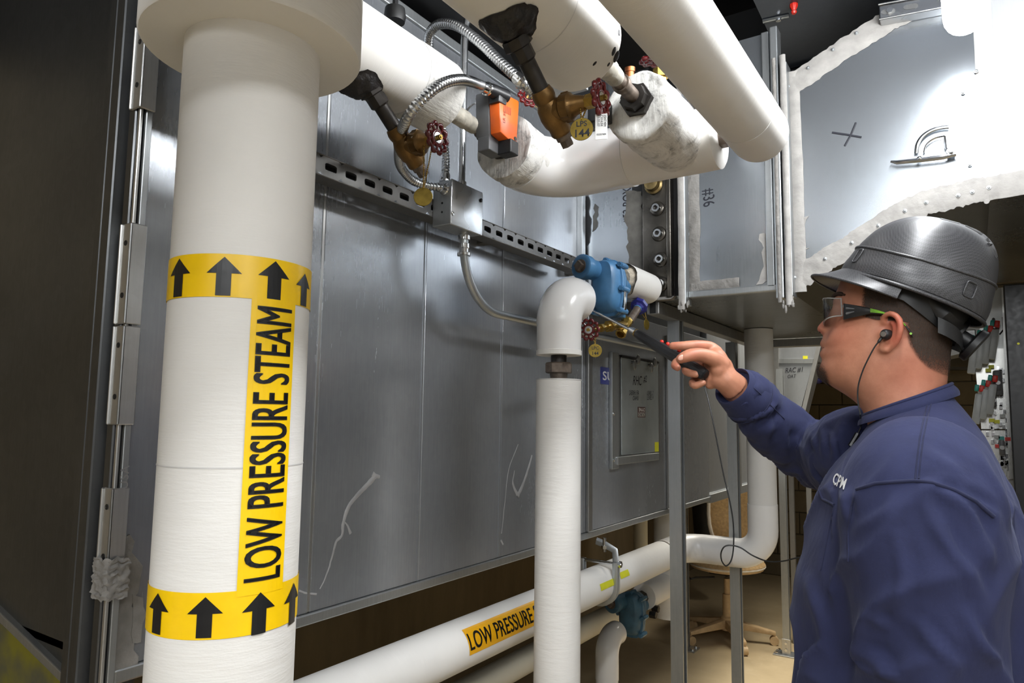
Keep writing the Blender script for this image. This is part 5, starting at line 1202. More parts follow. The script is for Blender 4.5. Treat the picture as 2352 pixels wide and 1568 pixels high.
gm = put(bm, lambda a, b: gfr(a0 + gs * a / GR, b, GR + .0010), 'marker_strip', YELLOWD, hG)
bm = text2d('LOW PRESSURE STEAM', .05); x0 = min(v.co.x for v in bm.verts); x1 = max(v.co.x for v in bm.verts); y1 = max(v.co.y for v in bm.verts); y0 = min(v.co.y for v in bm.verts)
tt0 = gh(1079, 1480)[1]; tte = gh(1221, 1410)[1]; Lw = (tte - tt0) * (x1 - x0)
# scale so that LOW PRESSURE ends where it does in view
bm2 = text2d('LOW PRESSURE', .05); w2 = max(v.co.x for v in bm2.verts) - x0; bm2.free()
aw = abs(a1_ - a0)
for v in bm.verts: v.co.x = tt0 + (v.co.x - x0) / w2 * (tte - tt0); v.co.y = .16 * aw * GR + (v.co.y - y0) / (y1 - y0) * aw * GR * .62
cut(bm, 'y', .004); bm = embolden(bm, .0007, .0005)
put(bm, lambda a, b: gfr(a1_ - gs * b / GR, a, GR + .0016), 'lettering', BLACK, gm)
a5, t5 = gh(1383, 1340); 
for px, py, w in ((1395, 1342, .10), (1434, 1318, .07)):
    aa, tt = gh(px, py); bm = bmesh.new(); vs = [bm.verts.new(p) for p in ((-.010, tt - w / 2, 0), (.010, tt - w / 2, 0), (.010, tt + w / 2, 0), (-.010, tt + w / 2, 0))]; bm.faces.new(vs); cut(bm, 'x', .005)
    put(bm, lambda a, b: gfr(aa + a / GR, b, GR + .0016), 'small_marker', STICK, hG)
# clevis hanger on G
hy_ = on('x', GX + GR, 1410, 1300).y
hn = thing('clevis_hanger', (GX, hy_, 1.06), 'steel clevis hanger clamped to the casing holding the low steam pipe', 'hanger')
rr = GR + .004
lp = [Vector((GX + rr * math.cos(a), hy_, GZ + rr * math.sin(a))) for a in np.linspace(-PI * .92, .0, 14)] + [Vector((GX + rr, hy_, GZ + .075))]
lp = [Vector((GX - rr, hy_, GZ + .075))] + lp
MB().tube(lp, .010, 8, flat=(0, 1, 0)).tube([p + Vector((0, .016, 0)) for p in lp], .010, 8, flat=(0, 1, 0)).build('clevis_strap', STRUTL, hn, smooth=50)
pq = Vector((GX + rr, hy_ + .008, GZ + .072))
MB().tube([pq, pq + Vector((-.004, 0, .040)), Vector((GX + .018, hy_ + .008, 1.055)), Vector((GX - .01, hy_ + .008, 1.062))], .012, 8, flat=(0, 1, 0)).build('yoke', STRUTL, hn, smooth=40)
MB().cyl((GX - rr - .02, hy_ + .008, GZ + .070), (GX + rr + .02, hy_ + .008, GZ + .070), .0055, 10).hexa((GX + rr + .014, hy_ + .008, GZ + .070), (1, 0, 0), .011, .009).build('cross_bolt', CHROME, hn)
MB().hexa((GX + .02, hy_ + .008, 1.045), (0, 0, 1), .011, .010).cyl((GX + .02, hy_ + .008, 1.03), (GX + .02, hy_ + .008, 1.075), .006, 8).build('hanger_nut', CHROME, hn)
# ------------------------------------------------------------------ H: creamy line further back, with riser
HX = -1.62
h1 = on('x', HX, 1336, 1447); HZ = h1.z; HR = .052; hye = on('x', HX, 1472, 1372).y
hH = thing('cream_condensate_pipe', (HX, .5, HZ), 'cream insulated pipe lowest under the casing, turning up behind', 'pipe')
MB().tube([Vector((HX, .2, HZ)), Vector((HX, 1.2, HZ)), Vector((HX, hye - .1, HZ))] + arc((HX, hye, HZ), (0, 1, 0), (0, 0, 1), .08, 8) + [Vector((HX, hye, 1.058))], [HR] * 3 + [HR - .012 * i / 8 for i in range(9)] + [HR - .012], 32).build('insulation_jacket', CREAM, hH, smooth=50)
handw = thing('small_drain_valve', on('x', HX + .05, 1476, 1345), 'tiny dark red handwheel on the cream pipe riser', 'valve')
handwheel(on('x', HX + .06, 1476, 1342), (.7, -.7, .2), .026, 'handwheel', handw); MB().cyl(on('x', HX, 1476, 1345), on('x', HX + .06, 1476, 1342), .010, 10).build('stem', RUST, handw)
# ------------------------------------------------------------------ J, second trap and its stub K
JXx, JYy, JR = -1.31, 2.72, .0470
zJ = on('x', JXx, 1402, 1433).z - JR
hJ = thing('low_drip_pipe', (JXx, JYy, 0), 'short glossy white elbowed pipe rising from the floor at bottom centre', 'pipe')
MB().tube([(JXx, JYy, 0), (JXx, JYy, .2), (JXx, JYy, .40)], JR - .001, 36).build('insulation_jacket', PVC, hJ, smooth=50)
MB().tube([Vector((JXx, JYy, .40)), Vector((JXx, JYy, zJ - .08))] + arc((JXx, JYy, zJ), (0, 0, 1), (0, 1, 0), .070, 10) + [Vector((JXx, JYy + .09, zJ))], JR + .001, 36).build('elbow_cover', PVC, hJ, smooth=50)
t2c = on('x', JXx, 1452, 1408)
steam_trap((JXx, t2c.y, t2c.z + .03), 1.15, BLUED, 'dull blue steam trap low behind the front posts', False)
s0 = Vector((JXx, t2c.y + .13, t2c.z + .045)); kend = on('x', JXx, 1528, 1345); ky = on('x', JXx, 1536, 1345).y
hK = thing('low_stub_pipe', (JXx, ky, t2c.z), 'white insulated tee with open stub feeding the dull blue trap', 'pipe')
MB().lathe([(0, .024), (0, .058), (.004, .060), (ky - s0.y, .060)], s0, (0, 1, 0), 32).build('stub_jacket', CANH, hK, smooth=40)
MB().lathe([(-.03, .020), (.02, .020)], s0, (0, 1, 0), 16).lathe([(-.045, .030), (-.02, .032), (-.018, .030)], s0, (0, 1, 0), 8).build('iron_coupling', IRON, hK, smooth=25)
zk0 = on('y', ky, 1525, 1413).z
MB().tube([(JXx, ky, zk0), (JXx, ky, zk0 + .3), (JXx, ky, 1.05)], .072, 32).build('drip_leg_jacket', CANV, hK, smooth=50)
for dz, dy in ((-.05, .02), (-.03, .05)): MB().hexa(s0 + Vector((.05, dy - .03, dz - .02)), (1, 0, 0), .016, .03).build('pipe_clamp', IRON, hK)
# ================================================================== the man
FB = math.radians(-94.0)
fb = Vector((math.sin(FB), math.cos(FB), 0)); nL = Vector((-fb.y, fb.x, 0)); ZU = Vector((0, 0, 1))
P0 = at(2050, 750, 1.18)
def S(px, py, lat=0.0):
    q = ray(px, py); return CAM + q * (((P0 + nL * lat - CAM).dot(nL)) / q.dot(nL))
def mirror(p): p = Vector(p); return p - nL * (2 * (p - P0).dot(nL))
def lerp_tab(T, y):
    if y <= T[0][0]: return T[0][1:]
    for a, b in zip(T[:-1], T[1:]):
        if y <= b[0]:
            t = (y - a[0]) / (b[0] - a[0]); return tuple(p + (q - p) * t for p, q in zip(a[1:], b[1:]))
    return T[-1][1:]
def smooth_tab(T, y, h=5):
    r = [lerp_tab(T, y + d) for d in (-h, -h / 2, 0, h / 2, h)]; return tuple(sum(c) / 5 for c in zip(*r))
def skin_mat():
    t = NT('skin'); at_ = t.n('ShaderNodeAttribute', attribute_name='blush'); lp = t.n('ShaderNodeAttribute', attribute_name='stub')
    c = t.mix(t.ramp(t.noise(38, 4, .6), .3, .7), srgb(176, 118, 92), srgb(198, 138, 110))
    c = t.mix(t.mul(t.ramp(t.noise(190, 3, .7), .5, .8), .25), c, srgb(176, 112, 88))
    c = t.mix(t.mul(at_.outputs['Fac'], .65), c, srgb(190, 82, 66))
    c = t.mix(t.mul(lp.outputs['Fac'], t.ramp(t.noise(900, 2), .35, .65, .10, .55)), c, srgb(120, 88, 66))
    return t.set(c, .46, 0, t.bump(t.noise(420, 3, .6), .14, .0008), Subsurface_Weight=.06, Subsurface_Radius=(.010, .004, .002), Subsurface_Scale=1.0)
SKIN = skin_mat()
def hair_mat():
    t = NT('short_brown_hair'); d = t.n('ShaderNodeAttribute', attribute_name='dens')
    n = t.noise(520, 3, .7, (1, 1, .35)); c = t.mix(n, srgb(30, 21, 15), srgb(74, 54, 40))
    t.set(c, .7, 0, t.bump(n, .6, .002))
    tr = t.n('ShaderNodeBsdfTransparent'); mx = t.n('ShaderNodeMixShader')
    x = t.n('ShaderNodeMath', operation='GREATER_THAN'); y = t.mul(d.outputs['Fac'], t.ramp(t.noise(760, 2, .6, (1, 1, .5)), .3, .7, .55, 1.45)); t.l(y, x.inputs[0]); x.inputs[1].default_value = .5
    mr = t.ramp(y, .25, .9, 0, 1)
    t.l(mr, mx.inputs[0]); t.l(tr.outputs[0], mx.inputs[1]); t.l(t.b.outputs[0], mx.inputs[2]); t.l(mx.outputs[0], t.out.inputs['Surface'])
    return t.m
HAIR = hair_mat()
def cloth(name, c, wr=.0):
    t = NT(name); n = t.noise(700, 2); f = t.noise(11, 4, .55, (1, 1, .5), .6)
    col = t.mix(t.ramp(t.noise(30, 4), .3, .7), tuple(x * .90 for x in c), tuple(x * 1.08 for x in c))
    col = t.mix(t.mul(t.ramp(t.noise(300, 2, .8), .60, .8), .35), col, tuple(min(1, x * 1.7) for x in c))
    return t.set(col, .92, 0, t.bump(n, .25, .0006, t.bump(f, .45, .012)), Sheen_Weight=.08, Sheen_Roughness=.5, Sheen_Tint=(.55, .6, .9))
NAVY = cloth('navy_cotton', srgb(40, 45, 80)); NAVYD = cloth('navy_stitching', srgb(32, 36, 66)); DENIM = cloth('dark_work_denim', srgb(38, 42, 60))
# head and neck: rows of (image row, face front, nose or lip bump, bump width, back, half width)
HR_ = [(552, 2030, 0, .2, 2140, .030), (562, 2008, 0, .2, 2160, .046), (580, 1986, 0, .2, 2178, .060), (610, 1956, 0, .2, 2192, .072), (630, 1940, 0, .2, 2199, .076), (648, 1931, 0, .2, 2202, .078), (671, 1922, 0, .2, 2203, .0795),
       (682, 1916, 0, .2, 2203, .080), (692, 1914, 1, .2, 2202, .080), (700, 1917, 3, .16, 2201, .080), (712, 1921, 12, .14, 2200, .080), (722, 1920, 17, .15, 2198, .081), (732, 1917, 22, .17, 2196, .0815), (745, 1912, 31, .19, 2194, .082), (754, 1908, 33, .20, 2192, .082),
       (761, 1905, 27, .21, 2190, .082), (768, 1900, 10, .22, 2188, .082), (774, 1896, 4, .28, 2187, .082), (789, 1890, 7, .34, 2184, .081), (796, 1891, 6, .36, 2183, .081), (801, 1893, 1, .36, 2182, .081), (807, 1892, 7, .36, 2181, .081), (815, 1890, 8, .36, 2180, .0805), (826, 1891, 1, .36, 2180, .080),
       (840, 1887, 3, .5, 2179, .079), (852, 1884, 3, .5, 2178, .0775), (866, 1887, 2, .5, 2177, .0755), (878, 1897, 0, .5, 2176, .0735), (890, 1915, 0, .5, 2175, .0720), (905, 1940, 0, .5, 2174, .0705), (922, 1964, 0, .5, 2174, .0695), (940, 1980, 0, .5, 2176, .0700), (970, 1992, 0, .5, 2184, .076), (1000, 1998, 0, .5, 2200, .088)]
def head_pt(u, py, off=0.0):
    f, bmp, bw, b, w = smooth_tab(HR_, py, 3.0)
    th = 2 * PI * u; c = f + (b - f) * .52
    ca, sa = math.cos(th), math.sin(th)
    ex = .92 if ca > 0 else .86
    xx = (f - c) * abs(ca) ** ex if ca > 0 else (b - c) * abs(ca) ** ex
    dth = (th + PI) % (2 * PI) - PI
    g = math.exp(-(dth / bw) ** 2); xx -= bmp * g
    # eye sockets
    e = math.exp(-((abs(dth) - .42) / .16) ** 2) * math.exp(-((py - 711) / 10.0) ** 2); xx += 9 * e
    ck = math.exp(-((abs(dth) - .62) / .30) ** 2) * math.exp(-((py - 762) / 26.0) ** 2); xx -= 4 * ck
    al = math.exp(-((abs(dth) - .185) / .07) ** 2) * math.exp(-((py - 758) / 6.0) ** 2); xx -= 9 * al
    nf = math.exp(-((abs(dth) - .36) / .10) ** 2) * math.exp(-((py - 778) / 16.0) ** 2); xx += 3 * nf
    lat = w * math.copysign(abs(sa) ** .86, sa)
    p = S(c + xx, py, 0) + nL * lat
    if off:
        o = (fb * (ca) + nL * sa * 1.0).normalized(); p = p + o * off
    return p
sk = MB()
rows = list(np.arange(552, 1000.1, 3.2))
def hgrid(i, j): return head_pt(i, rows[min(len(rows) - 1, int(round(j * (len(rows) - 1))))])
V_ = [head_pt(i / 96, r) for r in rows for i in range(96)]
nr = len(rows); F__ = [(r * 96 + i, r * 96 + (i + 1) % 96, (r + 1) * 96 + (i + 1) % 96, (r + 1) * 96 + i) for r in range(nr - 1) for i in range(96)]
F__ += [tuple(range(96))[::-1], tuple((nr - 1) * 96 + i for i in range(96))]
sk._add(V_, F__)
# ears
for side in (1, -1):
    m_ = (lambda p: p) if side == 1 else mirror
    Q = [m_(S(px, py, l)) for px, py, l in ((2032, 742, .083), (2029, 730, .085), (2036, 722, .091), (2048, 720, .096), (2060, 727, .099), (2067, 740, .100), (2068, 756, .100), (2064, 774, .097), (2055, 790, .092), (2043, 800, .087), (2031, 803, .084), (2025, 797, .081))]
    Q = spline(Q, 4); sk.tube(Q, [.0036 + .0016 * math.sin(PI * i / (len(Q) - 1)) + (.0022 if i > len(Q) * .8 else 0) for i in range(len(Q))], 10)
    Q = spline([m_(S(px, py, l)) for px, py, l in ((2048, 738, .088), (2055, 750, .091), (2055, 766, .091), (2047, 780, .088), (2036, 787, .085))], 4)
    sk.tube(Q, .0042, 8)
    sk.ball(m_(S(2052, 762, .079)), .012, 12, 8, 0, (1.0, .55, 2.2), (fb, nL, ZU)); sk.ball(m_(S(2032, 799, .080)), .0085, 10, 8)
    sk.ball(m_(S(2026, 770, .081)), .0055, 8, 6, 0, (1, .8, 1.6), (fb, nL, ZU))
def limb(pts, rr): sk.tube(spline(pts, 5), [v for a, b in zip(rr[:-1], rr[1:]) for v in np.linspace(a, b, 6)[:-1]] + [rr[-1]], 16)
# trunk, legs (under the clothes), arms
TB = [(985, 2000, 2205, .095), (1020, 1972, 2245, .150), (1060, 1950, 2270, .165), (1130, 1905, 2300, .175), (1300, 1862, 2345, .185), (1568, 1856, 2360, .19), (1700, 1870, 2350, .185), (1790, 1900, 2330, .17)]
def rows_mesh(mb, T, y0, y1, n, m=48, e=.82, offs=0.0):
    R = np.linspace(y0, y1, n); V = []
    for y in R:
        f, b, w = smooth_tab(T, y, 14); c = (f + b) / 2
        for i in range(m):
            a = 2 * PI * i / m; ca, sa = math.cos(a), math.sin(a)
            V.append(S(c - (b - f) / 2 * math.copysign(abs(ca) ** e, ca), y, 0) + nL * (w * math.copysign(abs(sa) ** e, sa)))
    mb._add(V, [(r * m + i, r * m + (i + 1) % m, (r + 1) * m + (i + 1) % m, (r + 1) * m + i) for r in range(n - 1) for i in range(m)] + [tuple(range(m))[::-1], tuple((n - 1) * m + i for i in range(m))])
rows_mesh(sk, TB, 985, 1790, 26)
HIP = S(2100, 1740, 0)
def leg(s, side): h = HIP + nL * (.095 * side); return [h + Vector((0, 0, .02)), h + Vector((0, 0, -.20)) + fb * .012, Vector((h.x, h.y, .48)) + fb * .02, Vector((h.x, h.y, .26)), Vector((h.x, h.y, .075)) - fb * .02]
for s in (1, -1):
    L_ = leg(0, s); limb(L_, [.085, .082, .056, .054, .038])
    sk.tube([L_[-1] + fb * -.02 + ZU * -.03, L_[-1] + fb * .07 + ZU * -.04, L_[-1] + fb * .17 + ZU * -.048], [.036, .034, .022], 12)
RSH, REL, RWR = S(2035, 1035, -.185), at(1850, 1040, 1.57), at(1668, 872, 1.465)
LSH, LEL, LWR = S(2130, 1060, .175), S(2168, 1560, .215), S(1960, 1690, .20)
limb([RSH, RSH.lerp(REL, .5), REL, REL.lerp(RWR, .5), RWR], [.060, .052, .042, .040, .0275])
limb([LSH, LSH.lerp(LEL, .5), LEL, LEL.lerp(LWR, .5), LWR], [.060, .054, .043, .040, .028])
# left hand (outside the frame), relaxed
lh = (LWR - LEL).normalized(); lu = Vector((0, 0, -1)); lu = (lu - lh * lu.dot(lh)).normalized(); lw = lh.cross(lu)
for k in range(4):
    o = LWR + lh * .06 + lw * (.030 - .019 * k); o2 = o + lh * .035 + lu * .012; o3 = o2 + lh * .012 + lu * .028 ; o4 = o3 + lu * .02 - lh * .008
    sk.tube([LWR + lh * .01 + lw * (.018 - .011 * k), o, o2, o3, o4], [.014, .0105, .0092, .0085, .007], 10); sk.ball(o4, .007, 8, 6)
sk.ball(LWR + lh * .045, .03, 12, 8, 0, (1.2, 1, .55), (lh, lw, lu)); sk.tube([LWR + lh * .015 + lw * .02, LWR + lh * .045 + lw * .046 + lu * .012, LWR + lh * .08 + lw * .05 + lu * .022], [.014, .011, .008], 10)
# right hand closed round the probe handle
H_ = lambda L: [at(a, b, d) for a, b, d in L]
def finger(L, R):
    P = spline(H_(L), 5); rr = [v for a, b in zip(R[:-1], R[1:]) for v in np.linspace(a, b, 6)[:-1]] + [R[-1]]
    sk.tube(P, rr, 12); sk.ball(P[-1], R[-1], 10, 8)
finger(((1645, 808, 1.492), (1630, 797, 1.490), (1600, 793, 1.480), (1570, 794, 1.480), (1545, 794, 1.487)), (.0138, .0128, .0116, .0102, .0085))
finger(((1645, 818, 1.500), (1630, 808, 1.508), (1588, 814, 1.512), (1560, 826, 1.507), (1550, 838, 1.492), (1556, 844, 1.478)), (.0135, .0120, .0105, .0095, .0088, .0080))
finger(((1650, 832, 1.500), (1632, 826, 1.508), (1590, 837, 1.508), (1575, 849, 1.492), (1583, 856, 1.470), (1600, 859, 1.457)), (.0132, .0115, .0100, .0093, .0088, .0078))
finger(((1652, 848, 1.492), (1636, 846, 1.500), (1602, 866, 1.497), (1591, 879, 1.482), (1598, 885, 1.464), (1615, 879, 1.455)), (.0125, .0105, .0090, .0086, .0082, .0072))
finger(((1660, 840, 1.462), (1640, 825, 1.452), (1612, 815, 1.444), (1588, 815, 1.440), (1572, 820, 1.440), (1563, 824, 1.442)), (.0190, .0175, .0146, .0138, .0122, .0100))
for (px, py, d, r, sc) in ((1645, 832, 1.478, .026, (1, 1, 1.2)), (1655, 850, 1.472, .028, (1, 1, 1.15)), (1640, 812, 1.490, .020, (1, 1, 1)), (1638, 866, 1.476, .022, (1, 1, 1)), (1652, 868, 1.468, .024, (1, 1, 1)), (1650, 845, 1.458, .019, (1, 1, 1.2)), (1632, 880, 1.474, .013, (1, 1, 1))):
    sk.ball(at(px, py, d), r, 14, 10, 0, sc)
sk.tube(H_(((1648, 846, 1.474), (1668, 872, 1.465), (1690, 892, 1.470))), [.029, .0275, .029], 16)
def fuse(mb, voxel, smooth, it, name):
    me = bpy.data.meshes.new('f'); me.from_pydata(mb.v, [], mb.f)
    bm = bmesh.new(); bm.from_mesh(me); bmesh.ops.recalc_face_normals(bm, faces=bm.faces); bm.to_mesh(me); bm.free()
    o = bpy.data.objects.new('f', me); COL.objects.link(o)
    r = o.modifiers.new('r', 'REMESH'); r.mode = 'VOXEL'; r.voxel_size = voxel; r.use_smooth_shade = True
    if it: s = o.modifiers.new('s', 'SMOOTH'); s.factor = smooth; s.iterations = it
    bpy.context.view_layer.update()
    out = bpy.data.meshes.new_from_object(o.evaluated_get(bpy.context.evaluated_depsgraph_get())); out.name = name
    bpy.data.objects.remove(o); bpy.data.meshes.remove(me); return out
foot = Vector((HIP.x, HIP.y, 0))
bme = fuse(sk, .0028, .5, 3, 'person')
N = len(bme.vertices); co = np.empty(N * 3); bme.vertices.foreach_get('co', co); co = co.reshape(-1, 3)
def infl(lst):
    out = np.zeros(N)
    for p, r, a in lst: out = np.maximum(out, a * np.exp(-(((co - np.array(p)) ** 2).sum(1)) / (r * r)))
    return out
bl = infl([(S(2055, 745, .098), .022, 1.0), (S(2060, 775, .096), .018, .9), (S(1882, 757, 0), .022, .7), (S(1888, 792, .0), .012, .7), (S(1888, 813, .0), .012, .8), (S(1930, 770, .06), .035, .35), (S(2100, 850, .06), .05, .35)] +
          [(at(a, b, d), .012, .6) for a, b, d in ((1550, 794, 1.485), (1566, 823, 1.440), (1590, 815, 1.436), (1552, 842, 1.48), (1606, 793, 1.478))])
st_ = infl([(S(1925, 830, .05), .035, .5), (S(1900, 785, .025), .016, .45), (S(1960, 850, .07), .045, .35), (S(1935, 880, .03), .03, .4)])
for nm, arr in (('blush', bl), ('stub', st_)):
    at_ = bme.attributes.new(nm, 'FLOAT', 'POINT'); at_.data.foreach_set('value', arr.astype(np.float32))
man = link_mesh(bme, 'person', SKIN, None, foot)
tag(man, 'person in dark hard hat and navy long sleeved shirt reaching out a black probe', 'person')
def shell(name, dens, mat, off, y0, y1, step=2.0, nu=180):
    R = np.arange(y0, y1, step); V = [head_pt(i / nu, r, off) for r in R for i in range(nu)]
    D = []
    for r in R:
        for i in range(nu):
            p = head_pt(i / nu, r); px, py, _ = proj(S(*proj(p - nL * (p - P0).dot(nL))[:2]))
            D.append(dens(px, r, abs((p - P0).dot(nL))))
    F = []
    for k in range(len(R) - 1):
        for i in range(nu):
            q = (k * nu + i, k * nu + (i + 1) % nu, (k + 1) * nu + (i + 1) % nu, (k + 1) * nu + i)
            if max(D[x] for x in q) > .02: F.append(q)
    me = bpy.data.meshes.new(name); me.from_pydata(V, [], F)
    a = me.attributes.new('dens', 'FLOAT', 'POINT'); a.data.foreach_set('value', np.array(D, dtype=np.float32))
    bm = bmesh.new(); bm.from_mesh(me); bmesh.ops.delete(bm, geom=[v for v in bm.verts if not v.link_faces], context='VERTS'); bm.to_mesh(me); bm.free()
    me.polygons.foreach_set('use_smooth', [True] * len(me.polygons))
    return link_mesh(me, name, mat, man)
HL = [(600, 1978), (640, 1984), (670, 1984), (700, 1982), (724, 1979), (740, 1984), (748, 2010), (752, 2074), (800, 2082), (830, 2098), (850, 2118), (864, 2150), (872, 2200)]
def dh(px, py, lat):
    h = lerp_tab(HL, py)[0]; d = (px - h) / 16.0
    k = max(0, min(1, d)); return k * (1.05 if py < 800 else max(.45, 1.05 - (py - 800) / 110))
shell('hair', dh, HAIR, .0022, 575, 872)
def dg(px, py, lat):
    a = ((px - 1898) / 30.0) ** 2 + ((py - 864) / 36.0) ** 2 + (lat / .058) ** 2
    b = ((px - 1884) / 8.0) ** 2 + ((py - 830) / 9.0) ** 2 + (lat / .016) ** 2
    return max(0, 1.25 - a) if a < b * 1.2 + .4 else max(0, .8 - b)
shell('goatee', dg, HAIR, .0042, 818, 900, 1.6, 220)
def on_head(px, py, lat, off=0):
    """point on the head surface at an image row and lateral position"""
    best = None
    for i in range(0, 46):
        p = head_pt(i / 180, py, off)
        e = abs((p - P0).dot(nL) - lat)
        if best is None or e < best[0]: best = (e, p)
    return best[1]
for s in (1, -1):
    m_ = (lambda p: p) if s == 1 else mirror
    B = [m_(on_head(0, y, l, .001)) for y, l in ((689, .016), (684, .028), (683, .042), (688, .056))]
    MB().tube(spline(B, 4), [.0025] + [.0036] * (len(B) * 4 - 6) + [.0018] * 3, 8).build('eyebrow', plain('brow_hair_%d' % (s + 1), srgb(60, 42, 30), .8), man)
    ec = m_(on_head(0, 711, .034)) - fb * .0105
    MB().ball(ec, .0118, 20, 14).build('eye', plain('eye_white_%d' % (s + 1), srgb(214, 204, 196), .15), man)
    dq_ = (fb * .96 + nL * .05 + ZU * .03).normalized()
    e_ = MB(); e_.lathe([(.0095, .0066), (.0113, .0050), (.0119, .0022)], ec, dq_, 16); e_.build('iris', plain('iris_%d' % (s + 1), srgb(70, 60, 44), .1), man)
    for dz in (.0062, -.0058):
        MB().tube([ec + nL * (l * s) + fb * math.sqrt(max(0, .0127 ** 2 - l * l - dz * dz)) + ZU * dz * (1 - (l / .013) ** 2) for l in np.linspace(-.0105, .0105, 9)], [.0012] + [.0021] * 7 + [.0012], 8).build('eyelid', SKIN, man)
MB().tube([head_pt(u, 801, -.001) for u in np.linspace(-.055, .055, 15)], [.0008] + [.0019] * 13 + [.0008], 6).build('mouth_line', plain('inner_lip', srgb(96, 44, 40), .5), man)
MB().ball(S(1886, 762, .0068), .0034, 8, 6, 0, (1, .8, .6), (fb, nL, ZU)).build('nostril', plain('nostril_dark', srgb(70, 30, 26), .8), man)
# ------------------------------------------------------------------ fingernails
thn = at(1565, 821, 1.4315); t2 = (at(1572, 818, 1.44) - at(1563, 824, 1.44)).normalized()
MB().ball(thn, .0062, 12, 8, 0, (1.25, .9, .28), (t2, FWD.cross(t2), FWD)).build('fingernail', plain('nail', srgb(226, 172, 152), .3), man)
# ------------------------------------------------------------------ clothes
sh = MB()
TS = [(930, 2004, 2176, .066), (942, 1996, 2186, .082), (958, 1988, 2205, .108), (985, 1976, 2232, .145), (1020, 1952, 2262, .180), (1060, 1926, 2284, .196), (1130, 1884, 2322, .208), (1200, 1860, 2350, .215), (1300, 1834, 2376, .220), (1400, 1829, 2388, .222), (1568, 1826, 2394, .226), (1700, 1832, 2388, .222), (1770, 1845, 2380, .215)]
# the neckline slopes: rows are sheared so the back rises higher than the front
def shirt_rows():
    m, n = 72, 64; V = []
    R = np.concatenate([np.linspace(930, 1060, 22), np.linspace(1066, 1770, n - 22)])
    for y in R:
        f, b, w = smooth_tab(TS, y, 12); c = (f + b) / 2; k = max(0, 1 - (y - 930) / 150.0)
        for i in range(m):
            a = 2 * PI * i / m; ca, sa = math.cos(a), math.sin(a); e = .84
            px = c - (b - f) / 2 * math.copysign(abs(ca) ** e, ca)
            V.append(S(px, y + 34 * k * ca, 0) + nL * (w * math.copysign(abs(sa) ** e, sa)))
    sh._add(V, [(r * m + i, r * m + (i + 1) % m, (r + 1) * m + (i + 1) % m, (r + 1) * m + i) for r in range(n - 1) for i in range(m)] + [tuple(range(m))[::-1], tuple((n - 1) * m + i for i in range(m))])
shirt_rows()
def sleeve(pts, rr, k=8):
    P = spline(pts, k); R = [v for a, b in zip(rr[:-1], rr[1:]) for v in np.linspace(a, b, k + 1)[:-1]] + [rr[-1]]; sh.tube(P, R, 28); return P
CUFF = at(1664, 874, 1.466); CUFF2 = at(1690, 888, 1.475)
RP = sleeve([S(2030, 1050, -.14), S(1975, 1045, -.20), at(1915, 1048, 1.50), at(1858, 1036, 1.565), at(1790, 985, 1.535), at(1738, 934, 1.505), at(1692, 894, 1.478)], [.098, .094, .076, .068, .062, .055, .050])
LP = sleeve([S(2130, 1060, .12), S(2120, 1120, .165), S(2116, 1220, .185), S(2122, 1330, .192), S(2132, 1450, .198), S(2130, 1560, .208), S(2060, 1640, .21), S(1985, 1680, .20)], [.085, .102, .106, .102, .096, .088, .066, .050])
sme = fuse(sh, .0065, .5, 10, 'shirt')
# folds: displaced along the normals, running with the limbs and slanting over the body
N = len(sme.vertices); co = np.empty(N * 3); sme.vertices.foreach_get('co', co); co = co.reshape(-1, 3); nm_ = np.empty(N * 3); sme.vertices.foreach_get('normal', nm_); nm_ = nm_.reshape(-1, 3)
disp = np.zeros(N)
fx = (co - np.array(P0)) @ np.array(fb); ly = (co - np.array(P0)) @ np.array(nL); lz = co[:, 2]
RPa = np.array([list(p) for p in RP]); LPa = np.array([list(p) for p in LP])
dR = np.sqrt(((co[:, None, :] - RPa[None, ::3, :]) ** 2).sum(2)).min(1); dL = np.sqrt(((co[:, None, :] - LPa[None, ::3, :]) ** 2).sum(2)).min(1)
tR = np.sqrt(((co[:, None, :] - RPa[None, :, :]) ** 2).sum(2)).argmin(1) / len(RP)
for i in range(N):
    p = Vector(co[i]); v = 0
    if dR[i] < .105 and tR[i] > .15:     # cross folds on the reaching sleeve
        v += .0125 * (1 - abs(2 * abs(mnoise.noise(Vector((tR[i] * 9 + .6 * mnoise.noise(p * 9), p.z * 5, p.y * 4)))) - .15)) - .006
        v += .0035 * mnoise.noise(p * 34)
    elif dL[i] < .118:
        q = Vector((fx[i] * 13 + lz[i] * 7.0, ly[i] * 8, lz[i] * 4.2 - fx[i] * 3)); r_ = 1 - abs(mnoise.noise(q)) * 2
        k = .35 + .65 * min(1, max(0, (1.36 - lz[i]) / .2))
        v += k * (.019 * max(0, r_) ** 2 - .004) + .003 * mnoise.noise(p * 22)
    else:
        q = Vector((fx[i] * 7 - lz[i] * 3.5, ly[i] * 8, lz[i] * 5)); r_ = 1 - abs(mnoise.noise(q)) * 2
        v += .011 * max(0, r_) ** 2 - .003 + .002 * mnoise.noise(p * 18)
    v *= min(1, max(.12, (1.475 - lz[i]) / .10)) if dR[i] > .1 else 1
    disp[i] = v
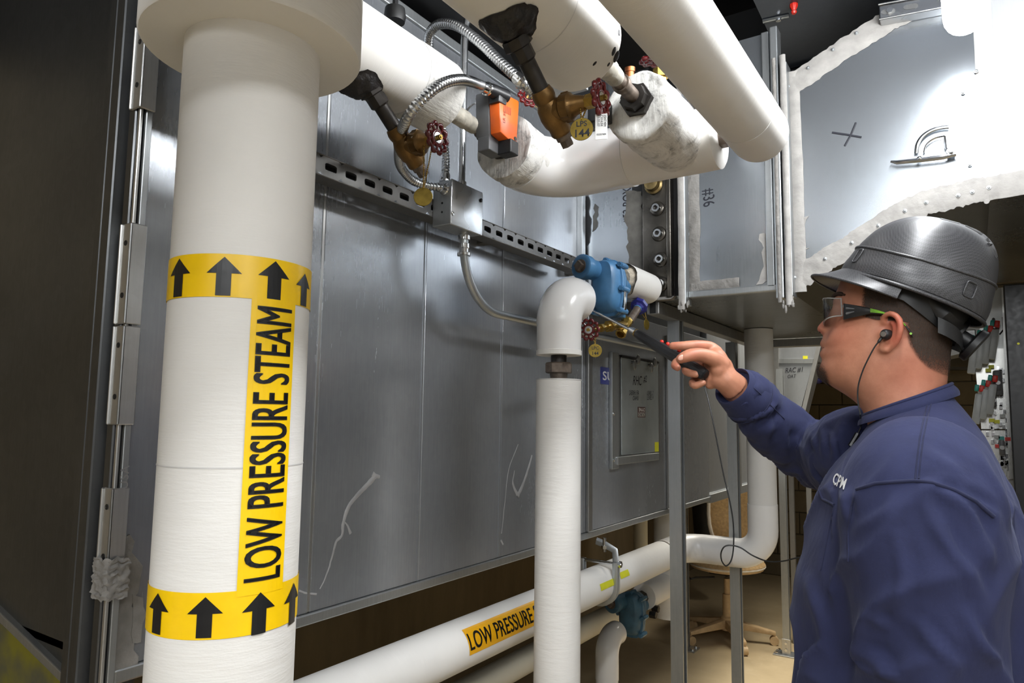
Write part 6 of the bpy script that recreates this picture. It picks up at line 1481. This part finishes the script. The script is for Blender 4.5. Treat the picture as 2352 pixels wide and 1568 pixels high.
# the main folds of the shirt as it hangs on the shoulder, sleeve and chest
FOLDS = [(((2128, 1110), (2225, 1177), (2268, 1290)), .008, 13), (((2198, 1126), (2279, 1184)), .006, 10), (((2120, 1125), (2148, 1208), (2217, 1309), (2245, 1367)), .008, 16), (((2210, 1402), (2241, 1476), (2279, 1510)), .012, 14),
         (((2109, 1433), (2148, 1476), (2194, 1530)), .010, 14), (((2008, 1417), (2039, 1441)), .007, 12), (((1977, 1491), (2024, 1518), (2070, 1560)), .009, 12), (((1973, 1212), (2031, 1177), (2055, 1146)), .006, 14), (((2245, 1038), (2303, 1146), (2314, 1200)), .008, 13),
         (((2128, 1034), (2206, 1088)), .004, 14), (((1946, 1131), (1942, 1193)), .008, 9), (((1853, 1332), (1888, 1425), (1896, 1503)), .008, 14), (((2060, 1230), (2075, 1330), (2060, 1420)), .006, 16), (((2160, 1180), (2190, 1250)), .005, 11),
         (((1771, 934), (1766, 990), (1760, 1020)), .007, 9), (((1802, 985), (1805, 1036)), .007, 8), (((1824, 1011), (1858, 1043), (1887, 1087)), .008, 9), (((1863, 970), (1873, 1028)), .008, 8), (((1892, 995), (1895, 1045)), .008, 7), (((1909, 1000), (1926, 1055)), .008, 7), (((1735, 965), (1720, 985)), .006, 7)]
rel = co - np.array(CAM); zc_ = rel @ np.array(FWD); pxv = IW / 2 + FPX * (rel @ np.array(RGT)) / zc_; pyv = IH / 2 - FPX * (rel @ np.array(UPV)) / zc_
face_ = np.clip(-((rel / np.linalg.norm(rel, axis=1)[:, None]) * nm_).sum(1) * 1.6 + .15, 0, 1)
for L_, am, wd in FOLDS:
    P_ = [Vector((a, b, 0)) for a, b in L_]; P_ = spline(P_, 6) if len(P_) > 2 else [P_[0].lerp(P_[1], t / 6) for t in range(7)]
    best = np.full(N, 1e9); sgn = np.zeros(N); tt_ = np.zeros(N)
    for k_, (a, b) in enumerate(zip(P_[:-1], P_[1:])):
        dx, dy = b.x - a.x, b.y - a.y; ll = dx * dx + dy * dy + 1e-9
        t = np.clip(((pxv - a.x) * dx + (pyv - a.y) * dy) / ll, 0, 1); ex, ey = pxv - a.x - t * dx, pyv - a.y - t * dy
        d = np.hypot(ex, ey); m_ = d < best; best = np.where(m_, d, best); sgn = np.where(m_, np.sign(ex * dy - ey * dx), sgn); tt_ = np.where(m_, (k_ + t) / (len(P_) - 1), tt_)
    env = np.sin(np.pi * np.clip(tt_ * .9 + .05, 0, 1)) ** .6
    s_ = best * sgn / wd
    disp += am * env * face_ * (np.exp(-s_ ** 2) - .55 * np.exp(-(s_ - 1.5) ** 2))
co2 = co + nm_ * disp[:, None]
sme.vertices.foreach_set('co', co2.reshape(-1)); sme.update()
sme.polygons.foreach_set('use_smooth', [True] * len(sme.polygons))
shirt = link_mesh(sme, 'shirt', NAVY, man)
from mathutils.bvhtree import BVHTree
_bv = BVHTree.FromPolygons([tuple(v) for v in co2], [tuple(p.vertices) for p in sme.polygons])
def hit(px, py, off=.001):
    d = ray(px, py).normalized(); h = _bv.ray_cast(CAM, d)
    return h[0] + h[1] * off if h[0] else None
def seam(pts, r, name, mat, k=5):
    L = []
    for a, b in zip(pts[:-1], pts[1:]):
        for j in range(k):
            q = hit(a[0] + (b[0] - a[0]) * j / k, a[1] + (b[1] - a[1]) * j / k, .0002)
            if q: L.append(q)
    q = hit(*pts[-1]); 
    if q: L.append(q)
    if len(L) > 2: MB().tube(L, r, 6).build(name, mat, shirt, smooth=70)
# collar ribbing
def collar(a, h):
    ca, sa = math.cos(a), math.sin(a); px = 2086 - 99 * ca; py = 931 + 33 * ca - (6 * (1 - abs(sa)) if ca < 0 else 0)
    return S(px, py, 0) + nL * (.0735 * math.copysign(abs(sa) ** .9, sa)) + ZU * h + (fb * ca + nL * sa) * (.003 - h * .25)
cm = MB(); cm.grid(lambda u, v: collar(2 * PI * u, .008 - .018 * v) + (fb * math.cos(2 * PI * u) + nL * math.sin(2 * PI * u)) * (.0035 * math.sin(PI * min(1, v * 1.0)) + .006 * v), 64, 8, cu=True)
cm.build('collar', NAVY, shirt, smooth=70)
MB().tube([collar(2 * PI * i / 64, .008) for i in range(64)], .0030, 8, closed=True).build('collar_edge', NAVY, shirt, smooth=70)
# seams, cuff, pocket
seam([(2142, 915), (2130, 960), (2120, 1010), (2114, 1060), (2110, 1100)], .0011, 'shoulder_stitch', NAVYD); seam([(2134, 915), (2122, 960), (2112, 1010), (2106, 1060), (2102, 1100)], .0011, 'shoulder_stitch', NAVYD)
seam([(1968, 1124), (2010, 1110), (2060, 1106), (2100, 1104), (2140, 1108), (2190, 1124), (2240, 1150), (2282, 1186)], .0028, 'armhole_seam', NAVYD)
seam([(1966, 1128), (1956, 1165), (1948, 1220), (1950, 1290)], .0016, 'armhole_seam', NAVYD)
seam([(1882, 1128), (1890, 1146), (1904, 1152), (1917, 1160)], .0026, 'pocket_hem', NAVYD); seam([(1916, 1162), (1908, 1200), (1898, 1250), (1886, 1310)], .0010, 'pocket_stitch', NAVYD)
cq = (RPa[-1] - RPa[-6]); cdir = Vector(cq).normalized(); ca_ = Vector(RPa[-1])
kf = MB(); kf.lathe([(-.052, .0535), (-.048, .0555), (-.030, .0525), (.008, .0455), (.014, .0440), (.016, .0425), (.012, .0405), (-.02, .041)], ca_, cdir, 40); kf.build('cuff', NAVY, shirt, smooth=60)
MB().tube([ca_ - cdir * .046 + (frame(cdir)[0] * math.cos(t) + frame(cdir)[1] * math.sin(t)) * .0556 for t in [2 * PI * i / 40 for i in range(40)]], .0012, 6, closed=True).build('cuff_stitch', NAVYD, shirt)
seam([(1700, 862), (1722, 882), (1745, 903), (1772, 932), (1802, 962)], .0012, 'sleeve_seam', NAVYD)
# small white print on the chest
lo_ = hit(1921, 1122, .0016); ly_ = hit(1936, 1078, .0016)
if lo_ and ly_:
    bm = text2d('CPM', 1.0, .02, shear=.2); xm = max(v.co.x for v in bm.verts); ym = max(v.co.y for v in bm.verts)
    cut(bm, 'x', .12); cut(bm, 'y', .12)
    def chest(a, b):
        a /= xm; b /= ym
        px = 1912 + 30 * a + (6) * (b); py = 1092 + 16 * a + (1 - b) * 26 - 8
        return hit(px, py, .0015) or lo_
    put(bm, chest, 'printed_emblem', WHITEP, shirt)
tr = MB()
TT = [(1735, 1850, 2378, .205), (1790, 1862, 2372, .205), (1840, 1880, 2360, .200)]
rows_mesh(tr, TT, 1735, 1840, 8, 40)
for s in (1, -1):
    L_ = leg(0, s); P = spline([L_[0] + Vector((0, 0, -.02)), L_[1], L_[2], L_[3], Vector((L_[4].x, L_[4].y, .06))], 5)
    tr.tube(P, [v for a, b in zip((.115, .105, .080, .074), (.105, .080, .074, .076)) for v in np.linspace(a, b, 6)[:-1]] + [.076], 24)
tme = fuse(tr, .012, .5, 6, 'trousers'); tme.polygons.foreach_set('use_smooth', [True] * len(tme.polygons)); link_mesh(tme, 'trousers', DENIM, man)
for s in (1, -1):
    L_ = leg(0, s); b0 = Vector((L_[4].x, L_[4].y, 0)); k = MB()
    k.tube([b0 - fb * .055 + ZU * .055, b0 + ZU * .06, b0 + fb * .09 + ZU * .055, b0 + fb * .18 + ZU * .045, b0 + fb * .215 + ZU * .040], [.036, .048, .048, .040, .018], 16)
    k.tube([b0 + ZU * .05, b0 + ZU * .14], [.047, .050], 16)
    bme_ = fuse(k, .006, .5, 4, 'work_boot'); bme_.polygons.foreach_set('use_smooth', [True] * len(bme_.polygons)); bt = link_mesh(bme_, 'work_boot', plain('boot_leather_%d' % (s + 1), srgb(72, 52, 36), .6), man)
    MB().prism([b0 + fb * (.085 + .15 * math.cos(t)) + nL * (.05 * math.sin(t)) for t in [2 * PI * i / 28 for i in range(28)]], (0, 0, .020)).build('sole', BLACKR, bt, smooth=0)
# ================================================================== hard hat
hf, hb = S(1930, 632), S(2258, 744)
uF = (hf - hb).normalized(); uW = nL.cross(uF) * -1
if uW.z < 0: uW = -uW
HC = (hf + hb) / 2; ha = (hf - hb).length / 2; hw_ = .112
tp_ = S(2108, 497); hh_ = (tp_ - HC).dot(uW)
hat = thing('hard_hat', HC, 'dark carbon patterned hard hat with front brim worn by the man', 'hard hat')
def hatmat():
    t = NT('carbon_pattern_shell'); mp = t.n('ShaderNodeMapping'); t.l(t.tc.outputs['Object'], mp.inputs['Vector']); mp.inputs['Rotation'].default_value = (0, .3, .2)
    ck = t.n('ShaderNodeTexChecker'); ck.inputs['Scale'].default_value = 420; t.l(mp.outputs[0], ck.inputs['Vector'])
    c = t.mix(ck.outputs['Fac'], (.038, .038, .041), (.070, .070, .075))
    ring = t.noise(16, 1, .4, (1, .2, 1))
    return t.set(c, t.ramp(ring, 0.3, .7, .34, .42), .2, t.bump(ck.outputs['Fac'], .06, .0003), Coat_Weight=.15, Coat_Roughness=.3)
HATM = hatmat(); HATB = plain('matte_black_band', (.014, .014, .015), .45, 0, .1)
def dome(th, ph, off=0.0):
    """th round, ph 0 rim .. 1 crown"""
    e = PI / 2 * ph; g = math.cos(e) ** .70 if ph < 1 else 0; s_ = math.sin(e) ** .96
    ca, sa = math.cos(th), math.sin(th)
    cr = .006 * math.exp(-(sa * g * hw_ / .020) ** 4) * min(1, max(0, (ph - .30) / .12)) if True else 0
    lean = -.012 * s_ * s_ * s_            # crown sits slightly to the rear
    a_ = ha * (1.0 if ca > 0 else 1.0)
    return HC + uF * (a_ * ca * g + lean + ca * g * off * .9) + nL * ((hw_ + off) * sa * g) + uW * ((hh_ + off) * s_ + cr * s_)
k = MB(); k.grid(lambda u, v: dome(2 * PI * u, v * .985), 120, 50, cu=True)
k._add([dome(2 * PI * i / 120, .985) for i in range(120)], [tuple(range(120))])
k.grid(lambda u, v: dome(2 * PI * u, v * .8, -.0035), 80, 12, cu=True)
k.build('shell', HATM, hat, smooth=70)
# rim skirt, brim and raised headband bead
def rim(th, t, dz=0):   # t outward
    ca, sa = math.cos(th), math.sin(th); return HC + uF * ((ha + t) * ca) + nL * ((hw_ + t) * sa) + uW * dz
k = MB(); k.tube([rim(2 * PI * i / 96, .002, -.001) for i in range(96)], .0032, 8, closed=True); k.build('rim_bead', HATM, hat, smooth=70)
def brim(u, v, up):
    th = (u - .5) * 2 * 1.5; w = max(0, math.cos(th * PI / 2 / 1.5)) ** 1.1
    p = rim(th, -.004 + (.042 * w + .003) * v, .001); return p + uW * (-.004 * v * v - .017 * v + up * (1 - .6 * v)) + uW * (.010 * (1 - v) ** 3 * (1 if up > 0 else 0))
k = MB(); k.grid(lambda u, v: brim(u, v, .0025), 50, 10); k.grid(lambda u, v: brim(u, v, -.0012), 50, 10)
k.tube([brim(i / 49, 1.0, .0003) for i in range(50)], .0022, 8); k.build('brim', HATM, hat, smooth=60)
def bandtop(th): return .25 + .03 * math.cos(2 * th) - .045 * max(0, math.cos(th))
k = MB(); k.grid(lambda u, v: dome(2 * PI * u, .015 + (bandtop(2 * PI * u) - .015) * v, .0026 * math.sin(PI * min(1, v * 1.2 + .25)) if v < .999 else .0), 110, 8, cu=True); k.build('raised_band', HATM, hat, smooth=60)
MB().tube([dome(2 * PI * i / 110, bandtop(2 * PI * i / 110), .0006) for i in range(110)], .0022, 8, closed=True).build('band_bead', HATM, hat, smooth=70)
for s in (1, -1):
    for th, wd in ((.62, .055), (2.30, .085)):
        P = [dome(s * (th + wd * math.copysign(abs(math.cos(t)) ** .4, math.cos(t))), .135 + .055 * math.copysign(abs(math.sin(t)) ** .4, math.sin(t)), .0030) for t in [2 * PI * i / 24 for i in range(24)]]
        MB().tube(P, .0013, 6, closed=True).build('accessory_slot', HATM, hat, smooth=70)
    for xc in (.005, -.032, -.069):
        def on_dome(x, lat):
            g = math.hypot(x / ha, lat / hw_); return dome(math.atan2(lat / hw_, x / ha), math.acos(min(1, g ** (1 / .70))) / (PI / 2), .0012)
        r0 = [on_dome(xc + a * .014, s * (.024 + b * .0055)) for a, b in ((-1, -1), (1, -1), (1, 1), (-1, 1))]
        MB().prism(r0, uW * .0006).build('vent_slot', BLACKR, hat, smooth=0)
    q0 = dome(s * 2.55, .62, .001); q1 = dome(s * 2.72, .66, .001); MB().tube([q0, q1], .0028, 8).build('shell_notch', HATM, hat)
# suspension: inner band, rear strap, ratchet knob
k = MB(); k.grid(lambda u, v: HC + uF * ((ha - .022) * math.cos(2 * PI * u)) + nL * ((hw_ - .020) * math.sin(2 * PI * u)) + uW * (.012 - .030 * v - .030 * max(0, -math.cos(2 * PI * u)) * v), 60, 4, cu=True); k.build('suspension_band', HATB, hat, smooth=60)
rk = S(2205, 772)
k = MB(); k.grid(lambda u, v: S(2150 + 62 * math.sin(u * PI / 2), 742 + 40 * u + 34 * v, 0) + nL * (.082 * math.cos(u * PI / 2)), 12, 4); k.grid(lambda u, v: S(2150 + 62 * math.sin(u * PI / 2), 742 + 40 * u + 34 * v, 0) - nL * (.082 * math.cos(u * PI / 2)), 12, 4); k.build('rear_strap', HATB, hat, smooth=60)
kd = (S(2240, 788) - S(2200, 762)).normalized()
k = MB(); k.lathe([(-.022, .024), (-.006, .026), (0, .024)], rk, kd, 24); k.lathe([(0, .012), (.018, .012)], rk, kd, 16); k.lathe([(.016, .022), (.019, .028), (.028, .029), (.031, .025)], rk, kd, 14); k.build('ratchet_knob', HATB, hat, smooth=40)
for s in (1, -1): MB().tube([S(2130, 705) + nL * (.085 * s), S(2165, 740) + nL * (.078 * s), S(2200, 765) + nL * (.03 * s)], [.005, .010, .012], 8, flat=(0, 1, 0)).build('strap_arm', HATB, hat)
# ================================================================== safety glasses
gl = thing('safety_glasses', S(1920, 715), 'clear wraparound safety glasses with black and green temple on the man', 'glasses')
def lensmat():
    t = NT('clear_lens'); g = t.n('ShaderNodeBsdfGlossy'); g.inputs['Roughness'].default_value = .03; tr = t.n('ShaderNodeBsdfTransparent'); tr.inputs[0].default_value = (.97, .98, .98, 1)
    fr = t.n('ShaderNodeFresnel'); fr.inputs[0].default_value = 1.5; mx = t.n('ShaderNodeMixShader'); t.l(t.ramp(fr.outputs[0], 0, 1, .04, .9), mx.inputs[0]); t.l(tr.outputs[0], mx.inputs[1]); t.l(g.outputs[0], mx.inputs[2]); t.l(mx.outputs[0], t.out.inputs['Surface']); return t.m
LENS = lensmat(); GREEN = plain('lime_plastic', srgb(130, 190, 60), .4, 0, .05)
def lens(u, v, o=0):
    s = u * 2 - 1; k = abs(s); px = 1893 + 46 * (1 - math.sqrt(max(0, 1 - min(1, k) ** 2.4))); lat = .066 * math.sin(min(1, k) * PI / 2) ** .9 * (1 if s >= 0 else -1)
    top = 692 + 6 * k; bot = 751 - 15 * k ** 1.5 - 16 * math.exp(-(s / .10) ** 2)
    return S(px + 2 * v, top + (bot - top) * v, 0) + nL * lat + fb * o
k = MB(); k.grid(lambda u, v: lens(u, v, 0), 64, 14); k.grid(lambda u, v: lens(u, v, -.0022), 64, 14)
k.build('lens', LENS, gl, smooth=80)
edge = [lens(i / 63, 0) for i in range(64)] + [lens(1, i / 13) for i in range(14)] + [lens(1 - i / 63, 1) for i in range(64)] + [lens(0, 1 - i / 13) for i in range(14)]
MB().tube(edge, .0011, 6, closed=True).build('lens_edge', plain('clear_edge', (.75, .78, .78), .1, 0, .02, Transmission_Weight=.7), gl)
for s in (1, -1):
    m_ = (lambda p: p) if s == 1 else mirror
    rows_t = [(1937, 696, 735, .070), (1952, 698, 731, .077), (1975, 702, 726, .0835), (1998, 707, 721, .087), (2020, 713, 722, .0885), (2040, 719, 725, .089), (2060, 728, 733, .0885), (2078, 742, 749, .087), (2092, 760, 768, .085), (2097, 769, 776, .084)]
    k = MB(); m = 10; V = []
    for px, t0_, b0_, lat in rows_t:
        for i in range(m):
            a = 2 * PI * i / m; V.append(m_(S(px, (t0_ + b0_) / 2 + (b0_ - t0_) / 2 * math.copysign(abs(math.sin(a)) ** .7, math.sin(a)), lat + .0022 * math.cos(a))))
    nR = len(rows_t)
    k._add(V, [(r * m + i, r * m + (i + 1) % m, (r + 1) * m + (i + 1) % m, (r + 1) * m + i) for r in range(nR - 1) for i in range(m)] + [tuple(range(m)), tuple((nR - 1) * m + i for i in range(m))])
    tm = k.build('temple', BLACKP, gl, smooth=60)
    for dy in (-3.2, 0, 3.2): MB().tube([m_(S(px, py + dy * kk, lat + .0028)) for px, py, lat, kk in ((1999, 712.5, .0872, 1), (2012, 714.5, .0884, .8), (2024, 717, .0890, .5), (2034, 719.5, .0893, .2))], .0007, 6).build('green_stripe', GREEN, tm)
    MB().tube([m_(S(px, py, lat)) for px, py, lat in ((2066, 733.5, .0912), (2074, 741, .0905), (2080, 748, .0898))], .0009, 6).build('green_stripe', GREEN, tm)
    MB().lathe([(0, .0020), (.0012, .0018)], m_(S(2092, 766, .0872)), nL * s, 10).build('green_dot', GREEN, tm)
    for dy in (.30, .62): MB().tube([m_(S(1944, 696 + 39 * dy, .0755)), m_(S(1962, 703 + 20 * dy, .0822))], [.0022, .0008], 6).build('temple_groove', DGREY, tm)
# ================================================================== earphone and its cord
ep = thing('earphone', S(2034, 772, .088), 'black in-ear earphone with cord running down to a clip on the collar', 'earphone')
e0 = S(2036, 768, .090)
MB().lathe([(-.012, .0050), (-.004, .0085), (.004, .0085), (.008, .0062), (.009, .0045)], e0, (nL * .9 + fb * .45).normalized(), 18).build('earbud', BLACKP, ep)
MB().lathe([(.009, .0045), (.0105, .004)], e0, (nL * .9 + fb * .45).normalized(), 14).build('silver_cap', ZINC, ep)
cpts = [e0 + fb * .004, S(2020, 782, .093), S(2008, 798, .092), S(1994, 824, .090), S(1982, 850, .087), S(1973, 878, .084), S(1970, 900, .082), S(1971, 925, .082), S(1976, 950, .083)]
MB().tube(spline(cpts, 6), [.0024] * 8 + [.0012] * (len(cpts) * 6 - 13), 8).build('cord', BLACKR, ep)
c2 = [S(1976, 950, .083)] + [p for p in (hit(1978, 985, .004), hit(1972, 1005, .004)) if p]
e1 = [p for p in (hit(1974, 978, .006), hit(1966, 994, .006), hit(1957, 1010, .006), hit(1950, 1024, .005)) if p]
if len(e1) > 2:
    MB().tube([cpts[-1]] + e1, .0012, 6).build('cord', BLACKR, ep)
    MB().tube(e1[1:], [.0048] * len(e1[1:]), 8).build('cord_splitter', BLACKP, ep)
# ================================================================== listening probe
pt_, pf, pe = at(1350, 707, 1.80), at(1462, 765, 1.615), at(1620, 861, 1.450)
pr_ = thing('listening_probe', pf, 'black handled listening probe with thin steel rod held to the blue trap', 'probe')
dP = (pe - pf).normalized()
MB().tube([pt_, at(1448, 757, 1.635)], [.0024, .0040], 12).build('steel_rod', ZINC, pr_)
MB().lathe([(0, .0055), (.010, .0085), (.026, .0090), (.028, .0098), (.032, .0098)], at(1446, 756, 1.640), (pf - at(1446, 756, 1.640)), 18).build('ferrule', CHROME, pr_, smooth=30)
MB().lathe([(.0, .0102), (.003, .0102)], pf - dP * .002, dP, 18).build('brass_ring', BRASS, pr_)
su, sw, _ = frame(dP); Lh = (pe - pf).length
def hand_sec(t, r):
    m = 20; return [pf + dP * (Lh * t) + (su * math.cos(a) * .95 + sw * math.sin(a)) * r * (1 - .06 * (1 if int(a / (2 * PI) * 20) % 2 else 0)) for a in [2 * PI * (i + .5) / m for i in range(m)]]
R_ = [(0, .0088), (.02, .0105), (.08, .0118), (.3, .0130), (.55, .0132), (.72, .0128), (.80, .0120), (.86, .0132), (.95, .0135), (1.0, .0120), (1.01, .008)]
V = [p for t, r in R_ for p in hand_sec(t, r)]; k = MB(); m = 20
k._add(V, [(r * m + i, r * m + (i + 1) % m, (r + 1) * m + (i + 1) % m, (r + 1) * m + i) for r in range(len(R_) - 1) for i in range(m)] + [tuple(range(m))[::-1], tuple((len(R_) - 1) * m + i for i in range(m))])
k.build('handle', BLACKP, pr_, smooth=25)
for px, py, d in ((1520, 786, 1.557), (1534, 791, 1.545), (1560, 805, 1.515)):
    MB().ball(at(px, py - 1, d), .0048, 10, 6).build('red_button', REDP, pr_)
pc = [pe, at(1618, 885, 1.455), at(1626, 915, 1.44), at(1636, 960, 1.42), at(1648, 1020, 1.41), at(1662, 1090, 1.40), at(1676, 1150, 1.39), at(1684, 1200, 1.385), at(1685, 1250, 1.38), at(1680, 1285, 1.375), at(1668, 1299, 1.37), at(1658, 1288, 1.37), at(1656, 1270, 1.365), at(1664, 1255, 1.36), at(1680, 1252, 1.36), at(1702, 1258, 1.35), at(1730, 1276, 1.34), at(1765, 1289, 1.31), at(1800, 1288, 1.27), at(1836, 1280, 1.22), S(1870, 1282, .0)]
MB().tube(spline(pc, 6), .0014, 6).build('cord', BLACKR, pr_)
